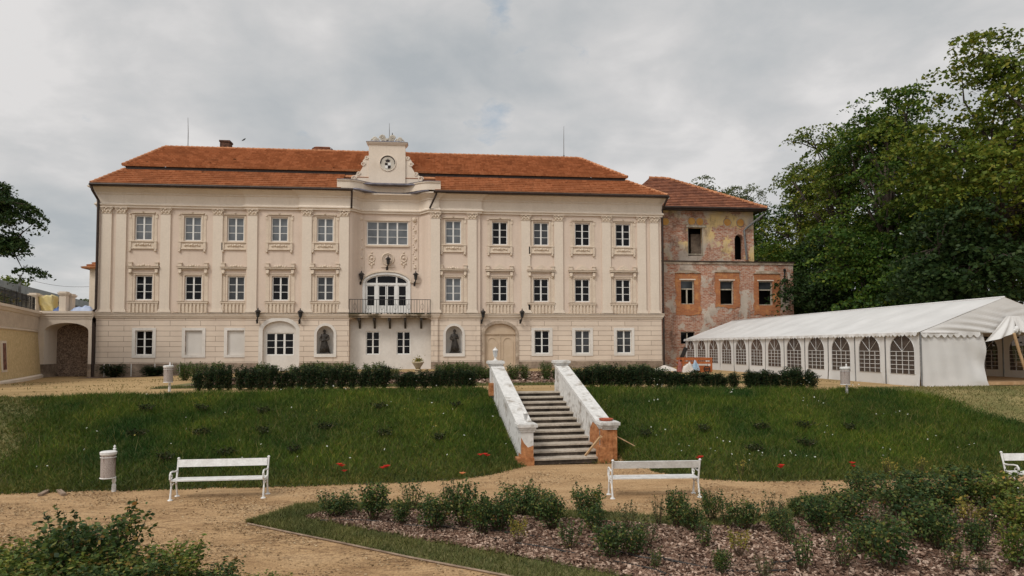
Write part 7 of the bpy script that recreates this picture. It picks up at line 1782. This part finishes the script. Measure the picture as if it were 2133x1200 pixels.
fence = thing('iron_fence', 'black iron railing along the top of the yellow terrace wall', 'fence', (-27, 43, ztw))
m_ = MB()
for k in range(N):
    p, q = top[k], top[k + 1]; n = 6
    if p[1] > YA - 1.0: continue
    for i in range(n):
        f = i / n; x, y = p[0] + (q[0] - p[0]) * f, p[1] + (q[1] - p[1]) * f; m_.tube([(x, y, ztw + 0.03), (x, y, ztw + 0.92)], 0.012 if i else 0.03, 4)
    for z in (0.18, 0.50, 0.88): m_.tube([(p[0], p[1], ztw + z), (q[0], q[1], ztw + z)], 0.022, 5)
part('bars', m_, DARKMET, fence)
r3 = np.random.default_rng(31)
for k, (px, mt, lab) in enumerate(((14, YELLOWPETAL, 'yellow flowering shrub behind the iron fence at the left edge'), (33, LROSEDULL, 'olive shrub behind the iron fence, between the two yellow ones'), (50, YELLOWPETAL, 'yellow flowering shrub behind the iron fence near the gate pillars'))):
    x, y, d = on_wall(px, 640); q = Vector((x - d.y * 1.0 - 0.3, y + d.x * 1.0, 0)); y2 = q.y
    P = np.column_stack([r3.normal(0, 0.36, 900), r3.normal(0, 0.4, 900), np.abs(r3.normal(0.32, 0.2, 900))])
    t = thing('terrace_shrub', lab, 'shrub', (q.x, y2, ztw), 0, 'shrubs behind the iron fence'); link('foliage', leaves('foliage', P, 0.12, mt if k != 1 else LROSEDULL, r3), t)
    P = np.column_stack([r3.normal(0, 0.36, 500), r3.normal(0, 0.4, 500), np.abs(r3.normal(0.32, 0.22, 500))]); link('stem_leaves', leaves('stem_leaves', P, 0.12, LROSE, r3), t)
# covered things on the bridge
def slab(name, px0_, px1_, pt0, pt1, pb, Y, th, mat, label, cat, shear=0.0):
    a, b = onY(px0_, pb, Y), onY(px1_, pb, Y); za, zb_ = onY(px0_, pt0, Y).z, onY(px1_, pt1, Y).z
    def fn(u, v):
        x = a.x + (b.x - a.x) * u + shear * v; z = az1 + 0.06 + ((za + (zb_ - za) * u) - az1 - 0.06) * v
        return (x + 0.03 * math.sin(v * 9), Y - th * math.sin(PI * v * 0.5 + 0.2) * 0.3 + 0.05 * math.sin(u * 11 + v * 5), z + 0.03 * math.sin(u * 13))
    def fb(u, v): p = fn(u, v); return (p[0], Y + th, p[2] - 0.1 * v)
    m = cloth(12, 10, fn); k = len(m.v); m2 = cloth(12, 10, fb); m.add(m2.v, [f[::-1] for f in m2.f])
    per = [i for i in range(13)] + [13 * j + 12 for j in range(1, 11)] + [130 + i for i in range(11, -1, -1)] + [13 * j for j in range(9, 0, -1)]
    m.add([], []); 
    for i in range(len(per)): p, q = per[i], per[(i + 1) % len(per)]; m.f.append((p, p + k, q + k, q)); m.m.append(0)
    return solo(name, m, mat, label, cat, (a.x, Y, az1), None, True)
slab('yellow_tarpaulin', 86, 113, 619, 614, 648, YA + 0.6, 0.6, YELLOWTARP, 'upright yellow tarpaulin bundle standing above the arched passage', 'tarpaulin', -0.1)
heap('blue_tarpaulin', BLUETARP, 'pale blue tarpaulin heap on the bridge against the house corner', 'tarpaulin', 152, 196, 634, YA + 0.6, 0.8, az1 + 0.06, seed=21)
heap('blue_tarpaulin', pm('deep_blue_plastic', (0.04, 0.09, 0.26), (0.08, 0.15, 0.36), 3, 0.5), 'small deep blue plastic bundle beside the yellow tarpaulin', 'bundle', 114, 130, 638, YA + 0.6, 0.6, az1 + 0.06, seed=22)
# upper terrace ground behind the wall
m_ = MB(); zt_ = az1 - 0.2
pts = [(p[0] - 0.3, p[1] + 0.2) for p in top] + [(XL - 0.2, YA + 0.5), (XL - 0.2, 62), (-23, 130), (-140, 130), (-140, 27)]
m_.add([(x, y, zt_) for x, y in pts], [tuple(range(len(pts)))]); struct(link('upper_terrace', m_.mesh('upper_terrace', DRYSOIL)))
# long low shed beyond
sa, sb = onY(-60, 600, 50), onY(196, 640, 84)
shed = thing('long_shed', 'long low shed with grey metal roof beyond the iron fence', 'shed', (sa.x, sa.y, zt_))
zs_ = onY(0, 598, 51.5).z + 0.25
d = Vector((sb.x - sa.x, sb.y - sa.y, 0)).normalized(); n_ = Vector((-d.y, d.x, 0)) if False else Vector((-abs(d.y), d.x if d.x < 0 else -d.x, 0)).normalized()
L_ = (Vector((sb.x, sb.y, 0)) - Vector((sa.x, sa.y, 0))).length
def SH(u, w, z): p = Vector((sa.x, sa.y, 0)) + d * u + n_ * w; return (p.x, p.y, z)
def sbox(m, u0, u1, w0, w1, z0, z1): m.add([SH(u, w, z) for z in (z0, z1) for (u, w) in ((u0, w0), (u1, w0), (u1, w1), (u0, w1))], [(0, 3, 2, 1), (4, 5, 6, 7), (0, 1, 5, 4), (1, 2, 6, 5), (2, 3, 7, 6), (3, 0, 4, 7)])
m_ = MB(); sbox(m_, 0, L_, 0.4, 7, zt_, zs_ - 0.5); part('wall', m_, SHEDWALL, shed)
m_ = MB(); sbox(m_, -0.5, L_ + 0.4, -0.25, 7.5, zs_ - 0.12, zs_ + 0.55); ro = part('roof', m_, SHEDROOF, shed)
m_ = MB(); sbox(m_, -0.4, L_ + 0.3, -0.1, 7.3, zs_ - 0.5, zs_ - 0.125); part('fascia', m_, GUTTER, ro)
for u in (8, 16, 23, 29):
    m_ = MB(); sbox(m_, u, u + 1.3, 0.36, 0.5, zt_ + 1.0, zt_ + 2.1); part('window', m_, GDARK, shed)
p = onY(42, 575, 58); q = onY(42, 600, 58)
m_ = MB(); m_.tube([(p.x, 58, zt_), (p.x, 58, p.z)], [0.12, 0.09], 8); m_.box(p.x - 0.1, p.x + 0.1, 57.9, 58.1, p.z - 0.02, p.z + 0.1); solo('utility_pole', m_, RODMET, 'grey utility pole rising above the grey shed roof at the left edge', 'pole', (p.x, 58, zt_))
m_ = MB(); a, b = onY(40, 577, 58), onY(192, 597, 62); m_.tube([(a.x + (b.x - a.x) * t, a.y + (b.y - a.y) * t, a.z + (b.z - a.z) * t - 0.5 * math.sin(PI * t) * 0.6) for t in [i / 12 for i in range(13)]], 0.012, 4); solo('overhead_wire', m_, GUTTER, 'thin overhead wire from the utility pole towards the house', 'wire', a)
# a bird high over the chimney
q = onY(508, 291, 60)
m_ = MB(); m_.lathe([(0.005, -0.22), (0.05, -0.1), (0.06, 0.02), (0.03, 0.14), (0.005, 0.2)], 0, 0, 8); m_.add([(0, 0.03, 0.08), (0.03, 0.4, 0.12), (-0.03, 0.42, 0.02), (0, 0.03, -0.06)], [(0, 1, 2, 3)]); m_.add([(0, -0.03, 0.08), (0.03, -0.4, 0.14), (-0.03, -0.42, 0.03), (0, -0.03, -0.06)], [(0, 3, 2, 1)])
o = tag(link('bird', m_.mesh('bird', BLACKM), None, q), 'small dark bird flying above the roof near the chimney', 'bird'); o.rotation_euler = (0.2, 0.9, 0.5)
